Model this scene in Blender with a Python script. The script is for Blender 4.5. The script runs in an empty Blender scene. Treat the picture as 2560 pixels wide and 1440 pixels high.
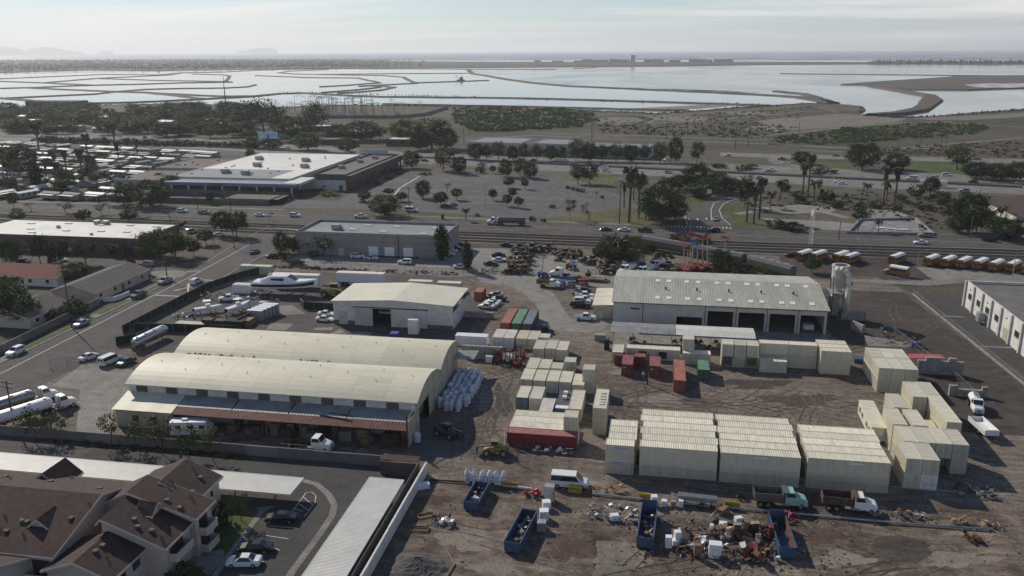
import bpy,math,random
import numpy as np
from mathutils import Matrix,Vector
R=math.radians
sc=bpy.context.scene
# ------------------------------------------------------------------ camera, sky, sun, exposure
FPX,CH,CX,CY=2100.0,66.5,1280.0,720.0       # focal length in photo pixels, camera height
HY,VPX=126.0,1661.0
ROLL=math.atan(0.0052)
PITCH=math.atan((CY-HY)/FPX)
YAW=math.atan((VPX-CX)/(FPX/math.cos(PITCH)))
cd=bpy.data.cameras.new('camera');cam=bpy.data.objects.new('camera',cd)
sc.collection.objects.link(cam);sc.camera=cam
cd.sensor_width=36.0;cd.lens=FPX/2560*36.0;cd.clip_start=1.0;cd.clip_end=120000
cam.matrix_world=Matrix.Translation((0,0,CH)) @ Matrix.Rotation(YAW,4,'Z') @ Matrix.Rotation(math.pi/2-PITCH,4,'X') @ Matrix.Rotation(-ROLL,4,'Z')
SUN_AZ,SUN_EL=R(139),R(33)
SUNV=Vector((math.cos(SUN_AZ)*math.cos(SUN_EL),math.sin(SUN_AZ)*math.cos(SUN_EL),math.sin(SUN_EL)))
ld=bpy.data.lights.new('sun','SUN');ld.energy=4.2;ld.angle=R(0.8);ld.color=(1.0,0.915,0.78)
sun=bpy.data.objects.new('sun',ld);sc.collection.objects.link(sun)
sun.rotation_euler=SUNV.to_track_quat('Z','Y').to_euler()
w=bpy.data.worlds.new('World');sc.world=w;w.use_nodes=True
nt=w.node_tree;nt.nodes.clear()
def N(t,kind,**kw):
    n=t.nodes.new(kind)
    for k,v in kw.items():
        if k.startswith('_'): setattr(n,k[1:],v)
        else: n.inputs[k.replace('_',' ')].default_value=v
    return n
sky=N(nt,'ShaderNodeTexSky',_sky_type='NISHITA',_sun_disc=False,_sun_elevation=SUN_EL,_sun_rotation=R(90)-SUN_AZ,_altitude=50,_air_density=1.0,_dust_density=0.15,_ozone_density=2.5)
co=N(nt,'ShaderNodeTexCoord')
sep=N(nt,'ShaderNodeSeparateXYZ');nt.links.new(co.outputs['Generated'],sep.inputs[0])
# thin stretched cirrus: direction projected on a flat cloud layer
zz=N(nt,'ShaderNodeMath',_operation='ADD');zz.inputs[1].default_value=0.055;nt.links.new(sep.outputs[2],zz.inputs[0])
dv=N(nt,'ShaderNodeCombineXYZ')
for i in (0,1):
    d=N(nt,'ShaderNodeMath',_operation='DIVIDE');nt.links.new(sep.outputs[i],d.inputs[0]);nt.links.new(zz.outputs[0],d.inputs[1])
    nt.links.new(d.outputs[0],dv.inputs[i])
mp=N(nt,'ShaderNodeMapping');mp.inputs['Scale'].default_value=(0.10,0.24,1);mp.inputs['Rotation'].default_value=(0,0,R(20));mp.inputs['Location'].default_value=(1.7,0.9,0)
nt.links.new(dv.outputs[0],mp.inputs[0])
cn=N(nt,'ShaderNodeTexNoise',Scale=1.0,Detail=7.0,Roughness=0.62,Distortion=0.35);nt.links.new(mp.outputs[0],cn.inputs['Vector'])
cr=N(nt,'ShaderNodeValToRGB');cr.color_ramp.elements[0].position=0.45;cr.color_ramp.elements[1].position=0.62
nt.links.new(cn.outputs[0],cr.inputs[0])
# the veil thickens toward the horizon all round, as its layer is seen more edge-on
ex=N(nt,'ShaderNodeMath',_operation='MULTIPLY');ex.inputs[1].default_value=-3.6;nt.links.new(sep.outputs[2],ex.inputs[0])
ee=N(nt,'ShaderNodeMath',_operation='EXPONENT');nt.links.new(ex.outputs[0],ee.inputs[0])
vf=N(nt,'ShaderNodeMath',_operation='MULTIPLY_ADD');vf.inputs[1].default_value=0.22;vf.inputs[2].default_value=0.0;nt.links.new(ee.outputs[0],vf.inputs[0])
ck=N(nt,'ShaderNodeMath',_operation='MULTIPLY_ADD');ck.inputs[1].default_value=0.72;ck.inputs[2].default_value=0.10;nt.links.new(ee.outputs[0],ck.inputs[0])
cf=N(nt,'ShaderNodeMath',_operation='MULTIPLY_ADD');cf.use_clamp=True;nt.links.new(cr.outputs[0],cf.inputs[0]);nt.links.new(ck.outputs[0],cf.inputs[1]);nt.links.new(vf.outputs[0],cf.inputs[2])
bgk=N(nt,'ShaderNodeBackground',Strength=0.075);tn=N(nt,'ShaderNodeVectorMath',_operation='MULTIPLY');tn.inputs[1].default_value=(0.85,0.97,1.17);nt.links.new(sky.outputs[0],tn.inputs[0]);nt.links.new(tn.outputs[0],bgk.inputs[0])
bgc=N(nt,'ShaderNodeBackground',Strength=0.93);bgc.inputs[0].default_value=(1.0,0.985,0.95,1)
mx=N(nt,'ShaderNodeMixShader');nt.links.new(cf.outputs[0],mx.inputs[0]);nt.links.new(bgk.outputs[0],mx.inputs[1]);nt.links.new(bgc.outputs[0],mx.inputs[2])
wo=N(nt,'ShaderNodeOutputWorld');nt.links.new(mx.outputs[0],wo.inputs[0])
sc.view_settings.view_transform='Standard';sc.view_settings.look='None';sc.view_settings.exposure=0.0;sc.view_settings.gamma=1.0
sc.view_settings.use_curve_mapping=False
sc.cycles.use_denoising=True
sc.cycles.max_bounces=6;sc.cycles.diffuse_bounces=3;sc.cycles.glossy_bounces=3;sc.cycles.volume_bounces=2;sc.cycles.transparent_max_bounces=12
# ------------------------------------------------------------------ where a spot of the place lies
def _ray(px,py):
    x,y=px-CX,CY-py
    c,s=math.cos(ROLL),math.sin(ROLL)
    x,y=x*c+y*s,-x*s+y*c
    cp,sp=math.cos(PITCH),math.sin(PITCH)
    f,u=FPX*cp+y*sp,y*cp-FPX*sp
    c,s=math.cos(YAW),math.sin(YAW)
    return x*c-f*s,x*s+f*c,u
def G(px,py,z=0.0):
    d=_ray(px,py);t=(z-CH)/d[2]
    return d[0]*t,d[1]*t
rnd=random.Random(7)
# ------------------------------------------------------------------ materials
MATS={}
def mat(name,col,rough=0.7,metal=0.0,var=0.12,scale=1.5,col2=None,rand=0.0,bump=0.0,spec=0.4,stretch=None,dirt=0.0,coords='Object',alpha=None,scale2=None):
    """noise-broken paint / concrete / metal; rand varies it from object to object; dirt adds dark streaks with a shape of their own"""
    if name in MATS: return MATS[name]
    m=bpy.data.materials.new(name);m.use_nodes=True;t=m.node_tree;t.nodes.clear()
    out=N(t,'ShaderNodeOutputMaterial');b=N(t,'ShaderNodeBsdfPrincipled',Roughness=rough,Metallic=metal)
    b.inputs['Specular IOR Level'].default_value=spec
    t.links.new(b.outputs[0],out.inputs[0])
    tc=N(t,'ShaderNodeTexCoord');oi=N(t,'ShaderNodeObjectInfo')
    if coords=='World':
        geo=N(t,'ShaderNodeNewGeometry');src=geo.outputs['Position']
    else:
        ad=N(t,'ShaderNodeVectorMath',_operation='ADD');t.links.new(tc.outputs[coords],ad.inputs[0])
        sm=N(t,'ShaderNodeMath',_operation='MULTIPLY');sm.inputs[1].default_value=57.0;t.links.new(oi.outputs['Random'],sm.inputs[0])
        t.links.new(sm.outputs[0],ad.inputs[1]);src=ad.outputs[0]
    if stretch:
        mpn=N(t,'ShaderNodeMapping');mpn.inputs['Scale'].default_value=stretch;t.links.new(src,mpn.inputs[0]);src=mpn.outputs[0]
    nz=N(t,'ShaderNodeTexNoise',Scale=scale,Detail=6.0,Roughness=0.6);t.links.new(src,nz.inputs['Vector'])
    c1=tuple(col);c2=tuple(col2) if col2 else tuple(max(0,v*(1-2*var)) for v in col)
    c3=tuple(min(1,v*(1+var)) for v in col)
    rp=N(t,'ShaderNodeValToRGB');e=rp.color_ramp.elements
    e[0].position=0.32;e[0].color=(*c2,1);e[1].position=0.68;e[1].color=(*c3,1)
    t.links.new(nz.outputs[0],rp.inputs[0]);cur=rp.outputs[0]
    if scale2:
        n2=N(t,'ShaderNodeTexNoise',Scale=scale2,Detail=5.0,Roughness=0.6);t.links.new(src,n2.inputs['Vector'])
        r2=N(t,'ShaderNodeMapRange');r2.inputs[1].default_value=.3;r2.inputs[2].default_value=.7;r2.inputs[3].default_value=1-var*1.6;r2.inputs[4].default_value=1+var
        t.links.new(n2.outputs[0],r2.inputs[0])
        mm=N(t,'ShaderNodeVectorMath',_operation='SCALE');t.links.new(cur,mm.inputs[0]);t.links.new(r2.outputs[0],mm.inputs['Scale']);cur=mm.outputs[0]
    if rand:
        hv=N(t,'ShaderNodeHueSaturation')
        rr=N(t,'ShaderNodeMapRange');rr.inputs[3].default_value=1-rand;rr.inputs[4].default_value=1+rand;t.links.new(oi.outputs['Random'],rr.inputs[0])
        t.links.new(rr.outputs[0],hv.inputs['Value']);t.links.new(cur,hv.inputs['Color']);cur=hv.outputs[0]
    if dirt:
        dn=N(t,'ShaderNodeTexNoise',Scale=scale*0.7,Detail=8.0,Roughness=0.75,Distortion=0.6);t.links.new(src,dn.inputs['Vector'])
        dr=N(t,'ShaderNodeValToRGB');dr.color_ramp.elements[0].position=0.55;dr.color_ramp.elements[1].position=0.72
        t.links.new(dn.outputs[0],dr.inputs[0])
        dm=N(t,'ShaderNodeMath',_operation='MULTIPLY');dm.inputs[1].default_value=dirt;t.links.new(dr.outputs[0],dm.inputs[0])
        mi=N(t,'ShaderNodeMix',_data_type='RGBA');t.links.new(dm.outputs[0],mi.inputs[0]);t.links.new(cur,mi.inputs[6]);mi.inputs[7].default_value=(*[v*0.28 for v in col],1)
        cur=mi.outputs[2]
    t.links.new(cur,b.inputs['Base Color'])
    if bump:
        bp=N(t,'ShaderNodeBump',Strength=bump,Distance=0.05);t.links.new(nz.outputs[0],bp.inputs['Height']);t.links.new(bp.outputs[0],b.inputs['Normal'])
    if alpha is not None:
        tr=N(t,'ShaderNodeBsdfTransparent');ms=N(t,'ShaderNodeMixShader',Fac=alpha)
        t.links.new(tr.outputs[0],ms.inputs[1]);t.links.new(b.outputs[0],ms.inputs[2]);t.links.new(ms.outputs[0],out.inputs[0])
    MATS[name]=m;return m
def paint(name,col,rough=0.28,**k): return mat(name,col,rough,var=0.05,scale=3,spec=0.5,**k)
# ------------------------------------------------------------------ mesh builder
class MB:
    def __init__(s): s.v=[];s.f=[];s.mi=[];s.cur=0
    def quad(s,*p):
        n=len(s.v);s.v+=[tuple(q) for q in p];s.f.append(tuple(range(n,n+len(p))));s.mi.append(s.cur);return s
    def box(s,x0,x1,y0,y1,z0,z1,rz=0.0,c=None):
        n=len(s.v)
        pts=[(x,y,z) for z in (z0,z1) for y in (y0,y1) for x in (x0,x1)]
        if rz:
            cx,cy=c or ((x0+x1)/2,(y0+y1)/2);ca,sa=math.cos(rz),math.sin(rz)
            pts=[(cx+(x-cx)*ca-(y-cy)*sa,cy+(x-cx)*sa+(y-cy)*ca,z) for x,y,z in pts]
        s.v+=pts
        for q in ((0,2,3,1),(4,5,7,6),(0,1,5,4),(2,6,7,3),(0,4,6,2),(1,3,7,5)): s.f.append(tuple(n+i for i in q));s.mi.append(s.cur)
        return s
    def prism(s,poly,z0,z1,cap=True):
        n=len(s.v);k=len(poly)
        zt=z1 if isinstance(z1,(list,tuple)) else [z1]*k
        s.v+=[(x,y,z0) for x,y in poly]+[(p[0],p[1],zt[i]) for i,p in enumerate(poly)]
        for i in range(k): j=(i+1)%k;s.f.append((n+i,n+j,n+k+j,n+k+i));s.mi.append(s.cur)
        if cap:
            s.f.append(tuple(n+k+i for i in range(k)));s.f.append(tuple(n+i for i in reversed(range(k))));s.mi+=[s.cur]*2
        return s
    def extr(s,prof,a,b,axis='x',caps=True):
        """a closed outline in the plane across AXIS, drawn from a to b along it"""
        n=len(s.v);k=len(prof)
        for t in (a,b):
            for p,q in prof: s.v.append((t,p,q) if axis=='x' else (p,t,q) if axis=='y' else (p,q,t))
        for i in range(k): j=(i+1)%k;s.f.append((n+i,n+j,n+k+j,n+k+i));s.mi.append(s.cur)
        if caps: s.f+=[tuple(n+i for i in reversed(range(k))),tuple(n+k+i for i in range(k))];s.mi+=[s.cur]*2
        return s
    def cyl(s,p0,p1,r0,r1=None,k=10,caps=True):
        r1=r0 if r1 is None else r1
        p0,p1=Vector(p0),Vector(p1);d=(p1-p0).normalized();u=d.orthogonal().normalized();w_=d.cross(u)
        n=len(s.v)
        for p,r in ((p0,r0),(p1,r1)):
            for i in range(k): a=2*math.pi*i/k;s.v.append(tuple(p+u*(r*math.cos(a))+w_*(r*math.sin(a))))
        for i in range(k): j=(i+1)%k;s.f.append((n+i,n+j,n+k+j,n+k+i));s.mi.append(s.cur)
        if caps: s.f+=[tuple(n+i for i in reversed(range(k))),tuple(n+k+i for i in range(k))];s.mi+=[s.cur]*2
        return s
    def loft(s,rings,caps=True):
        n=len(s.v);k=len(rings[0])
        for r in rings: s.v+=[tuple(p) for p in r]
        for a in range(len(rings)-1):
            for i in range(k): j=(i+1)%k;s.f.append((n+a*k+i,n+a*k+j,n+(a+1)*k+j,n+(a+1)*k+i));s.mi.append(s.cur)
        if caps: s.f+=[tuple(n+i for i in reversed(range(k))),tuple(n+(len(rings)-1)*k+i for i in range(k))];s.mi+=[s.cur]*2
        return s
    def sphere(s,c,r,k=10,m=6,sz=1.0,lo=-1.0):
        rings=[]
        for a in range(m+1):
            t=math.asin(lo)+(math.pi/2-math.asin(lo))*a/m
            rings.append([(c[0]+r*math.cos(t)*math.cos(2*math.pi*i/k),c[1]+r*math.cos(t)*math.sin(2*math.pi*i/k),c[2]+r*sz*math.sin(t)) for i in range(k)])
        return s.loft(rings)
    def mesh(s,name,smooth=False):
        me=bpy.data.meshes.new(name);me.from_pydata(s.v,[],s.f)
        if max(s.mi,default=0): me.polygons.foreach_set('material_index',s.mi)
        if smooth: me.polygons.foreach_set('use_smooth',[True]*len(s.f))
        me.update();return me
COL=sc.collection
def link(name,me,m=None,parent=None,kind=None):
    o=bpy.data.objects.new(name,me);COL.objects.link(o)
    if m is not None:
        ms=m if isinstance(m,(list,tuple)) else [m]
        if not len(me.materials):
            for q in ms: me.materials.append(q)
        else:
            for i,q in enumerate(ms):
                if me.materials[i]!=q: o.material_slots[i].link='OBJECT';o.material_slots[i].material=q
    if parent is not None: o.parent=parent
    if kind: o['kind']=kind
    return o
def obj(name,mb,m,parent=None,kind=None,smooth=False): return link(name,mb.mesh(name,smooth),m,parent,kind)
USED={}
def tag(o,label,cat,group=None):
    USED[label]=USED.get(label,0)+1
    o['label']=label;o['category']=cat
    if group: o['group']=group
    return o
def thing(name,label,cat,loc=(0,0,0),rz=0.0,group=None,scale=None):
    o=bpy.data.objects.new(name,None);COL.objects.link(o);o.empty_display_size=0.2
    o.location=loc if len(loc)==3 else (*loc,0.0);o.rotation_euler=(0,0,rz)
    if scale is not None: o.scale=(scale,)*3 if not isinstance(scale,(tuple,list)) else scale
    return tag(o,label,cat,group)
def parts(root,spec,over=None):
    """spec: list of (name, mesh, material key or material, children); over: material key -> material"""
    over=over or {}
    for s in spec:
        m=s[2];m=over.get(m,m)
        if isinstance(m,str): m=MATS[m]
        o=link(s[0],s[1],m,root)
        if len(s)>3 and s[3]: parts(o,s[3],over)
ONES='first second third fourth fifth sixth seventh eighth ninth tenth eleventh twelfth thirteenth fourteenth fifteenth sixteenth seventeenth eighteenth nineteenth'.split()
TENS=['','','twent','thirt','fort','fift','sixt','sevent','eight','ninet']
def ordn(n):
    if n<20: return ONES[n-1]
    if n<100:
        t,o=divmod(n,10)
        return TENS[t]+'ieth' if o==0 else TENS[t]+'y-'+ONES[o-1]
    t,o=divmod(n,100)
    return ('' if t==1 else ['two-','three-','four-'][t-2])+('hundredth' if o==0 else 'hundred-and-'+ordn(o))
GPC=[0]
def ground_poly(name,pts,z,m,px=True,kind='structure',parent=None):
    P_=[G(x,y) for x,y in pts] if px else pts;GPC[0]+=1;z+=0.00012*GPC[0]
    from mathutils.geometry import delaunay_2d_cdt
    cx,cy=P_[0]
    vs,_,fs,*_r=delaunay_2d_cdt([Vector((x-cx,y-cy)) for x,y in P_],[],[list(range(len(P_)))],1,1e-4)
    mb=MB();mb.v=[(v.x+cx,v.y+cy,z) for v in vs]
    for f in fs:
        p=[vs[i] for i in f];ar=sum(p[i].x*p[(i+1)%len(p)].y-p[(i+1)%len(p)].x*p[i].y for i in range(len(p)))
        mb.f.append(tuple(f) if ar>0 else tuple(reversed(f)));mb.mi.append(0)
    return obj(name,mb,m,parent,kind)
def strip(mb,pts,wd,z,h=0.0,side=0.0):
    """a band wd wide along a world polyline; h>0 gives a ridge with sloping sides"""
    L=[]
    for i,p in enumerate(pts):
        a=pts[max(0,i-1)];b=pts[min(len(pts)-1,i+1)]
        dx,dy=b[0]-a[0],b[1]-a[1];l=math.hypot(dx,dy) or 1;nx,ny=-dy/l,dx/l
        ww=wd[i] if isinstance(wd,(list,tuple)) else wd
        L.append((p[0],p[1],nx,ny,ww))
    rings=[]
    for x,y,nx,ny,ww in L:
        if h: rings.append([(x+nx*t,y+ny*t,zz_) for t,zz_ in ((-ww/2-side,z),(-ww/2,z+h),(ww/2,z+h),(ww/2+side,z))])
        else: rings.append([(x+nx*t,y+ny*t,z) for t in (-ww/2,ww/2)])
    n=len(mb.v);k=len(rings[0])
    for r in rings: mb.v+=r
    for a in range(len(rings)-1):
        for i in range(k-1): mb.f.append((n+a*k+i+1,n+a*k+i,n+(a+1)*k+i,n+(a+1)*k+i+1));mb.mi.append(mb.cur)
    return mb
# ------------------------------------------------------------------ surface materials of the setting
def earth(name,cols,rough=0.95,s1=0.02,s2=0.35,s3=3.0,track=0.0,stain=0.0,bump=0.4,ang=20):
    """broken ground: three colours over a large, a middle and a fine grain; track adds stretched wheel marks, stain dark oil patches"""
    m=bpy.data.materials.new(name);m.use_nodes=True;t=m.node_tree;t.nodes.clear()
    out=N(t,'ShaderNodeOutputMaterial');b=N(t,'ShaderNodeBsdfPrincipled',Roughness=rough);b.inputs['Specular IOR Level'].default_value=0.2
    t.links.new(b.outputs[0],out.inputs[0]);geo=N(t,'ShaderNodeNewGeometry')
    def noise(sc_,det=6,rg=0.6,vec=None,dist=0.0):
        n=N(t,'ShaderNodeTexNoise',Scale=sc_,Detail=det,Roughness=rg,Distortion=dist);t.links.new(vec or geo.outputs['Position'],n.inputs['Vector']);return n.outputs[0]
    a,bb,c=noise(s1,8,0.65),noise(s2,6,0.65),noise(s3,4,0.6)
    ad=N(t,'ShaderNodeMath',_operation='MULTIPLY_ADD');ad.inputs[1].default_value=0.55;t.links.new(a,ad.inputs[0])
    k=N(t,'ShaderNodeMath',_operation='MULTIPLY');k.inputs[1].default_value=0.45;t.links.new(bb,k.inputs[0]);t.links.new(k.outputs[0],ad.inputs[2])
    rp=N(t,'ShaderNodeValToRGB');e=rp.color_ramp.elements
    e[0].position=0.36;e[0].color=(*cols[0],1);e[1].position=0.64;e[1].color=(*cols[-1],1)
    for i,q in enumerate(cols[1:-1]): x=e.new(0.36+0.28*(i+1)/(len(cols)-1));x.color=(*q,1)
    t.links.new(ad.outputs[0],rp.inputs[0]);cur=rp.outputs[0]
    def scale_by(src,lo,hi,a0=0.3,a1=0.7):
        nonlocal cur
        r=N(t,'ShaderNodeMapRange');r.inputs[1].default_value=a0;r.inputs[2].default_value=a1;r.inputs[3].default_value=lo;r.inputs[4].default_value=hi
        t.links.new(src,r.inputs[0]);v=N(t,'ShaderNodeVectorMath',_operation='SCALE');t.links.new(cur,v.inputs[0]);t.links.new(r.outputs[0],v.inputs['Scale']);cur=v.outputs[0]
    scale_by(c,0.66,1.32)
    if track:
        for ang_,scl in ((ang,(0.16,1.5,1)),(ang+63,(0.2,1.3,1)),(ang-41,(0.14,1.1,1))):
            mpn=N(t,'ShaderNodeMapping');mpn.inputs['Rotation'].default_value=(0,0,R(ang_));mpn.inputs['Scale'].default_value=scl
            wv=N(t,'ShaderNodeVectorMath',_operation='ADD');dn=N(t,'ShaderNodeTexNoise',Scale=0.035,Detail=3.0)
            t.links.new(geo.outputs['Position'],dn.inputs['Vector']);sm=N(t,'ShaderNodeVectorMath',_operation='SCALE',Scale=9.0);t.links.new(dn.outputs['Color'],sm.inputs[0])
            t.links.new(geo.outputs['Position'],wv.inputs[0]);t.links.new(sm.outputs[0],wv.inputs[1]);t.links.new(wv.outputs[0],mpn.inputs[0])
            scale_by(noise(1.0,7,0.72,mpn.outputs[0]),1-track*0.7,1+track*0.5,0.34,0.66)
    if stain: scale_by(noise(0.11,7,0.7,None,0.8),1-stain,1.0,0.30,0.45)
    t.links.new(cur,b.inputs['Base Color'])
    if bump:
        bp=N(t,'ShaderNodeBump',Strength=bump,Distance=0.08);t.links.new(bb,bp.inputs['Height']);t.links.new(bp.outputs[0],b.inputs['Normal'])
    MATS[name]=m;return m
earth('yard_dirt',[(0.078,0.063,0.050),(0.145,0.118,0.094),(0.20,0.165,0.132),(0.26,0.217,0.174)],track=0.36,stain=0.45,s1=0.035,s2=0.6,s3=2.2)
earth('scrap_dirt',[(0.055,0.043,0.036),(0.118,0.090,0.072),(0.195,0.153,0.121),(0.28,0.23,0.183)],track=0.35,stain=0.5,s1=0.055,s2=0.5,ang=100)
earth('dark_dirt',[(0.045,0.038,0.034),(0.075,0.062,0.054),(0.11,0.09,0.075)],track=0.25,stain=0.3,s1=0.05,ang=80)
earth('land',[(0.048,0.046,0.031),(0.088,0.077,0.056),(0.14,0.117,0.088)],s1=0.012,s2=0.09,s3=0.9)
earth('scrub_ground',[(0.032,0.040,0.020),(0.052,0.053,0.031),(0.086,0.073,0.052),(0.13,0.107,0.08)],s1=0.010,s2=0.075,s3=0.8)
earth('pale_dirt',[(0.13,0.112,0.092),(0.215,0.187,0.153)],s1=0.03,s2=0.2,s3=1.0)
earth('levee_earth',[(0.055,0.048,0.038),(0.10,0.086,0.068),(0.14,0.12,0.095)],s1=0.02,s2=0.2,s3=1.0)
earth('mud',[(0.16,0.135,0.115),(0.24,0.21,0.185)],s1=0.02,s2=0.2,s3=1.0)
earth('asphalt',[(0.066,0.060,0.055),(0.094,0.086,0.079),(0.114,0.104,0.095)],s1=0.05,s2=0.4,track=0.14,stain=0.18,bump=0.1,ang=0)
earth('street_asphalt',[(0.070,0.065,0.062),(0.10,0.092,0.086),(0.125,0.115,0.106)],s1=0.05,s2=0.5,track=0.12,stain=0.15,bump=0.1,ang=90)
earth('old_asphalt',[(0.085,0.082,0.080),(0.118,0.114,0.11),(0.145,0.14,0.134)],s1=0.04,s2=0.4,track=0.12,stain=0.2,bump=0.1,ang=75)
earth('dark_asphalt',[(0.050,0.048,0.047),(0.068,0.065,0.063),(0.085,0.081,0.078)],s1=0.06,s2=0.5,stain=0.2,bump=0.1)
earth('freeway_concrete',[(0.15,0.142,0.13),(0.20,0.19,0.175),(0.23,0.22,0.20)],s1=0.02,s2=0.2,track=0.22,bump=0.0,ang=13)
earth('concrete',[(0.17,0.16,0.142),(0.235,0.225,0.20),(0.285,0.27,0.245)],s1=0.05,s2=0.4,stain=0.3,track=0.12,bump=0.05,ang=70)
earth('kerb_concrete',[(0.25,0.24,0.22),(0.36,0.345,0.32)],s1=0.1,s2=0.8,bump=0.0)
earth('ballast',[(0.075,0.068,0.062),(0.12,0.11,0.10),(0.16,0.15,0.135)],s1=0.06,s2=0.9,s3=6,track=0.3,ang=0)
earth('lawn',[(0.038,0.058,0.016),(0.066,0.09,0.026),(0.10,0.11,0.045)],s1=0.06,s2=0.6,s3=4)
earth('dry_lawn',[(0.06,0.068,0.025),(0.105,0.098,0.045),(0.17,0.13,0.085)],s1=0.05,s2=0.4,s3=3)
mat('road_paint',(0.62,0.60,0.56),0.8,var=0.22,scale=2.0,coords='World')
mat('yellow_paint',(0.45,0.31,0.10),0.8,var=0.2,scale=2.0,coords='World')
def water(name,col,rough,sc_,bump,detail=3.0,stretch=(1,1,1)):
    m=bpy.data.materials.new(name);m.use_nodes=True;t=m.node_tree;t.nodes.clear()
    out=N(t,'ShaderNodeOutputMaterial');b=N(t,'ShaderNodeBsdfPrincipled',Roughness=rough,IOR=1.33);b.inputs['Base Color'].default_value=(*col,1)
    t.links.new(b.outputs[0],out.inputs[0]);geo=N(t,'ShaderNodeNewGeometry')
    mpn=N(t,'ShaderNodeMapping');mpn.inputs['Scale'].default_value=stretch;t.links.new(geo.outputs['Position'],mpn.inputs[0])
    n=N(t,'ShaderNodeTexNoise',Scale=sc_,Detail=detail,Roughness=0.55);t.links.new(mpn.outputs[0],n.inputs['Vector'])
    # calmer and rougher patches drift over the surface
    n2=N(t,'ShaderNodeTexNoise',Scale=0.0035,Detail=4.0,Roughness=0.6,Distortion=0.7);t.links.new(mpn.outputs[0],n2.inputs['Vector'])
    r2=N(t,'ShaderNodeMapRange');r2.inputs[1].default_value=.35;r2.inputs[2].default_value=.65;r2.inputs[3].default_value=rough*0.6;r2.inputs[4].default_value=rough*1.5
    t.links.new(n2.outputs[0],r2.inputs[0]);t.links.new(r2.outputs[0],b.inputs['Roughness'])
    bp=N(t,'ShaderNodeBump',Strength=bump,Distance=0.3);t.links.new(n.outputs[0],bp.inputs['Height']);t.links.new(bp.outputs[0],b.inputs['Normal'])
    MATS[name]=m;return m
water('pond_water',(0.30,0.30,0.285),0.05,0.5,0.012)
water('bay_water',(0.055,0.075,0.085),0.10,0.25,0.05,stretch=(1,0.5,1))
water('sea_water',(0.05,0.075,0.095),0.30,0.03,0.25,stretch=(1,0.6,1))
# ------------------------------------------------------------------ land and water
SHORE=[(-500,262),(0,268),(200,263),(450,258),(700,268),(860,262),(1150,265),(1290,268),(1400,272),(1520,278),(1640,283),(1720,279),(1800,271),(1900,265),(1990,259),(2060,257),(2120,264),(2158,271),(2164,278),(2150,287),(2250,292),(2330,291),(2400,284),(2470,279),(2560,273),(3100,258)]
land=[G(x,y) for x,y in SHORE]
land=[(-900,land[0][1]),*land[0:],(1100,land[-1][1]),(1100,-150),(-900,-150)]
ground_poly('ground',land,0.0,MATS['land'],px=False)
# the far side of the bay
FARN=[(-900,190),(-400,186),(0,182),(120,178),(230,175),(400,177.5),(450,176),(640,173),(830,170.5),(1060,170),(1280,168.5),(1500,167),(1700,165.5),(1900,162),(2170,160.5),(2560,161),(3000,159)]
FARF=[(3000,153.0),(2560,154),(2170,156),(2000,155),(1700,155),(1280,155),(1000,153.5),(900,150.5),(640,150),(300,150),(0,151),(-400,153),(-900,156)]
farn=[G(x,y) for x,y in FARN];farf=[G(x,y) for x,y in FARF]
ground_poly('far_shore_ground',farn+farf,1.2,MATS['scrub_ground'],px=False)
ground_poly('sea',[(-34000,2600),(34000,2600),(34000,30000),(-34000,30000)],-0.6,MATS['sea_water'],px=False)
ground_poly('bay',[(-2600,500),(2600,500),(2600,5200),(-7000,7200)],-0.30,MATS['bay_water'],px=False)
ground_poly('salt_ponds',[(-700,258),(0,262),(700,262),(1200,262),(1300,268),(1700,280),(1950,262),(2080,259),(2000,244),(1760,231),(1420,216),(1270,200),(1180,185),(1170,175),(830,172),(640,175),(400,179),(0,186),(-700,195)],-0.22,MATS['pond_water'])
ground_poly('mud_flat',[(1560,271),(1640,268),(1750,262),(1850,262),(1790,268),(1700,274),(1620,274)],-0.12,MATS['mud'])
LEV=[([(0,197),(210,188),(250,186),(400,187),(455,182)],7),([(0,203),(107,207),(240,196),(420,187.5),(457,182)],9),([(107,207),(230,213),(330,211),(460,207),(580,205)],10),([(250,196.5),(400,201),(570,204)],5),
 ([(0,221),(100,218),(200,214),(230,213)],7),([(60,219),(170,224),(290,229),(360,231),(450,236),(560,241),(640,240),(700,234),(760,232.5),(840,237),(950,242),(1280,245),(1560,252),(1800,260),(1920,264)],9),([(0,246),(150,239),(240,235),(290,229),(370,223),(460,221),(560,220),(620,217),(640,212)],5),
 ([(0,245),(80,252),(150,254),(240,258),(330,256),(420,252),(500,248),(640,241)],7),([(360,231),(430,238),(510,247)],6),([(455,182),(560,180),(640,176),(700,174),(830,172),(1280,173),(1390,173.5)],9),([(480,185),(560,187),(575,190),(565,203)],6),
 ([(640,189),(775,194),(895,195),(950,207),(855,214),(800,217)],7),([(820,174),(720,178),(697,182),(740,185),(780,186)],6),([(790,186),(960,189),(1010,193),(1020,200),(1040,207),(1130,204),(1220,201)],8),([(790,186),(1000,184),(1170,183)],5),
 ([(1170,174),(1180,184),(1220,190),(1270,199),(1330,207),(1420,215),(1600,223),(1760,230),(1920,238),(2000,243),(2080,258)],14),([(810,231),(900,224),(950,218)],8),([(850,233),(950,226),(985,218.5),(955,215),(920,214.5)],6),([(900,215.5),(1040,208)],8),
 ([(960,260),(1280,266),(1450,270),(1650,275.5),(1720,276)],5),([(1950,184),(2340,188),(2560,190),(3000,190)],6),([(1435,172),(1490,168.5)],6),([(1940,228),(2010,235),(2060,250),(2085,258)],12),([(2380,190),(2560,191)],8)]
def dens(pts,n=6):
    out=[]
    for a,b in zip(pts,pts[1:]):
        for i in range(n): out.append((a[0]+(b[0]-a[0])*i/n,a[1]+(b[1]-a[1])*i/n))
    return out+[pts[-1]]
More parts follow.
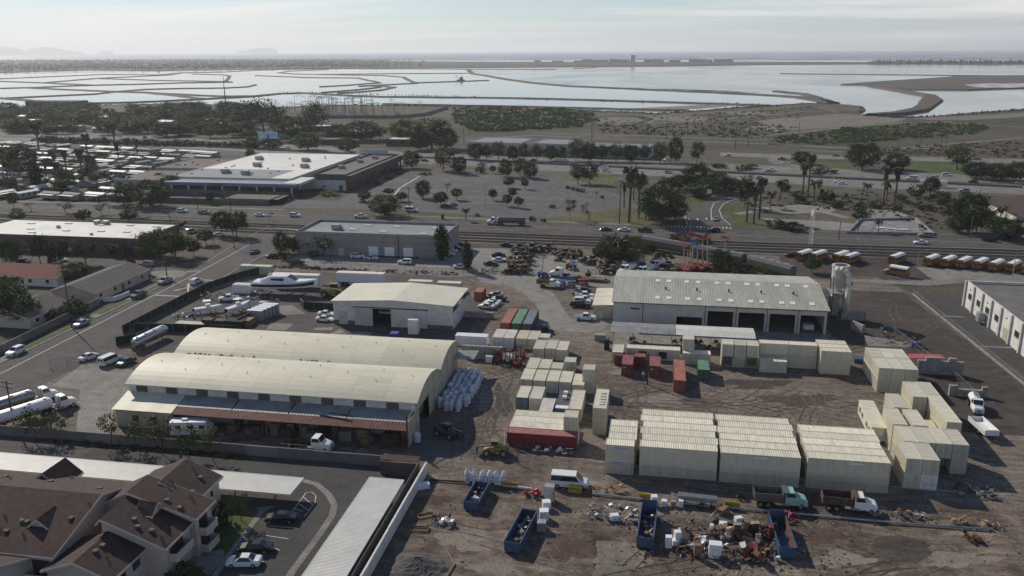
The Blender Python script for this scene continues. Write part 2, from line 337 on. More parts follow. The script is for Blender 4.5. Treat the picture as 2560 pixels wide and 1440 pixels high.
for i,(pp,wd) in enumerate(LEV):
    ww=[G(*p) for p in pp];ww=dens(ww)
    ww=[(x+rnd.uniform(-1,1)*1.2,y+rnd.uniform(-1,1)*3) for x,y in ww]
    mb=MB();strip(mb,ww,[wd*rnd.uniform(.75,1.2) for _ in ww],-0.4,1.5,2.5);obj('levee',mb,MATS['levee_earth'],kind='structure')
# the spit, its rock arm and the mud islands
def mound(name,pts,z0,z1,inset,m):
    w_=[G(*p) for p in pts];cx=sum(p[0] for p in w_)/len(w_);cy=sum(p[1] for p in w_)/len(w_)
    mb=MB();k=len(w_);inn=[]
    for x,y in w_:
        d=math.hypot(x-cx,y-cy) or 1;f=max(0.4,1-inset/d);inn.append((cx+(x-cx)*f,cy+(y-cy)*f))
    mb.v=[(x,y,z0) for x,y in w_]+[(x,y,z1) for x,y in inn]
    mb.f=[(i,(i+1)%k,k+(i+1)%k,k+i) for i in range(k)]+[tuple(range(k,2*k))];mb.mi=[0]*(k+1)
    return obj(name,mb,m,kind='structure')
mound('spit',[(2098,212),(2150,213),(2230,224),(2300,225),(2420,226),(2560,221),(2900,218),(2900,186),(2560,189),(2400,191),(2330,196),(2200,204)],-0.5,1.6,6,MATS['levee_earth'])
mb=MB();strip(mb,dens([G(*p) for p in [(2180,216),(2250,227),(2300,236),(2325,240),(2330,250),(2320,262),(2300,275),(2250,284),(2180,289)]],4),[9,9,9,10,10,10,11,11,12,12,12,12,14,16,18,20,22,24,22,20,18,18,18,18,18,18,16,16,14,14,14,12,12],-0.5,2.6,3);obj('rock_spit',mb,MATS['levee_earth'],kind='structure')
mound('headland',[(2080,262),(2160,268),(2165,276),(2150,284),(2090,283),(2040,270)],0.01,2.0,8,MATS['levee_earth'])
mb=MB()
for i in range(150):
    x,y=G(rnd.triangular(1500,1900,1700),rnd.uniform(0,1));px=rnd.triangular(1520,1905,1740);py=218+(px-1500)*0.032+rnd.uniform(-1.8,4.5)
    x,y=G(px,py);a,b_=rnd.uniform(3,14),rnd.uniform(1.5,4)
    mb.quad(*[(x+a*math.cos(t),y+b_*math.sin(t),-0.1) for t in [q*math.pi/3 for q in range(6)]])
obj('marsh_mud_islets',mb,MATS['levee_earth'],kind='stuff')
ground_poly('salt_crust',[(2410,214),(2450,211),(2540,210.5),(2700,210),(2700,216),(2520,222),(2440,221)],1.7,mat('salt_crust',(0.55,0.55,0.52),0.7,var=0.3,scale=0.05,coords='World',col2=(0.12,0.10,0.08)))
# islands and the coast range far out
def ridge(name,label,pxs,dist,m):
    mb=MB();pts=[]
    for px,py in pxs:
        d=_ray(px,py);h=math.hypot(d[0],d[1]);pts.append((d[0]/h*dist,d[1]/h*dist,CH+d[2]/h*dist))
    n=len(pts)
    for k_,(off,f) in enumerate(((-0.03,0.0),(-0.012,0.55),(0.0,1.0),(0.02,0.5),(0.04,0.0))):
        for i,(x,y,z) in enumerate(pts):
            j=1+off+(0.004*math.sin(i*2.1+k_));mb.v.append((x*j,y*j,max(-1,z*f*(1+.06*math.sin(i*3.3+k_*2)))if f not in (0.0,1.0) else (z if f else-2)))
    for k_ in range(4):
        for i in range(n-1): mb.f.append((k_*n+i,k_*n+i+1,(k_+1)*n+i+1,(k_+1)*n+i));mb.mi.append(0)
    o=obj(name,mb,m,kind='structure',smooth=True);return o
mat('far_rock',(0.24,0.23,0.21),0.95,var=0.2,scale=0.002,coords='World')
ridge('island','',[(588,131),(600,127),(618,124.5),(640,121),(652,119.5),(664,120.5),(672,120),(684,120),(690,125),(694,131)],29500,MATS['far_rock'])
ridge('mountains','',[(-300,133),(-200,119),(-120,112),(-40,116),(10,115.5),(40,120),(62,126),(90,119),(112,117),(135,119),(160,124),(190,128),(212,133)],30000,MATS['far_rock'])
ridge('islet','',[(240,133),(252,129.5),(268,127.5),(282,130),(286,133)],30000,MATS['far_rock'])
# ------------------------------------------------------------------ the ground between the bay and the freeway
def px_band(name,m,pp,wd,z=0.03,kind='structure'):
    mb=MB();strip(mb,dens([G(*p) for p in pp],5),wd,z);return obj(name,mb,m,kind=kind)
ground_poly('scrubland',[(1130,266),(1290,269),(1400,273),(1520,279),(1640,284),(1720,280),(1800,272),(1900,266),(2000,262),(2080,268),(2150,289),(2330,293),(2470,281),(2560,276),(2800,272),(2800,398),(2560,396),(2100,384),(1800,378),(1500,350),(1150,340),(1120,300)],0.012,MATS['scrub_ground'])
ground_poly('pale_flat',[(1900,300),(2100,284),(2180,290),(2270,296),(2240,306),(2100,318),(1930,330),(1860,326)],0.02,MATS['pale_dirt'])
ground_poly('pale_flat',[(2270,296),(2420,290),(2560,281),(2800,276),(2800,288),(2560,292),(2420,300),(2330,300)],0.02,MATS['pale_dirt'])
def ring(cx,cy,rx,ry,n=18): return [(cx+rx*math.cos(2*math.pi*i/n),cy+ry*math.sin(2*math.pi*i/n)) for i in range(n+1)]
ground_poly('track_field',ring(1545,300,66,7)[:-1],0.02,MATS['pale_dirt'])
ground_poly('track_field',ring(1700,296,72,7)[:-1],0.02,MATS['pale_dirt'])
ground_poly('track_field',ring(1870,283,55,4.5)[:-1],0.02,MATS['pale_dirt'])
for pp,wd in [(ring(1555,298,85,13),6),([(1440,310),(1600,309),(1760,302),(1900,290),(2000,279),(2100,276)],7),([(1640,290),(1780,281),(1900,273),(2010,264)],8),([(1330,331),(1450,336),(1600,339),(1750,345),(1920,350)],5),([(1500,347),(1700,352),(1920,360),(2200,372),(2400,372)],5),
               ([(1880,342),(2000,330),(2120,318),(2250,308),(2380,304)],6),([(1920,360),(2100,371),(2250,371),(2400,357),(2560,345)],5),([(2250,306),(2390,308),(2520,316),(2560,318)],5),([(1150,300),(1240,292),(1330,282)],5),([(1220,345),(1340,338),(1450,345)],7),([(2000,374),(2080,379),(2150,381)],5)]:
    px_band('dirt_track',MATS['pale_dirt'],pp,wd,0.03)
ground_poly('wood_floor',[(-400,268),(0,275),(640,280),(1140,300),(1150,388),(960,376),(640,356),(320,335),(0,326),(-400,312)],0.014,MATS['scrub_ground'])
ground_poly('park_paving',[(-300,352),(0,358),(640,388),(560,420),(460,470),(330,505),(0,498),(-300,490)],0.016,MATS['dark_asphalt'])
# ------------------------------------------------------------------ freeway (two carriageways, a ramp road and a frontage road)
def lane_band(name,up,dn,m,z=0.04):
    return ground_poly(name,up+list(reversed(dn)),z,m)
lane_band('freeway_far_lanes',[(-300,316),(0,327),(320,336),(640,357),(960,377),(1200,388),(1330,394),(1600,402),(1900,413),(2200,427),(2560,443),(2900,456)],[(-300,325),(0,339),(320,350),(640,367),(960,389),(1200,400),(1330,407),(1600,416),(1900,430),(2200,446),(2560,461),(2900,474)],MATS['freeway_concrete'])
lane_band('freeway_near_lanes',[(-300,328),(0,342),(320,353),(640,369),(960,391),(1200,403),(1330,411),(1600,420),(1900,434),(2200,450),(2560,466),(2900,479)],[(-300,338),(0,351),(320,363),(640,381),(960,404),(1200,416),(1330,425),(1600,438),(1900,455),(2200,471),(2560,487),(2900,500)],MATS['freeway_concrete'])
lane_band('frontage_road',[(1800,381),(1950,386),(2150,390),(2560,398),(2900,403)],[(1800,390),(1930,395),(2150,399),(2560,409),(2900,414)],MATS['freeway_concrete'])
px_band('ramp_road',MATS['freeway_concrete'],[(1960,393),(1935,400),(1945,408),(2000,416),(2100,424)],8,0.05)
lane_band('exit_lane',[(1240,412),(1330,427),(1500,438),(1600,446),(1700,456)],[(1240,416),(1330,434),(1500,446),(1600,455),(1700,466)],MATS['old_asphalt'],0.035)
def bar_px(name,m,pts,w1,w2,z=0.03): pass
ground_poly('verge',[(1330,427),(1500,440),(1560,448),(1520,462),(1400,444),(1330,436)],0.03,MATS['dry_lawn'])
for pp in ([(1490,433),(1545,440),(1535,450),(1480,442)],[(1975,402),(2130,406),(2128,424),(2010,420),(1965,412)],[(2270,404),(2420,406),(2420,438),(2330,432),(2260,424)],[(1720,488),(1780,485),(1762,505),(1752,519),(1725,512)],[(1808,498),(1850,520),(1880,560),(1890,571),(1850,569),(1833,545),(1806,512)],[(1890,573),(2060,580),(2050,570),(1960,563),(1890,566)],[(340,745),(420,690),(450,700),(370,760),(300,800)]):
    ground_poly('verge',pp,0.035,MATS['lawn'])
# lane lines, median and shoulders
mb=MB()
FWL=[(-13.4,0)]
def fw_line(yoff,x0,x1,dash=None,wd=0.25):
    a=R(-13.4)
    o=G(1330,409);d=(math.cos(a),math.sin(a));n=(-d[1],d[0]);s_=x0
    while s_<x1:
        e=min(x1,s_+(dash or 60));p=[(o[0]+d[0]*t+n[0]*yoff,o[1]+d[1]*t+n[1]*yoff) for t in (s_,e)]
        strip(mb,p,wd,0.06);s_=e+(dash*3 if dash else 0)
for yo in (31,4.5,-3.5,-28): fw_line(yo,-420,270)
for yo in (25,20,15,10,-8,-13,-18,-23): fw_line(yo,-420,270,4.0)
obj('freeway_lane_markings',mb,MATS['road_paint'],kind='structure')
mat('barrier_concrete',(0.17,0.155,0.14),0.9,var=0.15,scale=0.3,coords='World')
mb=MB()
a=R(-13.4);o=G(1330,409);d=(math.cos(a),math.sin(a));n=(-d[1],d[0])
strip(mb,[(o[0]+d[0]*t+n[0]*0.4,o[1]+d[1]*t+n[1]*0.4) for t in range(-400,280,20)],0.3,0.03,0.95,0.2)
tag(obj('median_barrier',mb,MATS['barrier_concrete']),'long low concrete barrier dividing the freeway carriageways','barrier')
# ------------------------------------------------------------------ boulevard, rail corridor, street, ramp, lots
BF=[(-420,341),(-300,339.7),(-172,337.5),(-112,331.7),(-52,328.5),(0,326.6),(43,325.6),(100,326),(200,330),(300,334)]
BN=[(-420,322),(-285,321),(-182,318),(-100,312.5),(-51,311),(3,305.2),(40,304.4),(124,305.4),(200,308),(300,312)]
ground_poly('boulevard',BF+list(reversed(BN)),0.04,MATS['asphalt'],px=False)
ground_poly('street',[(-142.4,60),(-142.4,215),(-145,240),(-149.5,284),(-150,322),(-133.5,316),(-130.5,284),(-130.3,235),(-128.5,210),(-129.5,60)],0.045,MATS['street_asphalt'],px=False)
ground_poly('cross_street',[(-142.4,236),(-170,247.5),(-420,250),(-420,240),(-170,237.5),(-142.4,224)],0.042,MATS['asphalt'],px=False)
ground_poly('railway_bed',[(-420,316),(-285,315),(-160,312),(-76,308),(3,302.5),(124,302.6),(300,309),(300,291),(124,286),(40,285),(-30,285.5),(-68,287),(-160,294),(-420,300)],0.035,MATS['ballast'],px=False)
def kerb(pts,wd=0.35,h=0.14,z=0.03,name='kerb'):
    mb=MB();strip(mb,pts,wd,z,h,0.02);return obj(name,mb,MATS['kerb_concrete'],kind='structure')
kerb([p for p in BF if p[0]<-155] ,0.5);kerb([p for p in BF if p[0]>-125 and p[0]<10],0.5);kerb([(43,325.8),(100,326.2),(200,330),(300,334)],0.5)
kerb([p for p in BN if p[0]<-150],0.5);kerb([(-128,313.6),(-100,312.5),(-51,311)],0.5);kerb([(3,305.0),(40,304.2),(124,305.2),(300,312)],0.4)
kerb([(-142.6,60),(-142.6,200),(-143.5,226)],0.4);kerb([(-145,248),(-149.7,284),(-150.2,305)],0.4);kerb([(-130.2,284),(-130.1,235),(-129,218)],0.4)
ground_poly('sidewalk',[(-300,344),(-172,341),(-160,341),(-160,339),(-172,339),(-300,341.2)],0.06,MATS['concrete'],px=False)
ground_poly('sidewalk',[(-118,336),(-52,332.6),(-10,330),(-10,328.4),(-52,330.6),(-118,334)],0.06,MATS['concrete'],px=False)
ground_poly('verge',[(-205,341.5),(-172,339.3),(-155,338.6),(-155,341),(-205,346)],0.055,MATS['lawn'],px=False)
ground_poly('verge',[(-122,340),(-95,338),(-60,334),(-60,331),(-118,334),(-122,336)],0.055,MATS['lawn'],px=False)
ground_poly('sidewalk',[(-145.2,60),(-145.2,205),(-146.5,226),(-143.6,226),(-143.0,200),(-143.0,60)],0.06,MATS['concrete'],px=False)
for y0,y1 in ((60,150),(158,183),(190,203),(209,224)): ground_poly('verge',[(-145.0,y0),(-143.1,y0),(-143.1,y1),(-145.0,y1)],0.075,MATS['lawn'],px=False)
ground_poly('driveway',[(-160,183.5),(-143,183.5),(-143,189.5),(-160,189.5)],0.08,MATS['concrete'],px=False)
ground_poly('corner_pavement',[(-145,224),(-150,226),(-156,232),(-150,236),(-144,234),(-142.8,229)],0.07,MATS['concrete'],px=False)
# street and boulevard markings
mb=MB()
strip(mb,[(-137.6,100),(-137.8,150),(-140.3,229),(-141.8,252),(-143.5,282)],0.22,0.06)
for yy in (208.5,226): strip(mb,[(-139.3,yy),(-129.8,yy)],0.45,0.06)
for s_ in (1,-1): strip(mb,[(-134.4-2.2*s_,213.5),(-134.4+2.2*s_,221.5)],0.5,0.06)
strip(mb,[(-141.5,236),(-150,231.5)],0.4,0.06)
for s_ in (0,1):
    strip(mb,[(-149,300+s_*3),(-133,297+s_*3)],0.4,0.06)
for f_ in (0.32,0.5,0.68):
    for i in range(-46,30):
        x=i*9.0
        def yb(t,e): return np.interp(t,[p[0] for p in e],[p[1] for p in e])
        if-155<x<-125: continue
        ya,yb_=yb(x,BF),yb(x,BN);yy=yb_+(ya-yb_)*f_
        if f_==0.5 or i%1==0: strip(mb,[(x,yy),(x+(9 if f_==0.5 else 3),yy-0.0)],0.16 if f_==.5 else 0.13,0.06)
obj('street_markings',mb,MATS['road_paint'],kind='structure')
# off-ramp meeting the boulevard
ground_poly('ramp',[(1700,563),(1712,540),(1705,520),(1700,505),(1760,520),(1757,510),(1775,495),(1800,487),(1850,484),(1885,490),(1830,500),(1810,512),(1800,525),(1812,545),(1845,567),(1700,563)],0.048,MATS['asphalt'])
mb=MB()
for pp in ([(1810,556),(1779,550),(1777,525),(1785,508),(1810,497),(1850,489)],[(1826,563),(1805,545),(1798,525),(1808,510),(1840,497)],[(1720,563),(1712,540),(1708,525)]): strip(mb,dens([G(*p) for p in pp],3),0.3,0.06)
for i in range(19):
    p=G(1660+i*9.2,566+i*0.22);strip(mb,[(p[0]-0.3,p[1]),(p[0]+0.3,p[1])],2.4,0.062)
for i in range(5):
    p=G(1700+i*22,550-i*1);strip(mb,[(p[0],p[1]-2),(p[0],p[1]+2)],0.5,0.062)
obj('ramp_markings',mb,MATS['road_paint'],kind='structure')
# store parking lot
ground_poly('parking_lot',[(815,521),(865,490),(970,432),(1060,430),(1300,437),(1440,449),(1560,492),(1600,516),(1570,545),(1440,550),(1260,543),(1000,527)],0.042,MATS['old_asphalt'])
ground_poly('parking_lot',[(380,478),(870,505),(815,521),(640,519),(560,505),(380,500)],0.036,MATS['old_asphalt'])
ground_poly('bare_verge',[(1330,553),(1640,566),(1640,530),(1550,520),(1480,532),(1400,541)],0.05,MATS['dry_lawn'])
mb=MB()
for r_,(x0,x1,yy) in enumerate([(-118,-30,366),(-118,-28,382),(-112,-20,398),(-115,-20,414),(-115,-24,432),(-112,-40,448)]):
    x=x0
    while x<x1:
        if rnd.random()<.8: strip(mb,[(x,yy),(x+1.4,yy+4.8)],0.12,0.06)
        x+=2.75
strip(mb,[G(*p) for p in [(980,495),(1000,470),(1050,440),(1070,436)]],0.7,0.06)
obj('parking_stall_markings',mb,MATS['road_paint'],kind='structure')
ground_poly('vacant_lot',[(1835,520),(1900,500),(2000,470),(2150,470),(2560,488),(2560,600),(2340,588),(2060,580),(1890,573)],0.02,MATS['land'])
for pp in ([(1900,545),(2050,552),(2150,560),(2140,578),(2060,575),(1940,560)],[(2150,525),(2230,523),(2290,545),(2200,550),(2155,540)],[(1880,520),(2000,512),(2100,520),(2080,530),(1950,535)]): ground_poly('broken_pavement',pp,0.035,MATS['concrete'])
px_band('path',MATS['concrete'],[(1840,535),(1940,522),(2040,525),(2120,545)],4,0.04)
# bus yard
ground_poly('bus_yard',[(1950,640),(2560,655),(2900,665),(2900,720),(2400,700),(2130,690),(2080,700),(1940,690)],0.025,MATS['dark_dirt'])
ground_poly('bus_yard_slab',[(2290,668),(2560,680),(2700,700),(2560,725),(2420,705),(2320,715),(2120,704),(2110,697),(2260,702),(2330,700)],0.04,MATS['concrete'])
# tilt-up building lot, its verge
ground_poly('concrete_lot',[(735,640),(760,632),(1090,650),(1130,620),(1290,622),(1270,650),(1190,690),(1130,694),(740,664)],0.045,MATS['concrete'])
# the yard
ground_poly('yard',[(-127,62),(-127.5,222),(-119,244),(-54,243),(-30,284),(60,284),(72,243),(77,130),(77,60),(-34.5,60),(-34.5,120),(-127,121)],0.02,MATS['yard_dirt'],px=False)
ground_poly('boat_yard_paving',[(-125,166),(-125,215),(-117,240),(-60,240),(-44,210),(-44,168)],0.03,MATS['asphalt'],px=False)
ground_poly('driveway',[(1190,686),(1280,690),(1350,700),(1352,716),(1385,735),(1432,806),(1420,815),(1385,826),(1330,812),(1345,770),(1316,740),(1275,714),(1200,706)],0.04,MATS['concrete'])
ground_poly('equipment_pad',[(1250,640),(1480,640),(1540,690),(1530,720),(1420,724),(1350,700),(1240,690)],0.032,MATS['concrete'])
ground_poly('workshop_apron',[(1385,806),(1530,790),(1540,860),(1700,872),(1850,870),(2060,850),(2080,838),(1530,806),(1500,830),(1420,830)],0.04,MATS['concrete'])
ground_poly('warehouse_apron',[(130,965),(215,905),(330,925),(345,940),(322,1010),(285,1020),(280,1085),(305,1114),(188,1103),(200,975)],0.04,MATS['concrete'])
ground_poly('warehouse_apron',[(1030,1080),(1120,1040),(1185,1080),(1165,1120),(1085,1160),(1020,1150)],0.04,MATS['old_asphalt'])
ground_poly('street_margin',[(-129.3,121),(-129.3,205),(-124,205),(-124,121)],0.03,MATS['asphalt'],px=False)
ground_poly('corner_lot',[(-95,122),(-95,66),(-128,66),(-128,122)],0.034,MATS['asphalt'],px=False)
for pp in ([(690,765),(730,763),(765,785),(680,790)],[(675,808),(735,810),(715,826),(665,824)],[(785,820),(835,818),(830,826),(785,826)],[(885,828),(933,831),(920,842),(868,840)],[(820,838),(850,822),(872,838),(865,842)],[(2160,838),(2230,850),(2290,862),(2260,870),(2170,865)]): ground_poly('concrete_patch',pp,0.05,MATS['concrete'])
ground_poly('side_lane',[(71.5,243),(74,243),(84,243),(84,100),(80.5,100),(79.5,170)],0.03,MATS['dark_asphalt'],px=False)
ground_poly('side_yard',[(42,244),(72.5,244),(78,178),(77,150),(56,150),(56,185),(43,200)],0.028,MATS['dark_dirt'],px=False)
ground_poly('verge_strip',[(69.6,244),(72.0,244),(78.8,165),(80,110),(77.5,110),(76.5,165)],0.05,MATS['levee_earth'],px=False)
mb=MB();strip(mb,[(72.0,243),(75.9,176),(77,150),(78,110)],0.6,0.03,0.12,0.05);strip(mb,[(72.2,222),(79,222)],0.5,0.03,0.12,0.05);strip(mb,[(74.8,199),(82,199)],0.5,0.03,0.12,0.05);obj('kerb',mb,MATS['kerb_concrete'],kind='structure')
# scrap yard in front and the apartment car park
ground_poly('scrap_yard',[(-34.8,119.5),(-18,124),(60,123),(77,121),(77,55),(-34.8,55)],0.024,MATS['scrap_dirt'],px=False)
ground_poly('car_park',[(-128,121),(-35.3,121),(-35.3,60),(-128,60)],0.03,MATS['dark_asphalt'],px=False)
for pp in ([(525,1280),(610,1275),(660,1290),(560,1400),(500,1380)],[(0,1185),(250,1195),(300,1230),(0,1215)]): ground_poly('lawn',pp,0.05,MATS['lawn'])
for pp in ([(655,1268),(668,1272),(588,1375),(545,1440),(528,1440),(560,1395)],[(470,1385),(560,1375),(560,1400),(520,1440),(480,1410)],[(640,1268),(690,1266),(672,1275),(650,1290)]): ground_poly('footpath',pp,0.06,MATS['concrete'])
px_band('drain_gutter',MATS['concrete'],[(745,1199),(790,1210),(820,1235),(836,1262),(830,1290),(800,1335),(730,1430),(700,1480)],1.0,0.05)
mb=MB()
for pp in ([(727,1285),(765,1232),(780,1231),(790,1240),(788,1256),(760,1294),(727,1285)],[(733,1272),(757,1279)],[(745,1258),(772,1277)],[(758,1243),(783,1264)],[(670,1315),(742,1321)],[(655,1338),(722,1348)],[(688,1372),(700,1376)],[(640,1400),(660,1405)],[(655,1295),(690,1295)]): strip(mb,[G(*p) for p in pp],0.12,0.06)
obj('parking_stall_markings',mb,MATS['road_paint'],kind='structure')
# ------------------------------------------------------------------ object materials
mat('cream_paint',(0.62,0.575,0.44),0.55,var=0.07,scale=0.9,rand=0.10,scale2=6,dirt=0.30,stretch=(2.2,2.2,0.35))
mat('cream_roof',(0.71,0.66,0.51),0.6,var=0.08,scale=0.8,rand=0.13,dirt=0.7,stretch=(0.35,2.2,1),scale2=5)
mat('tan_paint',(0.52,0.48,0.38),0.6,var=0.08,scale=0.8,rand=0.06,scale2=6)
mat('white_roof',(0.66,0.60,0.50),0.6,var=0.1,scale=0.7,rand=0.06,dirt=0.5)
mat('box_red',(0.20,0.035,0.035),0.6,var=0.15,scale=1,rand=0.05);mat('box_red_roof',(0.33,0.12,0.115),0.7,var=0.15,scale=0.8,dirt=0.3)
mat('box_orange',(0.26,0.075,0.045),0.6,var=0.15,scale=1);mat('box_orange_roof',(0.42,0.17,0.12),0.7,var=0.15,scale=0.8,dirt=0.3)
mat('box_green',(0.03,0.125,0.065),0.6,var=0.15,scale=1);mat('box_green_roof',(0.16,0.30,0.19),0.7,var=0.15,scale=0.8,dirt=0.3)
mat('box_teal',(0.10,0.19,0.20),0.6,var=0.15,scale=1);mat('box_blue',(0.05,0.12,0.30),0.6,var=0.15,scale=1);mat('box_grey',(0.20,0.23,0.26),0.6,var=0.15,scale=1);mat('box_navy',(0.055,0.06,0.075),0.6,var=0.15,scale=1)
mat('grey_roof',(0.14,0.13,0.12),0.85,var=0.2,scale=0.8,dirt=0.4)
mat('white',(0.74,0.74,0.72),0.45,var=0.06,scale=2,rand=0.03);mat('white_gloss',(0.78,0.78,0.76),0.2,var=0.04,scale=2)
mat('black',(0.012,0.012,0.013),0.5,var=0.2);mat('dark',(0.028,0.027,0.027),0.7,var=0.25,scale=2);mat('tyre',(0.016,0.016,0.016),0.9,var=0.2);mat('rim',(0.35,0.35,0.36),0.4,metal=0.6,var=0.1)
mat('steel',(0.30,0.30,0.30),0.45,metal=0.6,var=0.2,scale=2);mat('galv',(0.36,0.37,0.37),0.5,metal=0.5,var=0.15,scale=2);mat('rust',(0.16,0.062,0.035),0.9,var=0.35,scale=2);mat('rusty_steel',(0.11,0.075,0.06),0.85,var=0.35,scale=2)
mat('tank_steel',(0.42,0.42,0.42),0.32,metal=0.7,var=0.15,scale=0.7,stretch=(0.4,2,2))
mat('glass',(0.012,0.014,0.016),0.08,var=0.1,spec=0.7);mat('window_dark',(0.025,0.028,0.032),0.12,var=0.3,scale=0.7,spec=0.6)
mat('lamp_red',(0.30,0.015,0.012),0.3,var=0.1);mat('lamp_clear',(0.62,0.62,0.60),0.15,var=0.05)
mat('wood',(0.25,0.155,0.09),0.8,var=0.25,scale=2,stretch=(3,0.6,1));mat('pole_wood',(0.070,0.055,0.044),0.9,var=0.25,scale=2,stretch=(4,4,0.3));mat('light_wood',(0.42,0.30,0.17),0.8,var=0.2,scale=2)
mat('cat_yellow',(0.24,0.175,0.06),0.6,var=0.18,scale=1.5,dirt=0.4);mat('tan_machine',(0.13,0.10,0.068),0.75,var=0.25,scale=1.5,dirt=0.5);mat('machine_dark',(0.06,0.05,0.042),0.8,var=0.3,scale=2)
mat('lift_red',(0.27,0.034,0.034),0.5,var=0.15,scale=2);mat('lift_blue',(0.05,0.11,0.30),0.5,var=0.15);mat('lift_cream',(0.48,0.44,0.30),0.6,var=0.15)
mat('bus_yellow',(0.34,0.165,0.04),0.45,var=0.12,scale=1);mat('hull_navy',(0.018,0.02,0.03),0.25,var=0.1);mat('tarp_green',(0.014,0.028,0.022),0.9,var=0.25,scale=1.5)
mat('dumpster_blue',(0.050,0.088,0.165),0.6,var=0.2,scale=1.5,dirt=0.4);mat('bag_white',(0.66,0.68,0.72),0.85,var=0.15,scale=3,rand=0.05);mat('bag_blue',(0.20,0.26,0.42),0.85,var=0.2,scale=4)
mat('sign_yellow',(0.50,0.38,0.03),0.6,var=0.12,scale=2);mat('ink_black',(0.02,0.02,0.018),0.8,var=0.1);mat('ink_blue',(0.035,0.06,0.28),0.7,var=0.1);mat('ink_white',(0.7,0.7,0.68),0.7,var=0.1)
mat('mint',(0.30,0.50,0.42),0.5,var=0.1);mat('fridge',(0.74,0.75,0.77),0.35,var=0.04,rand=0.04);mat('cardboard',(0.42,0.30,0.19),0.9,var=0.15);mat('clothred',(0.16,0.045,0.045),0.9,var=0.2);mat('pink',(0.42,0.07,0.14),0.7,var=0.15)
mat('block',(0.30,0.285,0.26),0.95,var=0.15,scale=1.2,rand=0.10,bump=0.3);mat('cmu_grey',(0.165,0.16,0.15),0.95,var=0.10,scale=0.5,coords='World',scale2=3);mat('skin',(0.30,0.18,0.12),0.6,var=0.1);mat('hivis',(0.45,0.55,0.08),0.8,var=0.1);mat('cloth_dark',(0.03,0.035,0.05),0.9,var=0.2);mat('hair',(0.015,0.012,0.01),0.8)
mat('mesh_fence',(0.22,0.22,0.21),0.7,var=0.2,alpha=0.16,coords='World');mat('fence_pipe',(0.24,0.24,0.235),0.6,metal=0.3,var=0.15)
CAR=dict(white=(0.74,0.74,0.72),silver=(0.40,0.41,0.41),grey=(0.13,0.135,0.14),black=(0.012,0.012,0.014),dark=(0.035,0.037,0.042),maroon=(0.075,0.018,0.02),red=(0.40,0.03,0.03),beige=(0.33,0.29,0.23),green=(0.03,0.06,0.045),sage=(0.22,0.25,0.22),blue=(0.04,0.08,0.18))
for k_,v_ in CAR.items(): mat('car_'+k_,v_,0.22,var=0.05,scale=2,spec=0.55,metal=0.25 if k_ in ('silver','grey') else 0)
# ------------------------------------------------------------------ shared shapes
def mk(f,name='part',smooth=False):
    mb=MB();f(mb);return mb.mesh(name,smooth)
def corr(mb,o,u,v,n,lu,lv,pitch=0.28,dep=0.036):
    """corrugated sheet: from o along u (lu) and v (lv), waves along n"""
    o,u,v,n=map(Vector,(o,u,v,n));pts=[];k=max(1,int(round(lu/pitch)));p=lu/k
    for i in range(k):
        for f,d in ((0.0,0),(0.30,0),(0.5,1),(0.80,1)): pts.append((i*p+f*p,d*dep))
    pts.append((lu,0))
    b=len(mb.v)
    for t,d in pts:
        q=o+u*t+n*d;mb.v.append(tuple(q));mb.v.append(tuple(q+v*lv))
    for i in range(len(pts)-1): mb.f.append((b+2*i,b+2*i+2,b+2*i+3,b+2*i+1));mb.mi.append(mb.cur)
BOX={}
def box_spec(L,H=2.59,W=2.42):
    key=(L,H)
    if key in BOX: return BOX[key]
    h,l=W/2,L/2
    def frame(mb):
        for sx in (-1,1):
            x0,x1=(h-0.10,h) if sx>0 else (-h,-h+0.10)
            for y0,y1 in ((-l,-l+0.12),(l-0.12,l)): mb.box(x0,x1,y0,y1,0.0,H)
            mb.box(x0,x1,-l+0.12,l-0.12,0.0,0.15);mb.box(x0,x1,-l+0.12,l-0.12,H-0.10,H-0.002)
        for y0,y1 in ((-l,-l+0.1),(l-0.1,l)): mb.box(-h+0.10,h-0.10,y0,y1,0.0,0.14);mb.box(-h+0.10,h-0.10,y0,y1,H-0.14,H-0.002)
        mb.box(-h+.1,h-.1,-l+.1,l-.1,0.08,0.13)
    def side(s):
        return mk(lambda mb: corr(mb,(s*(h-0.015),-l+0.12,0.15),(0,1,0),(0,0,1),(-s,0,0),L-0.24,H-0.25))
    roof=mk(lambda mb: corr(mb,(-h+0.1,-l+0.1,H-0.02),(0,1,0),(1,0,0),(0,0,-1),L-0.2,W-0.2,0.36,0.035))
    end=mk(lambda mb: corr(mb,(-h+0.1,l-0.015,0.14),(1,0,0),(0,0,1),(0,-1,0),W-0.2,H-0.28))
    def door(s):
        x0,x1=(0.006,h-0.1) if s>0 else (-h+0.1,-0.006)
        def f(mb):
            mb.box(x0,x1,-l+0.03,-l+0.07,0.14,H-0.14)
            for z in (0.30,0.95,1.6,2.15): mb.box(x0+.06,x1-.06,-l+0.012,-l+0.03,z,z+0.28)
        return mk(f)
    rod=lambda x: mk(lambda mb: (mb.cyl((x,-l-0.015,0.1),(x,-l-0.015,H-0.1),0.022,k=5),mb.box(x-0.02,x+0.34,-l-0.05,-l-0.02,1.0,1.05)))
    sp=[('frame',mk(frame),'body'),('side_panel',side(1),'body'),('side_panel',side(-1),'body'),('roof_panel',roof,'roof'),('end_panel',end,'body'),
          ('door',door(-1),'body',[('lock_rod',rod(-0.75),'galv'),('lock_rod',rod(-0.35),'galv')]),('door',door(1),'body',[('lock_rod',rod(0.25),'galv'),('lock_rod',rod(0.62),'galv')])]
    BOX[key]=sp;return sp
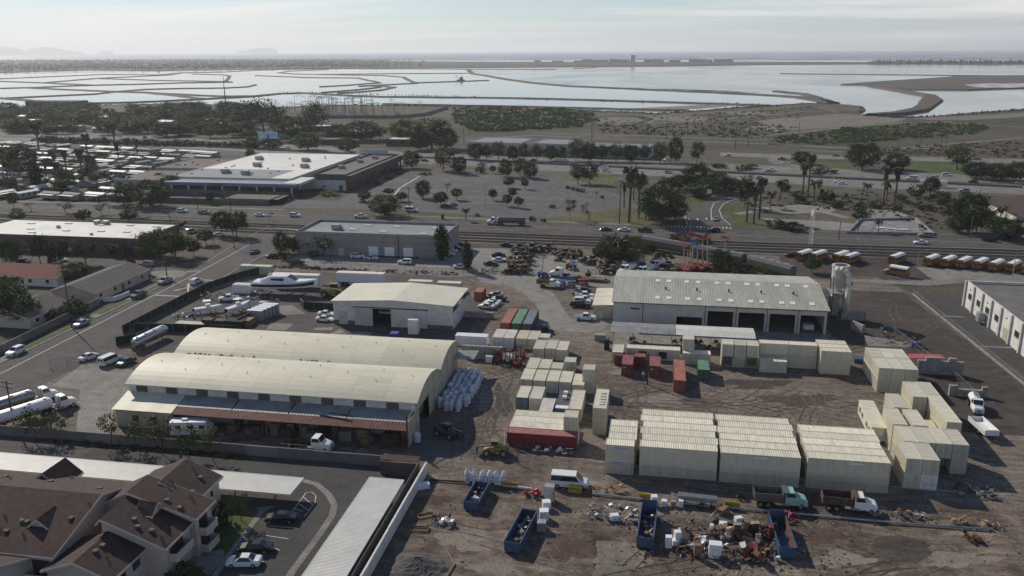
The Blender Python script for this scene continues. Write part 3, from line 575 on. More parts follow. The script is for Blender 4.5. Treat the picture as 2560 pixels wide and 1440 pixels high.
SCH=dict(cream=('cream_paint','cream_roof'),tan=('tan_paint','cream_roof'),red=('box_red','box_red_roof'),orange=('box_orange','box_orange_roof'),green=('box_green','box_green_roof'),teal=('box_teal','cream_roof'),blue=('box_blue','grey_roof'),grey=('box_grey','box_grey'),navy=('box_navy','box_grey'),white=('white','white_roof'))
def container(label,x,y,z=0.0,L=6.06,rot=0,col='cream',group=None,H=2.59,open_=None):
    """x, y: the near left corner as it stands on the ground; rot 0: long side runs away from the camera, 90: across it"""
    W=2.42
    c=(x+W/2,y+L/2) if rot==0 else (x+L/2,y+W/2)
    t=thing('shipping_container',label,'container',(*c,z),R(rot if rot!=90 else (90 if rnd.random()<.5 else-90)),group)
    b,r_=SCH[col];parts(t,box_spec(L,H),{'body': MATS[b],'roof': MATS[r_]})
    return t
# ------------------------------------------------------------------ road vehicles
def ring_at(s):
    x,zb,zm,zt,wb,wm,wt=s
    return [(x,-wb,zb),(x,-wm,zm),(x,-wt,zt),(x,wt,zt),(x,wm,zm),(x,wb,zb)]
def wheel_mesh(r,w_): return mk(lambda mb: mb.cyl((0,-w_/2,0),(0,w_/2,0),r,k=14),'wheel')
def rim_mesh(r,w_): return mk(lambda mb: mb.cyl((0,-w_/2-0.012,0),(0,w_/2+0.012,0),r*0.62,k=10),'rim')
WH={}
def wheels(spots,r=0.33,w_=0.22):
    """spec parts for wheels; meshes are moved copies so each wheel is a mesh in its own place"""
    out=[]
    for x,y in spots:
        out.append(('wheel',mk(lambda mb: mb.cyl((x,y-w_/2,r),(x,y+w_/2,r),r,k=14)),'tyre',[('rim',mk(lambda mb: mb.cyl((x,y-w_/2-0.012,r),(x,y+w_/2+0.012,r),r*0.6,k=10)),'rim')]))
    return out
def greenhouse(st,rw,rr,rf,cw,rear=True):
    """glass of a car from its stations: rear window rw->rr, windscreen rf->cw, side glass between"""
    out=[];e=0.014
    def screen(a,b):
        A,B=st[a],st[b];f=lambda s,k: s*k
        def fn(mb):
            p=lambda S,u,sg,d: (S[0]+(d if d else 0),sg*S[6]*u,S[3]+e)
            mb.quad((A[0],-A[6]*.94,A[3]+e),(B[0],-B[6]*.92,B[3]+e),(B[0],B[6]*.92,B[3]+e),(A[0],A[6]*.94,A[3]+e))
        return mk(fn)
    out.append(('windscreen',screen(cw,rf),'glass'))
    if rear: out.append(('rear_window',screen(rw,rr),'glass'))
    for s in (-1,1):
        def fn(mb):
            A,B,C,D=st[rw],st[rr],st[rf],st[cw]
            def at(S,f,zoff=0): return (S[0],s*((S[5]+(S[6]-S[5])*f)+e),S[2]+(S[3]-S[2])*f)
            a=at(B,0.12);b=at(B,0.86);c=at(C,0.86);d=at(C,0.12)
            lo=(A[0]+(B[0]-A[0])*0.45,a[1],a[2]);hi=(D[0]+(C[0]-D[0])*0.45,d[1],d[2])
            mb.quad(lo,b,c,hi)
        out.append(('side_window',mk(fn),'glass'))
    return out
def lamps(xf,xr,yf,zf,zr,yr=None):
    out=[]
    for s in (-1,1):
        out.append(('headlight',mk(lambda mb: mb.box(xf-0.05,xf+0.02,s*yf-0.16,s*yf+0.16,zf-0.07,zf+0.07)),'lamp_clear'))
        out.append(('tail_light',mk(lambda mb: mb.box(xr-0.02,xr+0.05,s*(yr or yf)-0.14,s*(yr or yf)+0.14,zr-0.09,zr+0.09)),'lamp_red'))
    return out
VEH={}
def car_type(name,st,idx,wx,wr=0.33,extra=None,lamp=None,rear=True):
    sp=[('body',mk(lambda mb: mb.loft([ring_at(s) for s in st]),'body',False),'paint')]+greenhouse(st,*idx,rear=rear)
    tr=max(s[4] for s in st)
    sp+=wheels([(x,s*(tr-0.09)) for x in wx for s in (-1,1)],wr)+(lamp or [])+(extra or [])
    VEH[name]=sp
car_type('sedan',[(-2.36,.45,.72,.84,.74,.78,.68),(-2.2,.28,.84,.99,.88,.9,.74),(-1.5,.26,.9,1.04,.9,.91,.70),(-.8,.26,.92,1.43,.9,.91,.57),(.35,.26,.9,1.45,.9,.91,.58),(1.2,.26,.88,.98,.9,.91,.70),(2.0,.28,.76,.86,.88,.88,.68),(2.33,.40,.58,.66,.72,.74,.6)],(2,3,4,5),(-1.42,1.45),lamp=lamps(2.28,-2.34,.6,.62,.78))
car_type('suv',[(-2.38,.45,.95,1.1,.82,.84,.74),(-2.3,.32,1.02,1.2,.92,.93,.78),(-2.15,.3,1.04,1.62,.92,.94,.68),(-1.85,.3,1.04,1.76,.92,.94,.66),(.3,.3,1.02,1.78,.92,.94,.66),(1.05,.3,1.0,1.14,.92,.94,.78),(2.05,.32,.92,1.04,.9,.92,.76),(2.38,.42,.7,.84,.8,.82,.68)],(1,3,4,5),(-1.4,1.45),.37,lamp=lamps(2.33,-2.36,.66,.8,1.05))
def bed(x0,x1,h0,h1,wd):
    def f(mb):
        mb.box(x0,x1,-wd,-wd+.08,h0,h1);mb.box(x0,x1,wd-.08,wd,h0,h1);mb.box(x0,x0+.07,-wd+.08,wd-.08,h0,h1);mb.box(x1-.06,x1,-wd+.08,wd-.08,h0,h1)
    return mk(f)
car_type('pickup',[(-2.75,.5,.62,.66,.9,.92,.9),(-2.7,.38,.64,.7,.94,.95,.92),(-.85,.36,.66,.72,.94,.95,.92),(-.80,.36,1.1,1.3,.94,.95,.8),(-.62,.36,1.12,1.86,.94,.95,.70),(.62,.36,1.12,1.88,.94,.95,.70),(1.3,.36,1.08,1.22,.94,.95,.8),(2.45,.38,1.0,1.12,.93,.94,.78),(2.72,.45,.8,.95,.85,.86,.72)],(3,4,5,6),(-1.65,1.75),.4,
         extra=[('cargo_bed',bed(-2.74,-.84,.66,1.12,.95),'paint')],lamp=lamps(2.68,-2.74,.7,.88,.85,.84))
car_type('van',[(-2.7,.4,1.1,1.9,.95,.98,.82),(-2.62,.32,1.12,2.08,.98,1.0,.84),(.9,.32,1.12,2.1,.98,1.0,.84),(1.75,.32,1.08,1.2,.98,1.0,.84),(2.45,.34,.95,1.05,.96,.97,.8),(2.68,.42,.75,.85,.88,.9,.7)],(0,1,2,3),(-1.75,1.7),.36,lamp=lamps(2.62,-2.7,.74,.8,1.0,.9),rear=False,
         extra=[('rear_window',mk(lambda mb: [mb.box(-2.73,-2.69,s*.42-.3,s*.42+.3,1.2,1.75) for s in (-1,1)]),'glass')])
def vehicle(kind,colour,label,px,py,hd,cat='car',group=None,name=None,scale=None,xy=None,z=0.055):
    x,y=xy or G(px,py)
    t=thing(name or {'sedan': 'car','suv': 'suv','pickup': 'pickup_truck','van': 'van'}.get(kind,kind),label,cat,(x,y,z),R(hd),group,scale)
    parts(t,VEH[kind],{'paint': MATS.get('car_'+colour,MATS.get(colour))})
    return t
# ------------------------------------------------------------------ lorries: built from shared pieces
def cab(x0,hood=True,h=2.9,w_=1.15):
    """conventional cab with its nose at x0 and facing +x"""
    st=[(x0-3.3,.7,1.9,h-.1,w_,w_,w_*.9),(x0-3.15,.7,1.9,h,w_,w_,w_*.88),(x0-2.0,.7,1.9,h,w_,w_,w_*.88),(x0-1.55,.7,1.75,1.95,w_,w_,w_*.85),(x0-.25,.6,1.45,1.6,w_*.95,w_*.95,w_*.7),(x0,.65,1.2,1.35,w_*.88,w_*.88,w_*.66)]
    return [('cab',mk(lambda mb: mb.loft([ring_at(s) for s in st])),'paint')]+greenhouse(st,1,1,2,3,rear=False)+[
        ('grille',mk(lambda mb: mb.box(x0-.02,x0+.03,-.45,.45,.75,1.25)),'steel'),('bumper',mk(lambda mb: mb.box(x0-.05,x0+.14,-w_,w_,.42,.66)),'steel')]+[('headlight',mk(lambda mb: mb.box(x0-.05,x0+.02,s*.78-.15,s*.78+.15,.85,1.05)),'lamp_clear') for s in (-1,1)]
def chassis(x0,x1): return [('chassis',mk(lambda mb: (mb.box(x0,x1,-.45,-.33,.72,.95),mb.box(x0,x1,.33,.45,.72,.95),[mb.box(x,x+.1,-.33,.33,.75,.92) for x in np.arange(x0+.2,x1-.2,1.1)])),'black')]
def axles(xs,dual=(),r=.5): return wheels([(x,s*(0.98 if i not in dual else 0.86)) for i,x in enumerate(xs) for s in (-1,1)],r,.3)+[]
def duals(xs,r=.5): return wheels([(x,s*.88) for x in xs for s in (-1,1)],r,.55)
def fuel(x): return [('fuel_tank',mk(lambda mb: mb.cyl((x-.6,s*.95,.75),(x+.6,s*.95,.75),.3,k=10)),'steel') for s in (-1,1)]
stack_=lambda x: [('exhaust_stack',mk(lambda mb: mb.cyl((x,s*.9,1),(x,s*.9,3.3),.08,k=6)),'steel') for s in (-1,1)]
def tankbody(x0,x1,r,zc,m,hat=True,k=16,ell=1.15):
    def f(mb):
        rings=[]
        for x,q in ((x0,.55),(x0+.25,.9),(x0+.5,1),(x1-.5,1),(x1-.25,.9),(x1,.55)): rings.append([(x,r*q*ell*math.cos(2*math.pi*i/k),zc+r*q*math.sin(2*math.pi*i/k)) for i in range(k)])
        mb.loft(rings)
    sp=[('tank',mk(f,smooth=True),m)]
    if hat:
        sp+=[('hatch',mk(lambda mb: mb.cyl((x,0,zc+r-.03),(x,0,zc+r+.16),.28,k=10)),'steel') for x in np.linspace(x0+1.2,x1-1.2,4)]
        sp+=[('walkway',mk(lambda mb: mb.box(x0+.6,x1-.6,.35,.75,zc+r*.93,zc+r*.93+.05)),'galv'),('ladder',mk(lambda mb: ([mb.box(x0-.08,x0-.03,y,y+.05,.6,zc+r) for y in (-.25,.2)],[mb.box(x0-.08,x0-.04,-.2,.2,z,z+.04) for z in np.arange(.8,zc+r,.3)])),'galv')]
    return sp
VEH['tractor']=cab(2.9)+chassis(-3.3,2.6)+axles([1.9])+duals([-1.6,-2.8])+fuel(0.1)+stack_(-.6)+[('sleeper',mk(lambda mb: mb.box(-1.0,-.42,-1.1,1.1,.9,2.85)),'paint')]
VEH['tank_trailer']=tankbody(-5.6,5.6,1.0,2.05,'tankm')+chassis(-5.4,5.2)+duals([-3.6,-4.8])+[('landing_leg',mk(lambda mb: mb.box(3.0,3.15,s*.7-.08,s*.7+.08,0.02,1.0)),'black') for s in (-1,1)]
VEH['water_truck']=cab(4.0)+chassis(-3.6,3.6)+axles([3.0])+duals([-1.7,-2.9])+tankbody(-3.6,.5,.95,1.95,'paint',hat=True)
VEH['tank_semi']=cab(8.2)+chassis(-7.2,7.8)+axles([7.2])+duals([3.4,2.2,-5.2,-6.4])+fuel(5.0)+stack_(4.9)+tankbody(-7.2,3.9,.98,2.1,'tankm')
VEH['box_trailer']=[('body',mk(lambda mb: mb.box(-7.2,7.2,-1.28,1.28,1.15,3.95)),'paint'),('roof_panel',mk(lambda mb: corr(mb,(-7.15,-1.25,3.955),(1,0,0),(0,1,0),(0,0,1),14.3,2.5,.6,.02)),'white_roof'),('rear_door',mk(lambda mb: mb.box(-7.24,-7.2,-1.2,1.2,1.2,3.9)),'steel')]+chassis(-7,7)+duals([-4.6,-5.8])+[('landing_leg',mk(lambda mb: mb.box(4.6,4.75,s*.7-.08,s*.7+.08,0.02,1.1)),'black') for s in (-1,1)]
def dumpbody(x0,x1,z0,z1,w_=1.2,wall=.09,m='bodym'):
    def f(mb):
        mb.box(x0,x1,-w_,w_,z0,z0+.1);mb.box(x0,x1,-w_,-w_+wall,z0+.1,z1);mb.box(x0,x1,w_-wall,w_,z0+.1,z1);mb.box(x1-wall,x1,-w_+wall,w_-wall,z0+.1,z1+.25);mb.box(x0,x0+wall,-w_+wall,w_-wall,z0+.1,z1)
    def ribs(mb):
        for x in np.arange(x0+.3,x1,.8):
            for s in (-1,1): mb.box(x,x+.1,s*(w_+.03)-.03,s*(w_+.03)+.03,z0,z1)
        for s in (-1,1): mb.box(x0,x1,s*w_-.05,s*w_+.05,z1,z1+.1)
    return [('dump_body',mk(f),m),('rib',mk(ribs),m)]
VEH['dump_truck']=cab(4.1,h=2.7)+chassis(-3.4,3.8)+axles([3.1])+duals([-1.6,-2.8])+dumpbody(-3.7,.6,1.15,2.35)+[('cab_guard',mk(lambda mb: mb.box(.45,1.3,-1.2,1.2,2.72,2.8)),'bodym')]+fuel(1.0)
def stakes(mb):
    for x in np.arange(-3.4,.5,.55):
        for s in (-1,1): mb.box(x,x+.08,s*1.2-.03,s*1.2+.03,1.1,2.2)
    for z in (1.25,1.5,1.75,2.0):
        for s in (-1,1): mb.box(-3.45,.5,s*1.2-.06,s*1.2-.03,z,z+.17)
        mb.box(-3.47,-3.42,-1.2,1.2,z,z+.17)
VEH['stake_truck']=cab(3.6,h=2.4,w_=1.05)+chassis(-3.3,3.3)+axles([2.6],r=.42)+duals([-2.0],r=.42)+[('flatbed',mk(lambda mb: mb.box(-3.5,.55,-1.22,1.22,1.0,1.1)),'wood'),('stake_side',mk(stakes),'rail')]
VEH['chassis_truck']=cab(4.2,h=2.7)+chassis(-5.0,3.9)+axles([3.2])+duals([-3.2])+fuel(.8)
VEH['semi_truck']=VEH['tractor'][:]
VEH['lowboy_trailer']=[('deck',mk(lambda mb: (mb.box(-4.6,3.2,-1.25,1.25,.75,.95),mb.box(3.2,5.6,-1.0,1.0,1.2,1.4),mb.prism([(3.0,-1),(3.4,-1),(3.4,1),(3.0,1)],.75,1.4))),'wood'),('loading_ramp',mk(lambda mb: [mb.prism([(-6.2,s*.7-.35),(-4.6,s*.7-.35),(-4.6,s*.7+.35),(-6.2,s*.7+.35)],.1,[.15,.9,.9,.15]) for s in (-1,1)]),'wood')]+duals([-2.6,-3.7],r=.42)+chassis(-4.4,5.2)
# school bus
def bus(L=10.2):
    l=L/2
    prof=[(-1.18,.45),(-1.2,2.35),(-1.1,2.75),(-.75,2.97),(.75,2.97),(1.1,2.75),(1.2,2.35),(1.18,.45)]
    roof=[(-1.205,2.42),(-1.11,2.765),(-.76,2.99),(.76,2.99),(1.11,2.765),(1.205,2.42)]
    sp=[('body',mk(lambda mb: mb.extr(prof,-l,l-1.6)),'bus_yellow'),('roof',mk(lambda mb: mb.extr(roof,-l+.02,l-1.62)),'white'),
          ('hood',mk(lambda mb: mb.loft([ring_at(s) for s in ((l-1.62,.5,1.3,1.75,1.1,1.1,.9),(l-.3,.5,1.15,1.45,1.05,1.05,.75),(l,.55,1.0,1.2,.95,.95,.65))])),'bus_yellow'),
          ('windscreen',mk(lambda mb: mb.box(l-1.62,l-1.585,-1.02,1.02,1.75,2.5)),'glass'),('bumper',mk(lambda mb: (mb.box(l,l+.15,-1.15,1.15,.45,.7),mb.box(-l-.15,-l,-1.15,1.15,.45,.7))),'black')]
    n=int((L-2.6)/.72)
    for s in (-1,1):
        for i in range(n): sp.append(('window',mk(lambda mb: mb.box(-l+.5+i*.72,-l+1.06+i*.72,s*1.2-.02,s*1.2+.02,1.62,2.3)),'window_dark'))
        for z in (1.0,1.38): sp.append(('rub_rail',mk(lambda mb: mb.box(-l+.05,l-1.7,s*1.2-.03,s*1.2+.03,z,z+.07)),'black'))
    for y in (-.72,.72): sp.append(('rear_window',mk(lambda mb: mb.box(-l-.03,-l,y-.28,y+.28,1.6,2.3)),'window_dark'))
    sp.append(('rear_door',mk(lambda mb: mb.box(-l-.03,-l,-.36,.36,.9,2.3)),'bus_yellow',[('pane',mk(lambda mb: (mb.box(-l-.05,-l-.03,-.28,.28,1.6,2.2),mb.box(-l-.05,-l-.03,-.28,.28,1.0,1.4))),'window_dark')]))
    sp+=wheels([(l-1.1,s*1.0) for s in (-1,1)]+[(-l+2.6,s*1.0) for s in (-1,1)],.48,.3)
    return sp
VEH['school_bus']=bus(9.0);VEH['short_bus']=bus(7.0)
# ------------------------------------------------------------------ yard machines
def cabin(x0,x1,w_,z0,z1):
    def f(mb):
        for x in (x0,x1-.08):
            for y in (-w_,w_-.08): mb.box(x,x+.08,y,y+.08,z0,z1)
        mb.box(x0-.1,x1+.1,-w_-.08,w_+.08,z1,z1+.1)
    return [('cab_frame',mk(f),'paint'),('cab_glass',mk(lambda mb: mb.box(x0+.03,x1-.03,-w_+.03,w_-.03,z0+.55,z1)),'glass')]
VEH['backhoe']=[('body',mk(lambda mb: (mb.prism([(.2,-.5),(2.0,-.45),(2.0,.45),(.2,.5)],.7,[1.75,1.5,1.5,1.75]),mb.box(-1.3,.2,-.75,.75,.6,1.2))),'paint')]+cabin(-1.1,.2,.7,1.2,2.7)+wheels([(-.9,s*.85) for s in (-1,1)],.72,.42)+wheels([(1.5,s*.8) for s in (-1,1)],.48,.3)+[
    ('loader_arm',mk(lambda mb: [mb.cyl((.4,s*.7,1.2),(2.7,s*.75,.6),.1,k=5) for s in (-1,1)]),'paint'),('bucket',mk(lambda mb: mb.extr([(2.5,.1),(3.3,.08),(2.7,.35),(2.6,.9),(2.45,.9)],-1.05,1.05,'y')),'machine_dark'),
    ('boom',mk(lambda mb: mb.cyl((-1.5,0,.9),(-2.3,0,2.9),.16,.12,k=5)),'paint'),('dipper_stick',mk(lambda mb: mb.cyl((-2.3,0,2.9),(-2.9,0,1.1),.12,.1,k=5)),'paint'),('hoe_bucket',mk(lambda mb: mb.extr([(-3.2,.5),(-2.8,1.2),(-2.5,.9),(-2.7,.4)],-.3,.3,'y')),'machine_dark')]
VEH['skid_steer']=[('body',mk(lambda mb: mb.loft([ring_at(s) for s in ((-1.2,.35,.8,1.4,.6,.6,.55),(-.4,.3,.9,1.5,.62,.62,.58),(.6,.3,.6,.9,.6,.6,.5),(1.0,.3,.4,.5,.55,.55,.5))])),'paint')]+cabin(-.5,.5,.45,1.0,2.05)+wheels([(x,s*.72) for x in (-.7,.6) for s in (-1,1)],.4,.28)+[('lift_arm',mk(lambda mb: [mb.cyl((-1.1,s*.68,1.5),(1.3,s*.68,.6),.08,k=5) for s in (-1,1)]),'paint'),('bucket',mk(lambda mb: mb.extr([(1.1,.1),(1.8,.08),(1.3,.3),(1.2,.65),(1.05,.65)],-.85,.85,'y')),'machine_dark')]
VEH['tractor_farm']=[('hood',mk(lambda mb: mb.prism([(0,-.38),(1.9,-.32),(1.9,.32),(0,.38)],.8,[1.55,1.4,1.4,1.55])),'paint'),('seat_deck',mk(lambda mb: mb.box(-.9,0,-.6,.6,.7,1.0)),'machine_dark'),('canopy',mk(lambda mb: (mb.box(-1.0,.35,-.75,.75,2.5,2.6),[mb.box(x,x+.07,y,y+.07,.9,2.5) for x in (-.9,.2) for y in (-.65,.58)])),'canopym')]+wheels([(-.5,s*.8) for s in (-1,1)],.78,.42)+wheels([(1.5,s*.65) for s in (-1,1)],.42,.25)+[('rake',mk(lambda mb: (mb.box(-2.0,-1.7,-1.0,1.0,.3,.55),[mb.box(-2.0,-1.9,y,y+.08,.05,.5) for y in np.arange(-1,1,.25)])),'machine_dark')]
VEH['excavator']=[('track',mk(lambda mb: mb.extr([(-1.1,.15),(-.9,0.02),(.9,.02),(1.1,.15),(1.1,.4),(.9,.5),(-.9,.5),(-1.1,.4)],s*.65-.2,s*.65+.2,'y')),'black') for s in (-1,1)]+[('house',mk(lambda mb: mb.prism([(-1.2,-.7),(.6,-.75),(.6,.75),(-1.2,.7)],.6,1.25)),'paint')]+cabin(-.3,.5,.55,1.0,2.1)+[('boom',mk(lambda mb: (mb.cyl((.7,0,.9),(1.7,0,2.3),.15,.12,k=5),mb.cyl((1.7,0,2.3),(2.6,0,2.1),.12,.1,k=5))),'paint'),('dipper_stick',mk(lambda mb: mb.cyl((2.6,0,2.1),(2.9,0,.8),.1,.08,k=5)),'paint'),('bucket',mk(lambda mb: mb.extr([(2.6,.3),(3.1,.5),(3.0,.9),(2.7,.8)],-.3,.3,'y')),'machine_dark')]
VEH['forklift']=[('body',mk(lambda mb: mb.loft([ring_at(s) for s in ((-1.2,.35,.8,1.1,.55,.55,.5),(-.8,.25,.9,1.25,.58,.58,.5),(.2,.25,.6,.8,.55,.55,.5),(.7,.25,.5,.6,.5,.5,.45))])),'paint'),('overhead_guard',mk(lambda mb: (mb.box(-.7,.5,-.5,.5,2.1,2.17),[mb.box(x,x+.06,y,y+.06,.8,2.1) for x in (-.7,.44) for y in (-.5,.44)])),'black'),('mast',mk(lambda mb: ([mb.box(.75,.87,s*.38-.05,s*.38+.05,.1,2.4) for s in (-1,1)],mb.box(.77,.85,-.38,.38,2.25,2.35),mb.box(.77,.85,-.38,.38,1.2,1.3))),'mastm'),('fork',mk(lambda mb: [mb.box(.85,1.9,s*.25-.05,s*.25+.05,.08,.13) for s in (-1,1)]),'steel')]+wheels([(-.75,s*.5) for s in (-1,1)],.28,.2)+wheels([(.5,s*.5) for s in (-1,1)],.33,.22)
VEH['telehandler']=[('body',mk(lambda mb: mb.loft([ring_at(s) for s in ((-2.4,.7,1.1,1.5,.8,.8,.7),(-2.0,.6,1.2,1.7,.85,.85,.75),(1.2,.6,1.0,1.3,.85,.85,.75),(1.9,.6,.9,1.0,.75,.75,.65))])),'paint')]+cabin(-.5,.7,.45,1.3,2.5)+[('boom',mk(lambda mb: mb.cyl((-2.2,.25,2.0),(3.0,.25,1.5),.22,.17,k=6)),'paint'),('carriage',mk(lambda mb: (mb.box(3.0,3.15,-.6,.9,.5,1.6),mb.box(3.15,4.2,-.3,-.15,.45,.52),mb.box(3.15,4.2,.5,.65,.45,.52))),'machine_dark')]+wheels([(x,s*.95) for x in (-1.5,1.4) for s in (-1,1)],.65,.42)
def boom_lift(h):
    basket=lambda mb: (mb.box(-.1,.75,-1.1,1.1,h,h+.06),[mb.box(x,x+.05,y,y+.05,h,h+1.1) for x in (-.1,.7) for y in (-1.1,-.4,.35,1.05)],[mb.box(-.1,.75,y,y+.05,h+z,h+z+.06) for y in (-1.1,1.05) for z in (.5,1.05)],[mb.box(x,x+.05,-1.1,1.1,h+z,h+z+.06) for x in (-.1,.7) for z in (.5,1.05)],mb.box(.45,.75,-.4,.4,h+.6,h+1.0))
    return [('chassis',mk(lambda mb: mb.box(-1.5,1.5,-.7,.7,.55,1.0)),'machine_dark'),('turntable',mk(lambda mb: (mb.prism([(-1.9,-1.0),(.5,-1.0),(.9,0),(.5,1.0),(-1.9,1.0)],1.0,[1.9,1.6,1.5,1.6,1.9]))),'paint'),('engine_cover',mk(lambda mb: [mb.sphere((-1.0,s*.7,1.75),.5,8,3,.6,0) for s in (-1,1)],smooth=True),'paint'),('boom',mk(lambda mb: (mb.cyl((-.9,0,1.6),(-.3,0,h*.55),.2,.17,k=6),mb.cyl((-.3,0,h*.55),(0,0,h),.14,.12,k=6))),'boomm'),('basket',mk(basket),'basketm')]+wheels([(x,s*.95) for x in (-1.1,1.1) for s in (-1,1)],.5,.36)
for h in (6.5,8.0,9.0,5.0): VEH['boom_lift%d'%int(h*10)]=boom_lift(h)
VEH['scissor_lift']=[('base',mk(lambda mb: mb.box(-1.2,1.2,-.55,.55,.3,.75)),'paint'),('scissor',mk(lambda mb: [(mb.cyl((-1,s*.4,.8+i*.3),(1,s*.4,1.1+i*.3),.04,k=4),mb.cyl((1,s*.4,.8+i*.3),(-1,s*.4,1.1+i*.3),.04,k=4)) for s in (-1,1) for i in range(3)]),'paint'),('platform',mk(lambda mb: (mb.box(-1.25,1.25,-.6,.6,1.8,1.88),[mb.box(x,x+.04,y,y+.04,1.88,2.9) for x in (-1.25,0,1.2) for y in (-.6,.56)],[mb.box(-1.25,1.25,y,y+.04,z,z+.05) for y in (-.6,.56) for z in (2.4,2.85)])),'paint')]+wheels([(x,s*.5) for x in (-.85,.85) for s in (-1,1)],.25,.16)
def machine(kind,colour,label,px,py,hd,cat,name,group=None,scale=None,over=None,z=0.05,xy=None):
    x,y=xy or G(px,py);t=thing(name,label,cat,(x,y,z),R(hd),group,scale)
    parts(t,VEH[kind],{'paint': MATS[colour],'canopym': MATS['tan_machine'],'mastm': MATS['box_red'],'boomm': MATS['lift_cream'],'basketm': MATS['lift_red'],'tankm': MATS['tank_steel'],'bodym': MATS['rusty_steel'],'rail': MATS['wood'],**(over or {})})
    return t
# ------------------------------------------------------------------ buildings
mat('mh_wall',(.36,.35,.33),.8,var=.1,rand=.25)
mat('vault_cream',(0.62,0.58,0.43),0.55,var=0.06,scale=0.12,rand=0.03,dirt=0.35,stretch=(0.5,2,2),scale2=1.5)
mat('gable_cream',(0.64,0.605,0.47),0.55,var=0.05,scale=0.15,rand=0.02,dirt=0.15,scale2=1.5)
mat('wall_white',(0.62,0.61,0.56),0.7,var=0.08,scale=0.6,dirt=0.18,scale2=3);mat('wall_grey',(0.49,0.485,0.46),0.7,var=0.08,scale=0.6,dirt=0.12,scale2=3);mat('wall_tan',(0.40,0.365,0.28),0.8,var=0.1,scale=0.6,dirt=0.15)
mat('wall_beige',(0.50,0.42,0.36),0.9,var=0.06,scale=0.6,rand=0.03,scale2=5);mat('wall_brown',(0.13,0.10,0.085),0.9,var=0.12,scale=0.4);mat('tilt_grey',(0.27,0.255,0.235),0.85,var=0.06,scale=0.4,dirt=0.12,rand=0.03);mat('wall_blue',(0.16,0.23,0.33),0.6,var=0.1,scale=0.4);mat('store_front',(0.07,0.085,0.12),0.4,var=0.3,scale=0.3)
mat('flat_white_roof',(0.68,0.66,0.60),0.75,var=0.07,scale=0.08,dirt=0.35,scale2=0.8);mat('flat_grey_roof',(0.235,0.245,0.255),0.85,var=0.08,scale=0.1,dirt=0.2,scale2=1);mat('gravel_roof',(0.16,0.15,0.14),0.95,var=0.15,scale=0.2,scale2=2)
mat('ribbed_roof',(0.46,0.44,0.36),0.5,metal=0.15,var=0.10,scale=0.25,stretch=(2,0.3,1),dirt=0.25,scale2=2);mat('skylight',(0.84,0.82,0.74),0.35,var=0.05,rand=0.04)
mat('red_roof_metal',(0.125,0.045,0.038),0.8,var=0.2,scale=0.7,dirt=0.25);mat('grey_tin',(0.28,0.275,0.265),0.6,metal=0.2,var=0.15,scale=0.5,dirt=0.3,rand=0.05);mat('canopy_tin',(0.62,0.60,0.54),0.5,var=0.06,scale=0.5,rand=0.04,dirt=0.12)
mat('shingle_brown',(0.068,0.042,0.036),0.95,var=0.2,scale=1.2,scale2=9,coords='World');mat('shingle_grey',(0.105,0.10,0.088),0.95,var=0.15,scale=1.2,scale2=9,coords='World');mat('tile_red',(0.20,0.055,0.045),0.9,var=0.2,scale=1.2,scale2=9);mat('fascia',(0.52,0.46,0.41),0.8,var=0.06);mat('louver',(0.13,0.125,0.115),0.8,var=0.2,scale=3)
def wallbox(name,par,m,x0,x1,y0,y1,z0,z1): return obj(name,MB().box(x0,x1,y0,y1,z0,z1),MATS[m],par)
def flat_block(root,x0,x1,y0,y1,h,wall,roof,par_h=0.6,t=0.3):
    mb=MB();mb.box(x0,x1,y0,y0+t,0,h);mb.box(x0,x1,y1-t,y1,0,h);mb.box(x0,x0+t,y0+t,y1-t,0,h);mb.box(x1-t,x1,y0+t,y1-t,0,h)
    obj('wall',mb,MATS[wall],root)
    return obj('roof',MB().box(x0+t,x1-t,y0+t,y1-t,h-par_h-.2,h-par_h),MATS[roof],root)
def rooflight(root,x,y,z,a=2.6,b=1.3,m='skylight'):
    obj('skylight',MB().loft([[(x-a/2,y-b/2,z),(x+a/2,y-b/2,z),(x+a/2,y+b/2,z),(x-a/2,y+b/2,z)],[(x-a*.44,y-b*.4,z+.35),(x+a*.44,y-b*.4,z+.35),(x+a*.44,y+b*.4,z+.35),(x-a*.44,y+b*.4,z+.35)]]),MATS[m],root)
def aircon(root,x,y,z,s=1.0,m='galv'):
    o=obj('air_conditioner',MB().box(x-1.2*s,x+1.2*s,y-.8*s,y+.8*s,z+.25,z+1.5*s).box(x-1.0*s,x+1.0*s,y-.6*s,y+.6*s,z,z+.25),MATS[m],root)
    obj('duct',MB().box(x+1.2*s,x+2.0*s,y-.4*s,y+.4*s,z+.1,z+1.0*s),MATS[m],o)
# --- twin-vault warehouse
w_=thing('warehouse','long warehouse with twin cream barrel-vault roofs and a lean-to with red edge','warehouse',(0,0,0))
X0,X1,Y0,Y1,YV,ZE=-96.4,-40.6,132.6,164.6,148.6,6.7
def arc(y0,y1,rise,n=14):
    pts=[]
    for i in range(n+1):
        t=i/n;pts.append((y0+(y1-y0)*t,ZE+rise*(1-(2*t-1)**2)))
    return pts
NP=9;dx=(X1+.5-(X0-.5))/NP
for (ya,yb) in ((Y0-.5,YV),(YV,Y1+.4)):
    A=arc(ya,yb,2.15);prof=A+[(y,z-.16) for y,z in reversed(A)]
    for i in range(NP):
        o=obj('roof_panel',MB().extr(prof,X0-.5+i*dx+.012,X0-.5+(i+1)*dx-.012),MATS['vault_cream'],w_)
    for k in range(NP):
        for f in ((.3,.62) if k%2 else (.45,)):
            j=int(f*14);y,z=A[j];obj('roof_vent',MB().cyl((X0+3+k*dx,y,z),(X0+3+k*dx,y,z+.28),.06,k=5),MATS['rusty_steel'],w_)
obj('valley_gutter',MB().box(X0,X1,YV-.25,YV+.25,ZE-.05,ZE+.12),MATS['grey_tin'],w_)
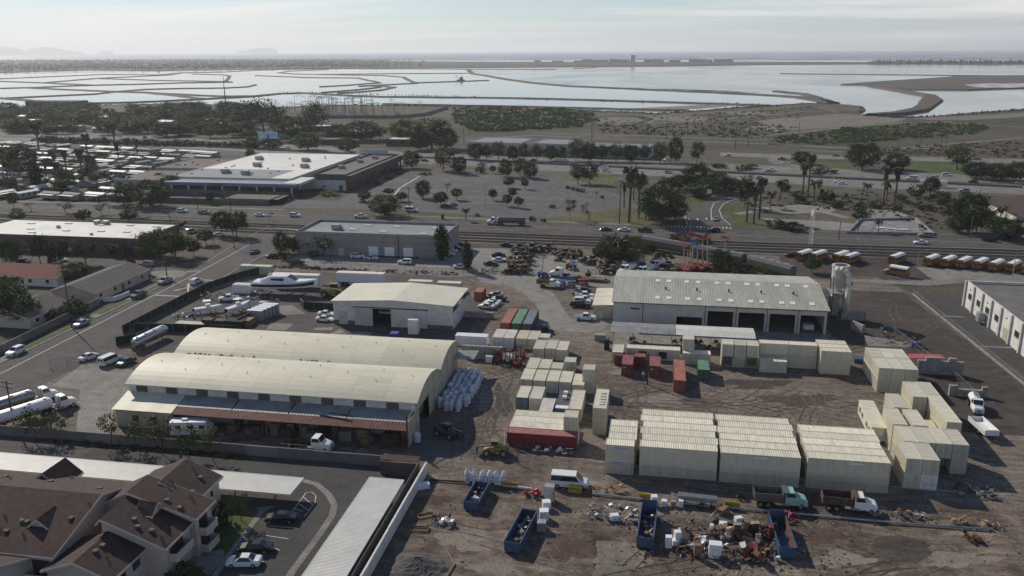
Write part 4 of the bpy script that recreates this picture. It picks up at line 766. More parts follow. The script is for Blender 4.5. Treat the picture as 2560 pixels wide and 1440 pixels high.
PA=arc(Y0,YV,1.95);PB=arc(YV,Y1,1.95)
def endwall(x,m,door=None):
    mb=MB();prof=PA+PB[1:]
    # panels of sheeting between the door jambs
    ys=sorted(set([p[0] for p in prof]+(list(door[:2]) if door else [])))
    zi=lambda y: np.interp(y,[p[0] for p in prof],[p[1] for p in prof])
    for a,b in zip(ys,ys[1:]):
        z0=door[2] if door and a>=door[0]-1e-6 and b<=door[1]+1e-6 else 0.0
        mb.v+=[];n=len(mb.v)
        mb.v+=[(x,a,z0),(x,b,z0),(x,b,zi(b)),(x,a,zi(a)),(x-.12,a,z0),(x-.12,b,z0),(x-.12,b,zi(b)),(x-.12,a,zi(a))]
        for q in ((0,1,2,3),(5,4,7,6),(0,4,5,1),(3,2,6,7)): mb.f.append(tuple(n+i for i in q));mb.mi.append(0)
    return obj('end_wall',mb,MATS[m],w_)
endwall(X1,'wall_tan',(134.6,141.2,4.6));endwall(X0+.12,'wall_white')
wallbox('rear_wall',w_,'wall_white',X0,X1,Y1-.12,Y1,0,ZE)
obj('loading_door',MB().box(X1-1.2,X1-1.1,134.6,141.2,1.6,4.6),MATS['louver'],w_)
for y in (144.5,150.5,155.5,160.2): wallbox('wall_seam',w_,'rusty_steel',X1,X1+.03,y,y+.06,.2,7.0)
fw_=MB();fw_.box(X0,X1,Y0,Y0+.15,0,3.6);fw_.box(X0,X1,Y0,Y0+.15,6.35,ZE)
xs=[-95.0+i*6.12 for i in range(9)];px_=X0
for x in xs+[None]:
    fw_.box(px_,x if x is not None else X1,Y0,Y0+.15,3.6,6.35);px_=(x+2.35) if x is not None else X1
obj('front_wall',fw_,MATS['wall_white'],w_)
for x in xs:
    o=obj('louver_window',MB().box(x,x+2.35,Y0+.04,Y0+.09,3.6,6.35),MATS['louver'],w_)
    obj('louver_slat',MB(),MATS['louver'],o) if False else None
    mbx=MB()
    for i in range(8): mbx.box(x+.05,x+2.3,Y0-.02,Y0+.04,4.9+i*.18,4.98+i*.18)
    obj('slat',mbx,MATS['louver'],o)
    if x<xs[-1]:
        mbx=MB();mbx.cyl((x+3.6,Y0-.05,5.0),(x+4.9,Y0-.05,6.4),.03,k=4);obj('brace',mbx,MATS['galv'],w_)
# lean-to: office end, grey tin roof, red lower edge, posts
ZL=lambda y: 5.05-(Y0-y)/(Y0-127.6)*1.35
def slope(name,x0,x1,ya,yb,m,dz=0.0,p=0.3):
    mbx=MB();k=max(1,int((x1-x0)/p));n=len(mbx.v)
    for i in range(k+1):
        x=x0+(x1-x0)*i/k;d=(.03 if i%2 else 0)+dz
        mbx.v+=[(x,ya,ZL(ya)+d),(x,yb,ZL(yb)+d)]
    for i in range(k): mbx.f.append((2*i,2*i+2,2*i+3,2*i+1));mbx.mi.append(0)
    return obj(name,mbx,MATS[m],w_)
slope('lean_to_roof',X0-.4,-84.9,127.3,Y0-.02,'vault_cream',.06,2)
for i,(a,b) in enumerate(((-84.9,-74.3),(-74.0,-63.4),(-63.1,-52.5),(-52.2,X1-.6))):
    slope('lean_to_roof',a,b,129.3,Y0-.02,'grey_tin',.03);slope('red_roof_edge',a,b+.3,127.2,129.35,'red_roof_metal',.0)
wallbox('office_wall',w_,'wall_tan',X0,-85.2,127.9,128.05,0,3.65);wallbox('office_wall',w_,'wall_tan',X0,X0+.15,128.05,Y0,0,3.65);wallbox('office_wall',w_,'wall_tan',-85.35,-85.2,128.05,Y0,0,3.65)
for x in (-93.2,-89.6): o=wallbox('window',w_,'louver',x,x+1.3,127.84,127.9,1.3,2.5);obj('pane',MB().box(x+.1,x+1.2,127.80,127.84,1.4,2.4),MATS['window_dark'],o)
for x in np.linspace(-79.5,X1-1.0,7): obj('post',MB().box(x-.12,x+.12,127.8,128.05,0,3.72),MATS['rusty_steel'],w_)
obj('corner_post',MB().box(X1-.35,X1-.1,127.6,127.85,0,6.2),MATS['rust'],w_)
wallbox('end_screen',w_,'wall_tan',X1-.2,X1-.1,128.1,Y0,0,4.9)
obj('downpipe',MB().cyl((X1+.1,Y0-.4,6.4),(X1-.15,128.0,5.2),.07,k=6).cyl((X1-.15,127.9,5.2),(X1-.15,127.9,.1),.07,k=6),MATS['galv'],w_)
o=obj('awning',MB(),MATS['grey_tin'],w_);me=MB().quad((X1+.1,160.0,4.6),(X1+4.2,161.6,4.2),(X1+4.2,166.8,4.3),(X1+.1,165.2,4.7)).mesh('awning');me.materials.append(MATS['grey_tin']);o.data=me
# clutter stored under the lean-to and on its roof
for i in range(46):
    x=rnd.uniform(-76,-43);y=rnd.uniform(128.6,131.6);a,b_,h=rnd.uniform(.5,1.2),rnd.uniform(.5,.9),rnd.choice([.4,.8,1.2,1.7,2.1])
    t=thing('pallet_stack',f'{["dusty timber", "shrink-wrapped", "dark steel", "cardboard"][i % 4]} pallet load stored in shade under the lean-to, {ordn(i // 4 + 1)} of its sort','pallet',(x,y,0.04),rnd.uniform(-.2,.2),'goods stored under the warehouse lean-to')
    parts(t,[('pallet',mk(lambda mb: (mb.box(-a,a,-b_,b_,.1,.14),[mb.box(-a,a,yy-.05,yy+.05,0,.1) for yy in (-b_+.06,0,b_-.06)])),'wood'),('load',mk(lambda mb: mb.box(-a+.05,a-.05,-b_+.05,b_-.05,.14,.14+h)),['pole_wood','steel','machine_dark','wood'][i%4])])
for i,(a,b_,c_) in enumerate((((-57.5,129.6),(-52.3,128.9),'longest'),((-56.0,130.3),(-51.5,129.9),'upper'),((-54.0,129.2),(-51.0,128.6),'short'))):
    tag(obj('roof_timber',MB().cyl((*a,ZL(a[1])+.15),(*b_,ZL(b_[1])+.15),.09,k=5),MATS['pole_wood']),f'{c_} loose dark pole lying on the tin lean-to roof','pole','loose poles on the lean-to roof')
# --- gable shed
g_=thing('metal_shed','white sheet-metal shed with low cream gable roof and half open sliding door','shed')
bx0,bx1,by0,by1,bz=-79.2,-48.3,191.6,207.5,6.2
xm=-63.4
def gwall(y,t,op=None):
    mbx=MB();xs_=[bx0,xm,bx1]+(list(op[:2]) if op else []);xs_=sorted(xs_)
    zt=lambda x: bz+.75*(1-abs(x-xm)/(bx1-xm))
    for a,b in zip(xs_,xs_[1:]):
        z0=op[2] if op and a>=op[0]-.01 and b<=op[1]+.01 else 0
        n=len(mbx.v);mbx.v+=[(a,y,z0),(b,y,z0),(b,y,zt(b)),(a,y,zt(a)),(a,y+t,z0),(b,y+t,z0),(b,y+t,zt(b)),(a,y+t,zt(a))]
        for q in ((0,1,2,3),(5,4,7,6),(0,4,5,1),(1,5,6,2),(4,0,3,7)): mbx.f.append(tuple(n+i for i in q));mbx.mi.append(0)
    return obj('wall',mbx,MATS['wall_white'],g_)
gwall(by0,.15,(-68.9,-64.1,4.6));gwall(by1,-.15)
wallbox('wall',g_,'wall_white',bx0,bx0+.15,by0+.15,by1-.15,0,bz);wallbox('wall',g_,'wall_white',bx1-.15,bx1,by0+.15,by1-.15,0,bz)
for a,b,za,zb in ((bx0-.4,xm,bz+.1,bz+.95),(xm,bx1+.4,bz+.95,bz+.1)):
    mbx=MB();n=0;mbx.v+=[(a,by0-.4,za),(b,by0-.4,zb),(b,by1+.4,zb),(a,by1+.4,za)]+[(a,by0-.4,za-.12),(b,by0-.4,zb-.12),(b,by1+.4,zb-.12),(a,by1+.4,za-.12)]
    for q in ((0,1,2,3),(7,6,5,4),(0,4,5,1),(2,6,7,3),(0,3,7,4)): mbx.f.append(q);mbx.mi.append(0)
    obj('roof',mbx,MATS['gable_cream'],g_)
obj('sliding_door',MB().box(-73.6,-68.9,by0-.2,by0-.08,.1,4.8),MATS['wall_grey'],g_);obj('sliding_door',MB().box(-64.1,-54.9,by0-.2,by0-.08,.1,4.7),MATS['wall_white'],g_)
obj('door_track',MB().box(-74,-54.5,by0-.25,by0-.05,4.8,5.0),MATS['rusty_steel'],g_)
obj('plinth',MB().box(bx0-.02,-73.7,by0-.04,by0,0,1.2),MATS['gravel_roof'],g_);obj('plinth',MB().box(-54.8,bx1+.02,by0-.04,by0,0,1.1),MATS['gravel_roof'],g_);obj('panel_door',MB().box(-77.8,-75.5,by0-.05,by0,.2,3.6),MATS['wall_grey'],g_)
for i in range(8): o=obj('window',MB().box(bx1,bx1+.04,by0+.6+i*1.9,by0+2.2+i*1.9,4.3,5.8),MATS['window_dark'],g_)
boat_in=MB().loft([[(x,-66.5*0+s*w__,z) for s,w__,z in ((-1,.1,.9),(-1,hw,1.5),(1,hw,1.5),(1,.1,.9))] for x,hw in ((-2,.7),(0,.8),(2,.5),(2.6,.1))])
# --- long workshop with bays
k_=thing('workshop','long grey steel workshop with ribbed roof and open vehicle bays','workshop')
cx0,cx1,cy0,cy1,cz=-9.6,41.5,202.2,233.5,6.1
bays=[(-1.7,4.3,4.4),(6.0,12.2,4.4),(13.5,19.6,4.7),(20.9,27.0,4.7),(28.2,34.2,4.7),(35.4,40.9,4.7)]
mbx=MB();p_=cx0
for a,b,h in bays:
    mbx.box(p_,a,cy0,cy0+.25,0,cz);mbx.box(a,b,cy0,cy0+.25,h,cz);p_=b
mbx.box(p_,cx1,cy0,cy0+.25,0,cz);obj('front_wall',mbx,MATS['wall_grey'],k_)
for a,b in ((cx0,cx0+.2),(cx1-.2,cx1)):
    yr=(cy0+cy1)/2;n=MB();n.extr([(cy0+.25,0),(cy1,0),(cy1,cz),(yr,cz+2.3),(cy0+.25,cz)],a,b);obj('end_wall',n,MATS['wall_white' if a<0 else 'wall_grey'],k_)
wallbox('rear_wall',k_,'wall_grey',cx0+.2,cx1-.2,cy1-.2,cy1,0,cz);wallbox('floor_slab',k_,'gravel_roof',cx0+.2,cx1-.2,cy0+.25,cy1-.2,0,.06)
yr=(cy0+cy1)/2
for s,(ya,yb) in enumerate(((cy0-.5,yr),(cy1+.5,yr))):
    za,zb=cz+.05,cz+2.4
    n=MB();kk=int((cx1-cx0+1)/.33)
    for i in range(kk+1):
        x=cx0-.5+(cx1-cx0+1)*i/kk;d=.04 if i%2 else 0;n.v+=[(x,ya,za+d),(x,yb,zb+d)]
    for i in range(kk): n.f.append((2*i,2*i+2,2*i+3,2*i+1));n.mi.append(0)
    obj('roof',n,MATS['ribbed_roof'],k_)
    if s==0:
        for i,x in enumerate((1.2,4.0,8.6,11.5,16.3,19.1,23.8,26.5,31.2,33.8,38.3)):
            for f0,f1 in ((.17,.27),(.82,.92)):
                y0,y1=ya+(yb-ya)*f0,ya+(yb-ya)*f1;z0,z1=za+(zb-za)*f0+.11,za+(zb-za)*f1+.11
                obj('skylight',MB().quad((x-.6,y0,z0),(x+.6,y0,z0),(x+.6,y1,z1),(x-.6,y1,z1)),MATS['skylight'],k_)
        for x in (3.2,11.0,18.9,26.8,34.6): f0=.55;y0,z0=ya+(yb-ya)*f0,za+(zb-za)*f0;obj('roof_vent',MB().cyl((x,y0,z0),(x,y0,z0+.5),.22,k=8).sphere((x,y0,z0+.5),.32,8,3,.6,0),MATS['rusty_steel'],k_)
obj('roll_up_door',MB().box(-1.7,4.3,cy0+.05,cy0+.12,0.9,4.4),MATS['wall_grey'],k_);obj('roll_up_door',MB().box(6.0,12.2,cy0+.05,cy0+.12,2.9,4.4),MATS['wall_grey'],k_)
o=wallbox('window',k_,'white',-5.4,-3.0,cy0-.06,cy0,4.1,4.9)
for i in range(4): obj('pane',MB().box(-5.3+i*.57,-4.8+i*.57,cy0-.09,cy0-.06,4.18,4.82),MATS['window_dark'],o)
for x in (-2.3,12.85,20.25,27.6,34.8): obj('downpipe',MB().box(x-.06,x+.06,cy0-.1,cy0,0.1,cz),MATS['dark'],k_)
obj('gutter',MB().box(cx0-.3,cx1+.3,cy0-.66,cy0-.5,cz-.12,cz+.02),MATS['dark'],k_)
an=thing('annex','small cream flat roofed annex attached to the workshop end','building');ax0,ax1,ay0,ay1=-14.9,-9.75,206.5,222.5
obj('wall',MB().box(ax0,ax1,ay0,ay0+.15,0,3.5).box(ax0,ax0+.15,ay0+.15,ay1,0,3.5).box(ax0+.15,ax1,ay1-.15,ay1,0,3.5),MATS['wall_tan'],an)
for i in range(4): obj('roof_panel',MB().quad((ax0-.3,ay0-.3+i*4.1,3.6+i*.02),(ax1,ay0-.3+i*4.1,3.9),(ax1,ay0+3.75+i*4.1,3.9),(ax0-.3,ay0+3.75+i*4.1,3.6)),MATS['gable_cream'],an)
obj('door',MB().box(-13.4,-12.4,ay0-.05,ay0,0.05,2.1),MATS['wall_grey'],an)
# --- grey tilt-up building
d_=thing('tilt_up_building','grey concrete tilt-up building with parapet and three white dock doors','building')
tx0,tx1,ty0,ty1,tz=-120.3,-68.4,262.4,283.5,8.0
xs_=np.linspace(tx0,tx1,6);doors=[(-94.6,-91.3),(-89.0,-85.6),(-82.5,-79.2)]
for i in range(5):
    o=obj('wall_panel',MB().box(xs_[i]+.03,xs_[i+1]-.03,ty0,ty0+.3,0,tz),MATS['tilt_grey'],d_)
    for z in (2.6,4.9,6.8): obj('reveal',MB().box(xs_[i]+.03,xs_[i+1]-.03,ty0-.012,ty0,z,z+.1),MATS['louver'],o)
for (a,b,c,e) in ((tx0,tx0+.3,ty0+.3,ty1),(tx1-.3,tx1,ty0+.3,ty1),(tx0+.3,tx1-.3,ty1-.3,ty1)): wallbox('wall_panel',d_,'tilt_grey',a,b,c,e,0,tz)
obj('roof',MB().box(tx0+.3,tx1-.3,ty0+.3,ty1-.3,7.0,7.15),MATS['flat_grey_roof'],d_)
for a,b in doors: o=obj('roll_up_door',MB().box(a,b,ty0-.06,ty0,.4,3.5),MATS['white_gloss'],d_);obj('dock_bumper',MB().box(a-.6,b+2,ty0-.35,ty0,.05,.5),MATS['dark'],o)
for x,y in ((-103,271),(-100,278),(-91.5,269),(-89,277.5),(-77,267.5),(-75,277)): rooflight(d_,x,y,7.15)
aircon(d_,-109,271,7.15,1.2);obj('downpipe',MB().box(-84.2,-84.0,ty0-.12,ty0-.02,.1,7.4),MATS['dark'],d_);obj('door',MB().box(-105.2,-103.3,ty0-.05,ty0,.1,2.6),MATS['wall_grey'],d_)
# --- flat white roofed building by the rail line
e_=thing('flat_roofed_building','low brown building with a stained white flat roof beside the railway','building');flat_block(e_,-240,-172,252,277,5.9,'wall_brown','flat_white_roof',.25)
for x,y in ((-228,271),(-221,262),(-214,273),(-206,261),(-200,272),(-193,262),(-189,273),(-183,262),(-178,272),(-216,256.5)): rooflight(e_,x,y,5.65,2.6,1.2)
aircon(e_,-203,274,5.65,.9);aircon(e_,-199.5,274,5.65,.9);obj('vent',MB().box(-213,-212,265,266,5.65,6.6),MATS['wall_tan'],e_);obj('vent',MB().box(-193.2,-192.4,256,256.8,5.65,6.4),MATS['galv'],e_)
for x in (-184,-178): obj('loading_door',MB().box(x,x+3.2,251.9,252,.1,2.6),MATS['dark'],e_)
# --- big store across the boulevard
s_=thing('store_building','large empty store with bright white flat roof and blue shop front','store')
flat_block(s_,-240,-176,383,484,7.0,'wall_white','flat_white_roof',.2)
obj('grey_roof_sheet',MB().box(-239.6,-187,383.4,413,6.8,6.84),MATS['flat_grey_roof'],s_);obj('lower_roof',MB().box(-234,-177,374,382.9,5.8,6.0),MATS['flat_grey_roof'],s_);obj('fascia',MB().box(-236,-168,371.6,373.9,4.6,6.1),MATS['wall_blue'],s_);obj('fascia',MB().box(-176,-167.5,373.9,394,4.9,6.2),MATS['wall_white'],s_)
obj('shop_front',MB().box(-234,-170,378.4,378.6,.1,4.7),MATS['store_front'],s_);obj('canopy',MB().box(-236,-168.6,373.9,378.4,4.6,4.75),MATS['wall_white'],s_)
for x in np.linspace(-233,-171,8): obj('column',MB().box(x-.3,x+.3,372.4,373.0,0,4.6),MATS['wall_white'],s_)
obj('shop_sign',MB().box(-212,-205.5,371.3,371.6,5.0,5.9),MATS['louver'],s_)
for x,y in ((-226,452),(-196,448),(-214,425),(-186,423),(-218,398),(-205,394)): aircon(s_,x,y,6.8,1.5)
for i in range(16): x,y=rnd.uniform(-236,-180),rnd.uniform(390,478);obj('roof_vent',MB().box(x-.4,x+.4,y-.4,y+.4,6.8,7.4),MATS['galv'],s_)
obj('side_wall',MB().box(-176,-169.4,394.0,394.3,0,4.8),MATS['wall_white'],s_);
h_=thing('brown_shop_block','dark brown block with covered walk joined to the white roofed store','store')
flat_block(h_,-169,-152,394,481,8.0,'wall_brown','gravel_roof',.8);obj('side_wall',MB().box(-169,-152,393.6,393.98,0,5),MATS['wall_white'],h_);obj('fascia',MB().box(-152,-149.2,393.6,480,4.4,7.4),MATS['wall_brown'],h_);obj('sign_parapet',MB().box(-178,-158,480.5,481.2,7.5,10.5),MATS['wall_grey'],h_)
for y in np.linspace(397,478,12): obj('column',MB().box(-150,-149.4,y-.3,y+.3,0,4.4),MATS['wall_brown'],h_)
obj('door',MB().box(-155.5,-153.5,393.5,393.6,.1,2.6),MATS['louver'],h_);obj('notice',MB().box(-164.4,-162.6,393.5,393.6,1.5,2.4),MATS['louver'],h_)
for x,y in ((-163,445),(-160,462),(-164,420)): aircon(h_,x,y,7.2,1.2)
for (a,b,c,e,lb) in ((-196,-168,351,366,'low flat walled enclosure with a tan top beside the crossing'),(-232,-172,349,372,'wide low walled service yard in front of the blue shop front')):
    o=thing('walled_enclosure',lb,'enclosure');zz_=2.4;obj('wall',MB().box(a,b,c,c+.2,0,zz_).box(a,b,e-.2,e,0,zz_).box(a,a+.2,c+.2,e-.2,0,zz_).box(b-.2,b,c+.2,e-.2,0,zz_),MATS['tarp_green' if a>-200 else 'cmu_grey'],o)
    if a>-200: obj('cover',MB().box(a+.2,b-.2,c+.2,e-.2,1.9,2.0),MATS['pale_dirt'],o)
mat('brown_roof',(.125,.095,.082),.9,var=.15,scale=.2)
for lb,a,b,c,e,h in (('low hall with brown flat roof left of the store',-276,-244,390,424,3.8),('second low brown roofed hall behind the first',-279,-246,432,474,4.2)):
    o=thing('flat_hall',lb,'building');flat_block(o,a,b,c,e,h,'mh_wall','brown_roof',.2)
    for i in range(6): x,y=rnd.uniform(a+3,b-3),rnd.uniform(c+3,e-3);obj('roof_vent',MB().box(x-.5,x+.5,y-.4,y+.4,h-.2,h+.6),MATS['galv'],o)
    for i in range(5): obj('window',MB().box(a+2+i*6,a+4.5+i*6,c-.06,c,1.1,2.3),MATS['window_dark'],o)
# --- white pilastered building
r_=thing('pilastered_building','white walled building with tall pilasters and barred windows beside the lane','building')
rx0,ry0,ry1,rz_=82.2,150,233,7.0
flat_block(r_,rx0,150,ry0,ry1,rz_,'wall_white','gravel_roof',.7,.4)
for i in range(13):
    y=ry1-.4-i*6.15;obj('pilaster',MB().box(rx0-.45,rx0,y-.35,y+.35,0,rz_+.05),MATS['wall_grey'],r_)
    if i not in (4,):
        o=obj('window',MB().box(rx0-.06,rx0,y-4.6,y-2.2,2.9,4.3),MATS['dark'],r_)
        for j in range(4): obj('bar',MB().box(rx0-.1,rx0-.06,y-4.55+j*.6,y-4.5+j*.6,2.6,4.5),MATS['black'],o)
    else: obj('door',MB().box(rx0-.06,rx0,y-4.6,y-2.0,.05,3.0),MATS['wall_tan'],r_)
    obj('roof_drain',MB().box(rx0-.1,rx0,y-3.3,y-2.9,5.2,5.6),MATS['dark'],r_) if i%2==0 else None
o=obj('cooling_unit',MB().box(rx0-1.9,rx0-.5,216.5,218.3,.6,2.9),MATS['galv'],r_)
for x,y in ((95,222),(104,205)): aircon(r_,x,y,6.3,1.2)
q_=thing('brown_roofed_building','long beige building under a sloping brown roof past the vacant lot','building')
a,b_=G(2480,535),G(2560,590);obj('wall',MB().box(a[0]+1,a[0]+45,a[1]-30,a[1]+8,0,4.2),MATS['wall_tan'],q_)
mbx=MB();mbx.extr([(a[0]-.5,4.2),(a[0]+46,4.2),(a[0]+23,8.2)],a[1]-31,a[1]+9,'y');obj('roof',mbx,MATS['shingle_brown'],q_)
for i in range(6): obj('door',MB().box(a[0]+.9,a[0]+1,a[1]+4-i*5.6,a[1]+5.8-i*5.6,.05,2.6),MATS['wall_brown' if i==3 else 'white'],q_)
# ------------------------------------------------------------------ houses, apartments
def gable(root,x0,x1,y0,y1,axis,ze,zr,wall,roof,oh=.5,ze2=None,r=.5,base=0.0,trim='fascia'):
    """gabled mass: ridge along axis; ze eave on the low side, ze2 on the other; r where the ridge sits"""
    ze2=ze if ze2 is None else ze2
    a0,a1,b0,b1=(y0,y1,x0,x1) if axis=='x' else (x0,x1,y0,y1)
    m_=a0+(a1-a0)*r
    sl0=(zr-ze)/max(.01,m_-a0);sl1=(zr-ze2)/max(.01,a1-m_)
    mbw=MB();mbw.extr([(a0,base),(a1,base),(a1,ze2),(m_,zr),(a0,ze)] if r not in (0,1) else [(a0,base),(a1,base),(a1,ze2),(a0,ze)],b0,b1,axis);obj('wall',mbw,MATS[wall],root)
    for p,z,q,s in ((a0,ze,-1,sl0),(a1,ze2,1,sl1)):
        if abs(p-m_)<.05: continue
        e,ez=p+q*oh,z-oh*s
        mbw=MB();mbw.extr([(m_,zr+.02),(m_,zr+.18),(e,ez+.18),(e,ez+.02)],b0-oh,b1+oh,axis)
        o=obj('roof',mbw,MATS[roof],root)
        mbw=MB();mbw.extr([(e,ez-.12),(e,ez+.2),(e+q*.04,ez+.2),(e+q*.04,ez-.12)],b0-oh,b1+oh,axis);obj('fascia',mbw,MATS[trim],o)
        for bb_ in (b0-oh-.04,b1+oh):
            mbw=MB();mbw.extr([(m_,zr-.12),(m_,zr+.2),(e,ez+.2),(e,ez-.12)],bb_,bb_+.04,axis);obj('barge_board',mbw,MATS[trim],o)
def win(root,x0,x1,y0,y1,z0,z1,m='window_dark'):
    o=obj('window',MB().box(x0,x1,y0,y1,z0,z1),MATS['white'],root);g=.03
    if x1-x0<y1-y0: obj('pane',MB().box(x0-g,x1+g,y0+.08,y1-.08,z0+.08,z1-.08),MATS[m],o)
    else: obj('pane',MB().box(x0+.08,x1-.08,y0-g,y1+g,z0+.08,z1-.08),MATS[m],o)
ap=thing('apartment_building','stepped two-storey apartment block with pale walls and dark brown shingle roofs','apartments')
gable(ap,-112,-72.6,80.7,98.4,'x',6.0,9.0,'wall_beige','shingle_brown',ze2=6.3,r=.55)
gable(ap,-72.0,-61.9,96.0,102.3,'y' if False else 'y',6.3,8.5,'wall_beige','shingle_brown',r=.5)
gable(ap,-74.5,-59.7,91.9,96.0,'y',6.2,9.0,'wall_beige','shingle_brown',r=.36,ze2=6.0)
gable(ap,-69.2,-60.6,85.9,91.9,'y',8.3,8.5,'wall_beige','shingle_brown',r=.02,ze2=5.2)
gable(ap,-72.4,-63.7,79.2,85.9,'y',5.1,6.6,'wall_beige','shingle_brown',r=.48,ze2=4.8)
gable(ap,-66.6,-64.5,89.6,92.2,'x',7.2,8.3,'wall_beige','shingle_brown',oh=.25)
gable(ap,-78.6,-75.8,84.5,87.5,'y',7.3,8.4,'wall_beige','shingle_brown',oh=.3)
gable(ap,-88,-83.5,96.5,100.5,'y',6.2,8.0,'wall_beige','shingle_brown')
gable(ap,-96,-76,70,80.6,'x',5.4,7.6,'wall_beige','shingle_brown')
for (x,y0,y1,z) in ((-60.6,86.4,90.4,2.9),(-59.7,92.3,95.2,3.2),(-59.7,92.3,95.2,.6)):
    o=obj('balcony',MB().box(x,x+1.3,y0,y1,z-.15,z).box(x+1.2,x+1.3,y0,y1,z,z+1.0).box(x,x+1.2,y0,y0+.1,z,z+1.0).box(x,x+1.2,y1-.1,y1,z,z+1.0),MATS['wall_beige'],ap)
    obj('balcony_door',MB().box(x-.02,x+.03,y0+.4,y1-.4,z,z+2.0),MATS['window_dark'],o)
o=obj('balcony',MB().box(-76,-72.6,79.4,80.7,2.8,2.95).box(-76,-72.6,79.3,79.4,2.95,3.95),MATS['wall_beige'],ap);obj('balcony_door',MB().box(-75.6,-73.2,80.62,80.70,2.95,5.2),MATS['dark'],o)
for a in ((-61.9,-61.85,97.3,98.3,4.3,5.5),(-61.9,-61.85,99.6,100.5,4.3,5.4),(-63.7,-63.65,80.5,82.0,3.0,4.2),(-63.7,-63.65,83.2,85.0,2.8,4.2),(-71.2,-69.8,79.12,79.2,2.8,4.0)): win(ap,*a)
VN=[((-95,-72.6),(81.5,98),16),((-67,-60.5),(86.5,91.3),6),((-68,-60.5),(92.3,95.8),5),((-66,-62.3),(96.6,101.8),4),((-67.5,-64.3),(79.8,85.4),4)]
def roofz(x,y):
    if x<-72.6: return 9-abs(y-90.4)*(3.0/9.7) if y<90.4 else 9-(y-90.4)*.34
    if y<85.9: return 6.6-max(0,x+68.2)*(1.8/4.5)
    if y<91.9: return 8.5-(x+69.0)*(3.3/8.5)
    if y<96: return 9-(x+69.2)*(3.0/9.5)
    return 8.5-(x+67)*(2.2/5.1)
for (xa,xb),(ya,yb),nn in VN:
    for i in range(nn):
        x,y=rnd.uniform(xa,xb),rnd.uniform(ya,yb);z=roofz(x,y)
        if i%2: obj('roof_vent',MB().box(x-.22,x+.22,y-.22,y+.22,z-.1,z+.35).box(x-.3,x+.3,y-.3,y+.3,z+.35,z+.42),MATS['wall_brown'],ap)
        else: obj('vent_pipe',MB().cyl((x,y,z-.1),(x,y,z+.75),.06,k=6).cyl((x+.3,y,z-.15),(x+.3,y,z+.6),.05,k=6),MATS['rusty_steel'],ap)
# houses by the street
hs_=[('house','bungalow with a red tiled roof beside the cross street',-196,-173,212,224,'x',2.8,5.0,'white','tile_red'),('house','second red roofed bungalow behind parked cars',-200,-176,192,204,'x',2.8,4.8,'wall_white','tile_red'),
       ('house','long grey shingle house facing the street with white garden wall',-164.5,-151.5,199,224.5,'y',3.0,4.9,'wall_beige','shingle_grey'),('house','tan shingle house behind the dark hedge and lawn',-166,-153,176,190,'y',2.9,4.9,'wall_beige','shingle_grey'),('house','small tan roofed house at the photo edge below the red roof',-205,-184,176,188,'x',2.8,4.6,'wall_tan','shingle_grey')]
for nm,lb,a,b,c,e,ax,ze,zr,wl,rf in hs_:
    o=thing(nm,lb,'house',group='houses beside the street');gable(o,a,b,c,e,ax,ze,zr,wl,rf,.6)
    for i in range(4):
        if ax=='y': win(o,b,b+.05,c+2+i*(e-c-4)/3.3,c+3.3+i*(e-c-4)/3.3,1.0,2.2)
        else: win(o,a+2+i*(b-a-4)/3.3,a+3.3+i*(b-a-4)/3.3,c-.05,c,1.0,2.2)
    obj('door',MB().box(b-.01,b+.06,(c+e)/2-.5,(c+e)/2+.5,.1,2.1) if ax=='y' else MB().box((a+b)/2-.5,(a+b)/2+.5,c-.06,c+.01,.1,2.1),MATS['wall_brown'],o)
o=thing('garden_wall','curved white garden wall in front of the grey house','wall');obj('wall',MB().loft([[(x,y,0),(x,y,1.3),(x+.2,y,1.3),(x+.2,y,0)] for x,y in ((-150.0,200.5),(-147.6,201.2),(-146.8,204),(-146.8,207.5))]),MATS['white'],o)
# carports with fluted metal roofs
def carport(label,x0,x1,y0,y1,z,axis,m='canopy_tin',pitch=.3):
    o=thing('carport',label,'carport');mbx=MB()
    if axis=='x': corr(mbx,(x0,y0,z),(1,0,0),(0,1,0),(0,0,1),x1-x0,y1-y0,pitch,.035)
    else: corr(mbx,(x0,y0,z),(0,1,0),(1,0,0),(0,0,1),y1-y0,x1-x0,pitch,.035)
    obj('roof',mbx,MATS[m],o)
    obj('edge_beam',MB().box(x0,x1,y0-.08,y0,z-.2,z+.05).box(x0,x1,y1,y1+.08,z-.2,z+.05).box(x0-.08,x0,y0,y1,z-.2,z+.05).box(x1,x1+.08,y0,y1,z-.2,z+.05),MATS[m],o)
    n=max(2,int(max(x1-x0,y1-y0)/6))
    for i in range(n):
        f=(i+.5)/n;p=(x0+(x1-x0)*f,y0+(y1-y0)*.35) if axis=='x' else (x0+(x1-x0)*.35,y0+(y1-y0)*f)
        obj('post',MB().box(p[0]-.08,p[0]+.08,p[1]-.08,p[1]+.08,0,z),MATS['wall_brown'],o)
        q=(p[0],p[0],y0+.3,y1-.3) if axis=='x' else (x0+.3,x1-.3,p[1],p[1])
        obj('beam',MB().box(q[0]-.06,q[1]+.06,q[2]-.06,q[3]+.06,z-.3,z-.1),MATS['wall_brown'],o)
    return o
carport('long white fluted carport roof behind the apartments',-118,-52.3,105.2,110.3,2.7,'x');carport('narrow white fluted carport roof along the scrap yard wall',-42.2,-36.7,80,112.2,2.7,'y')
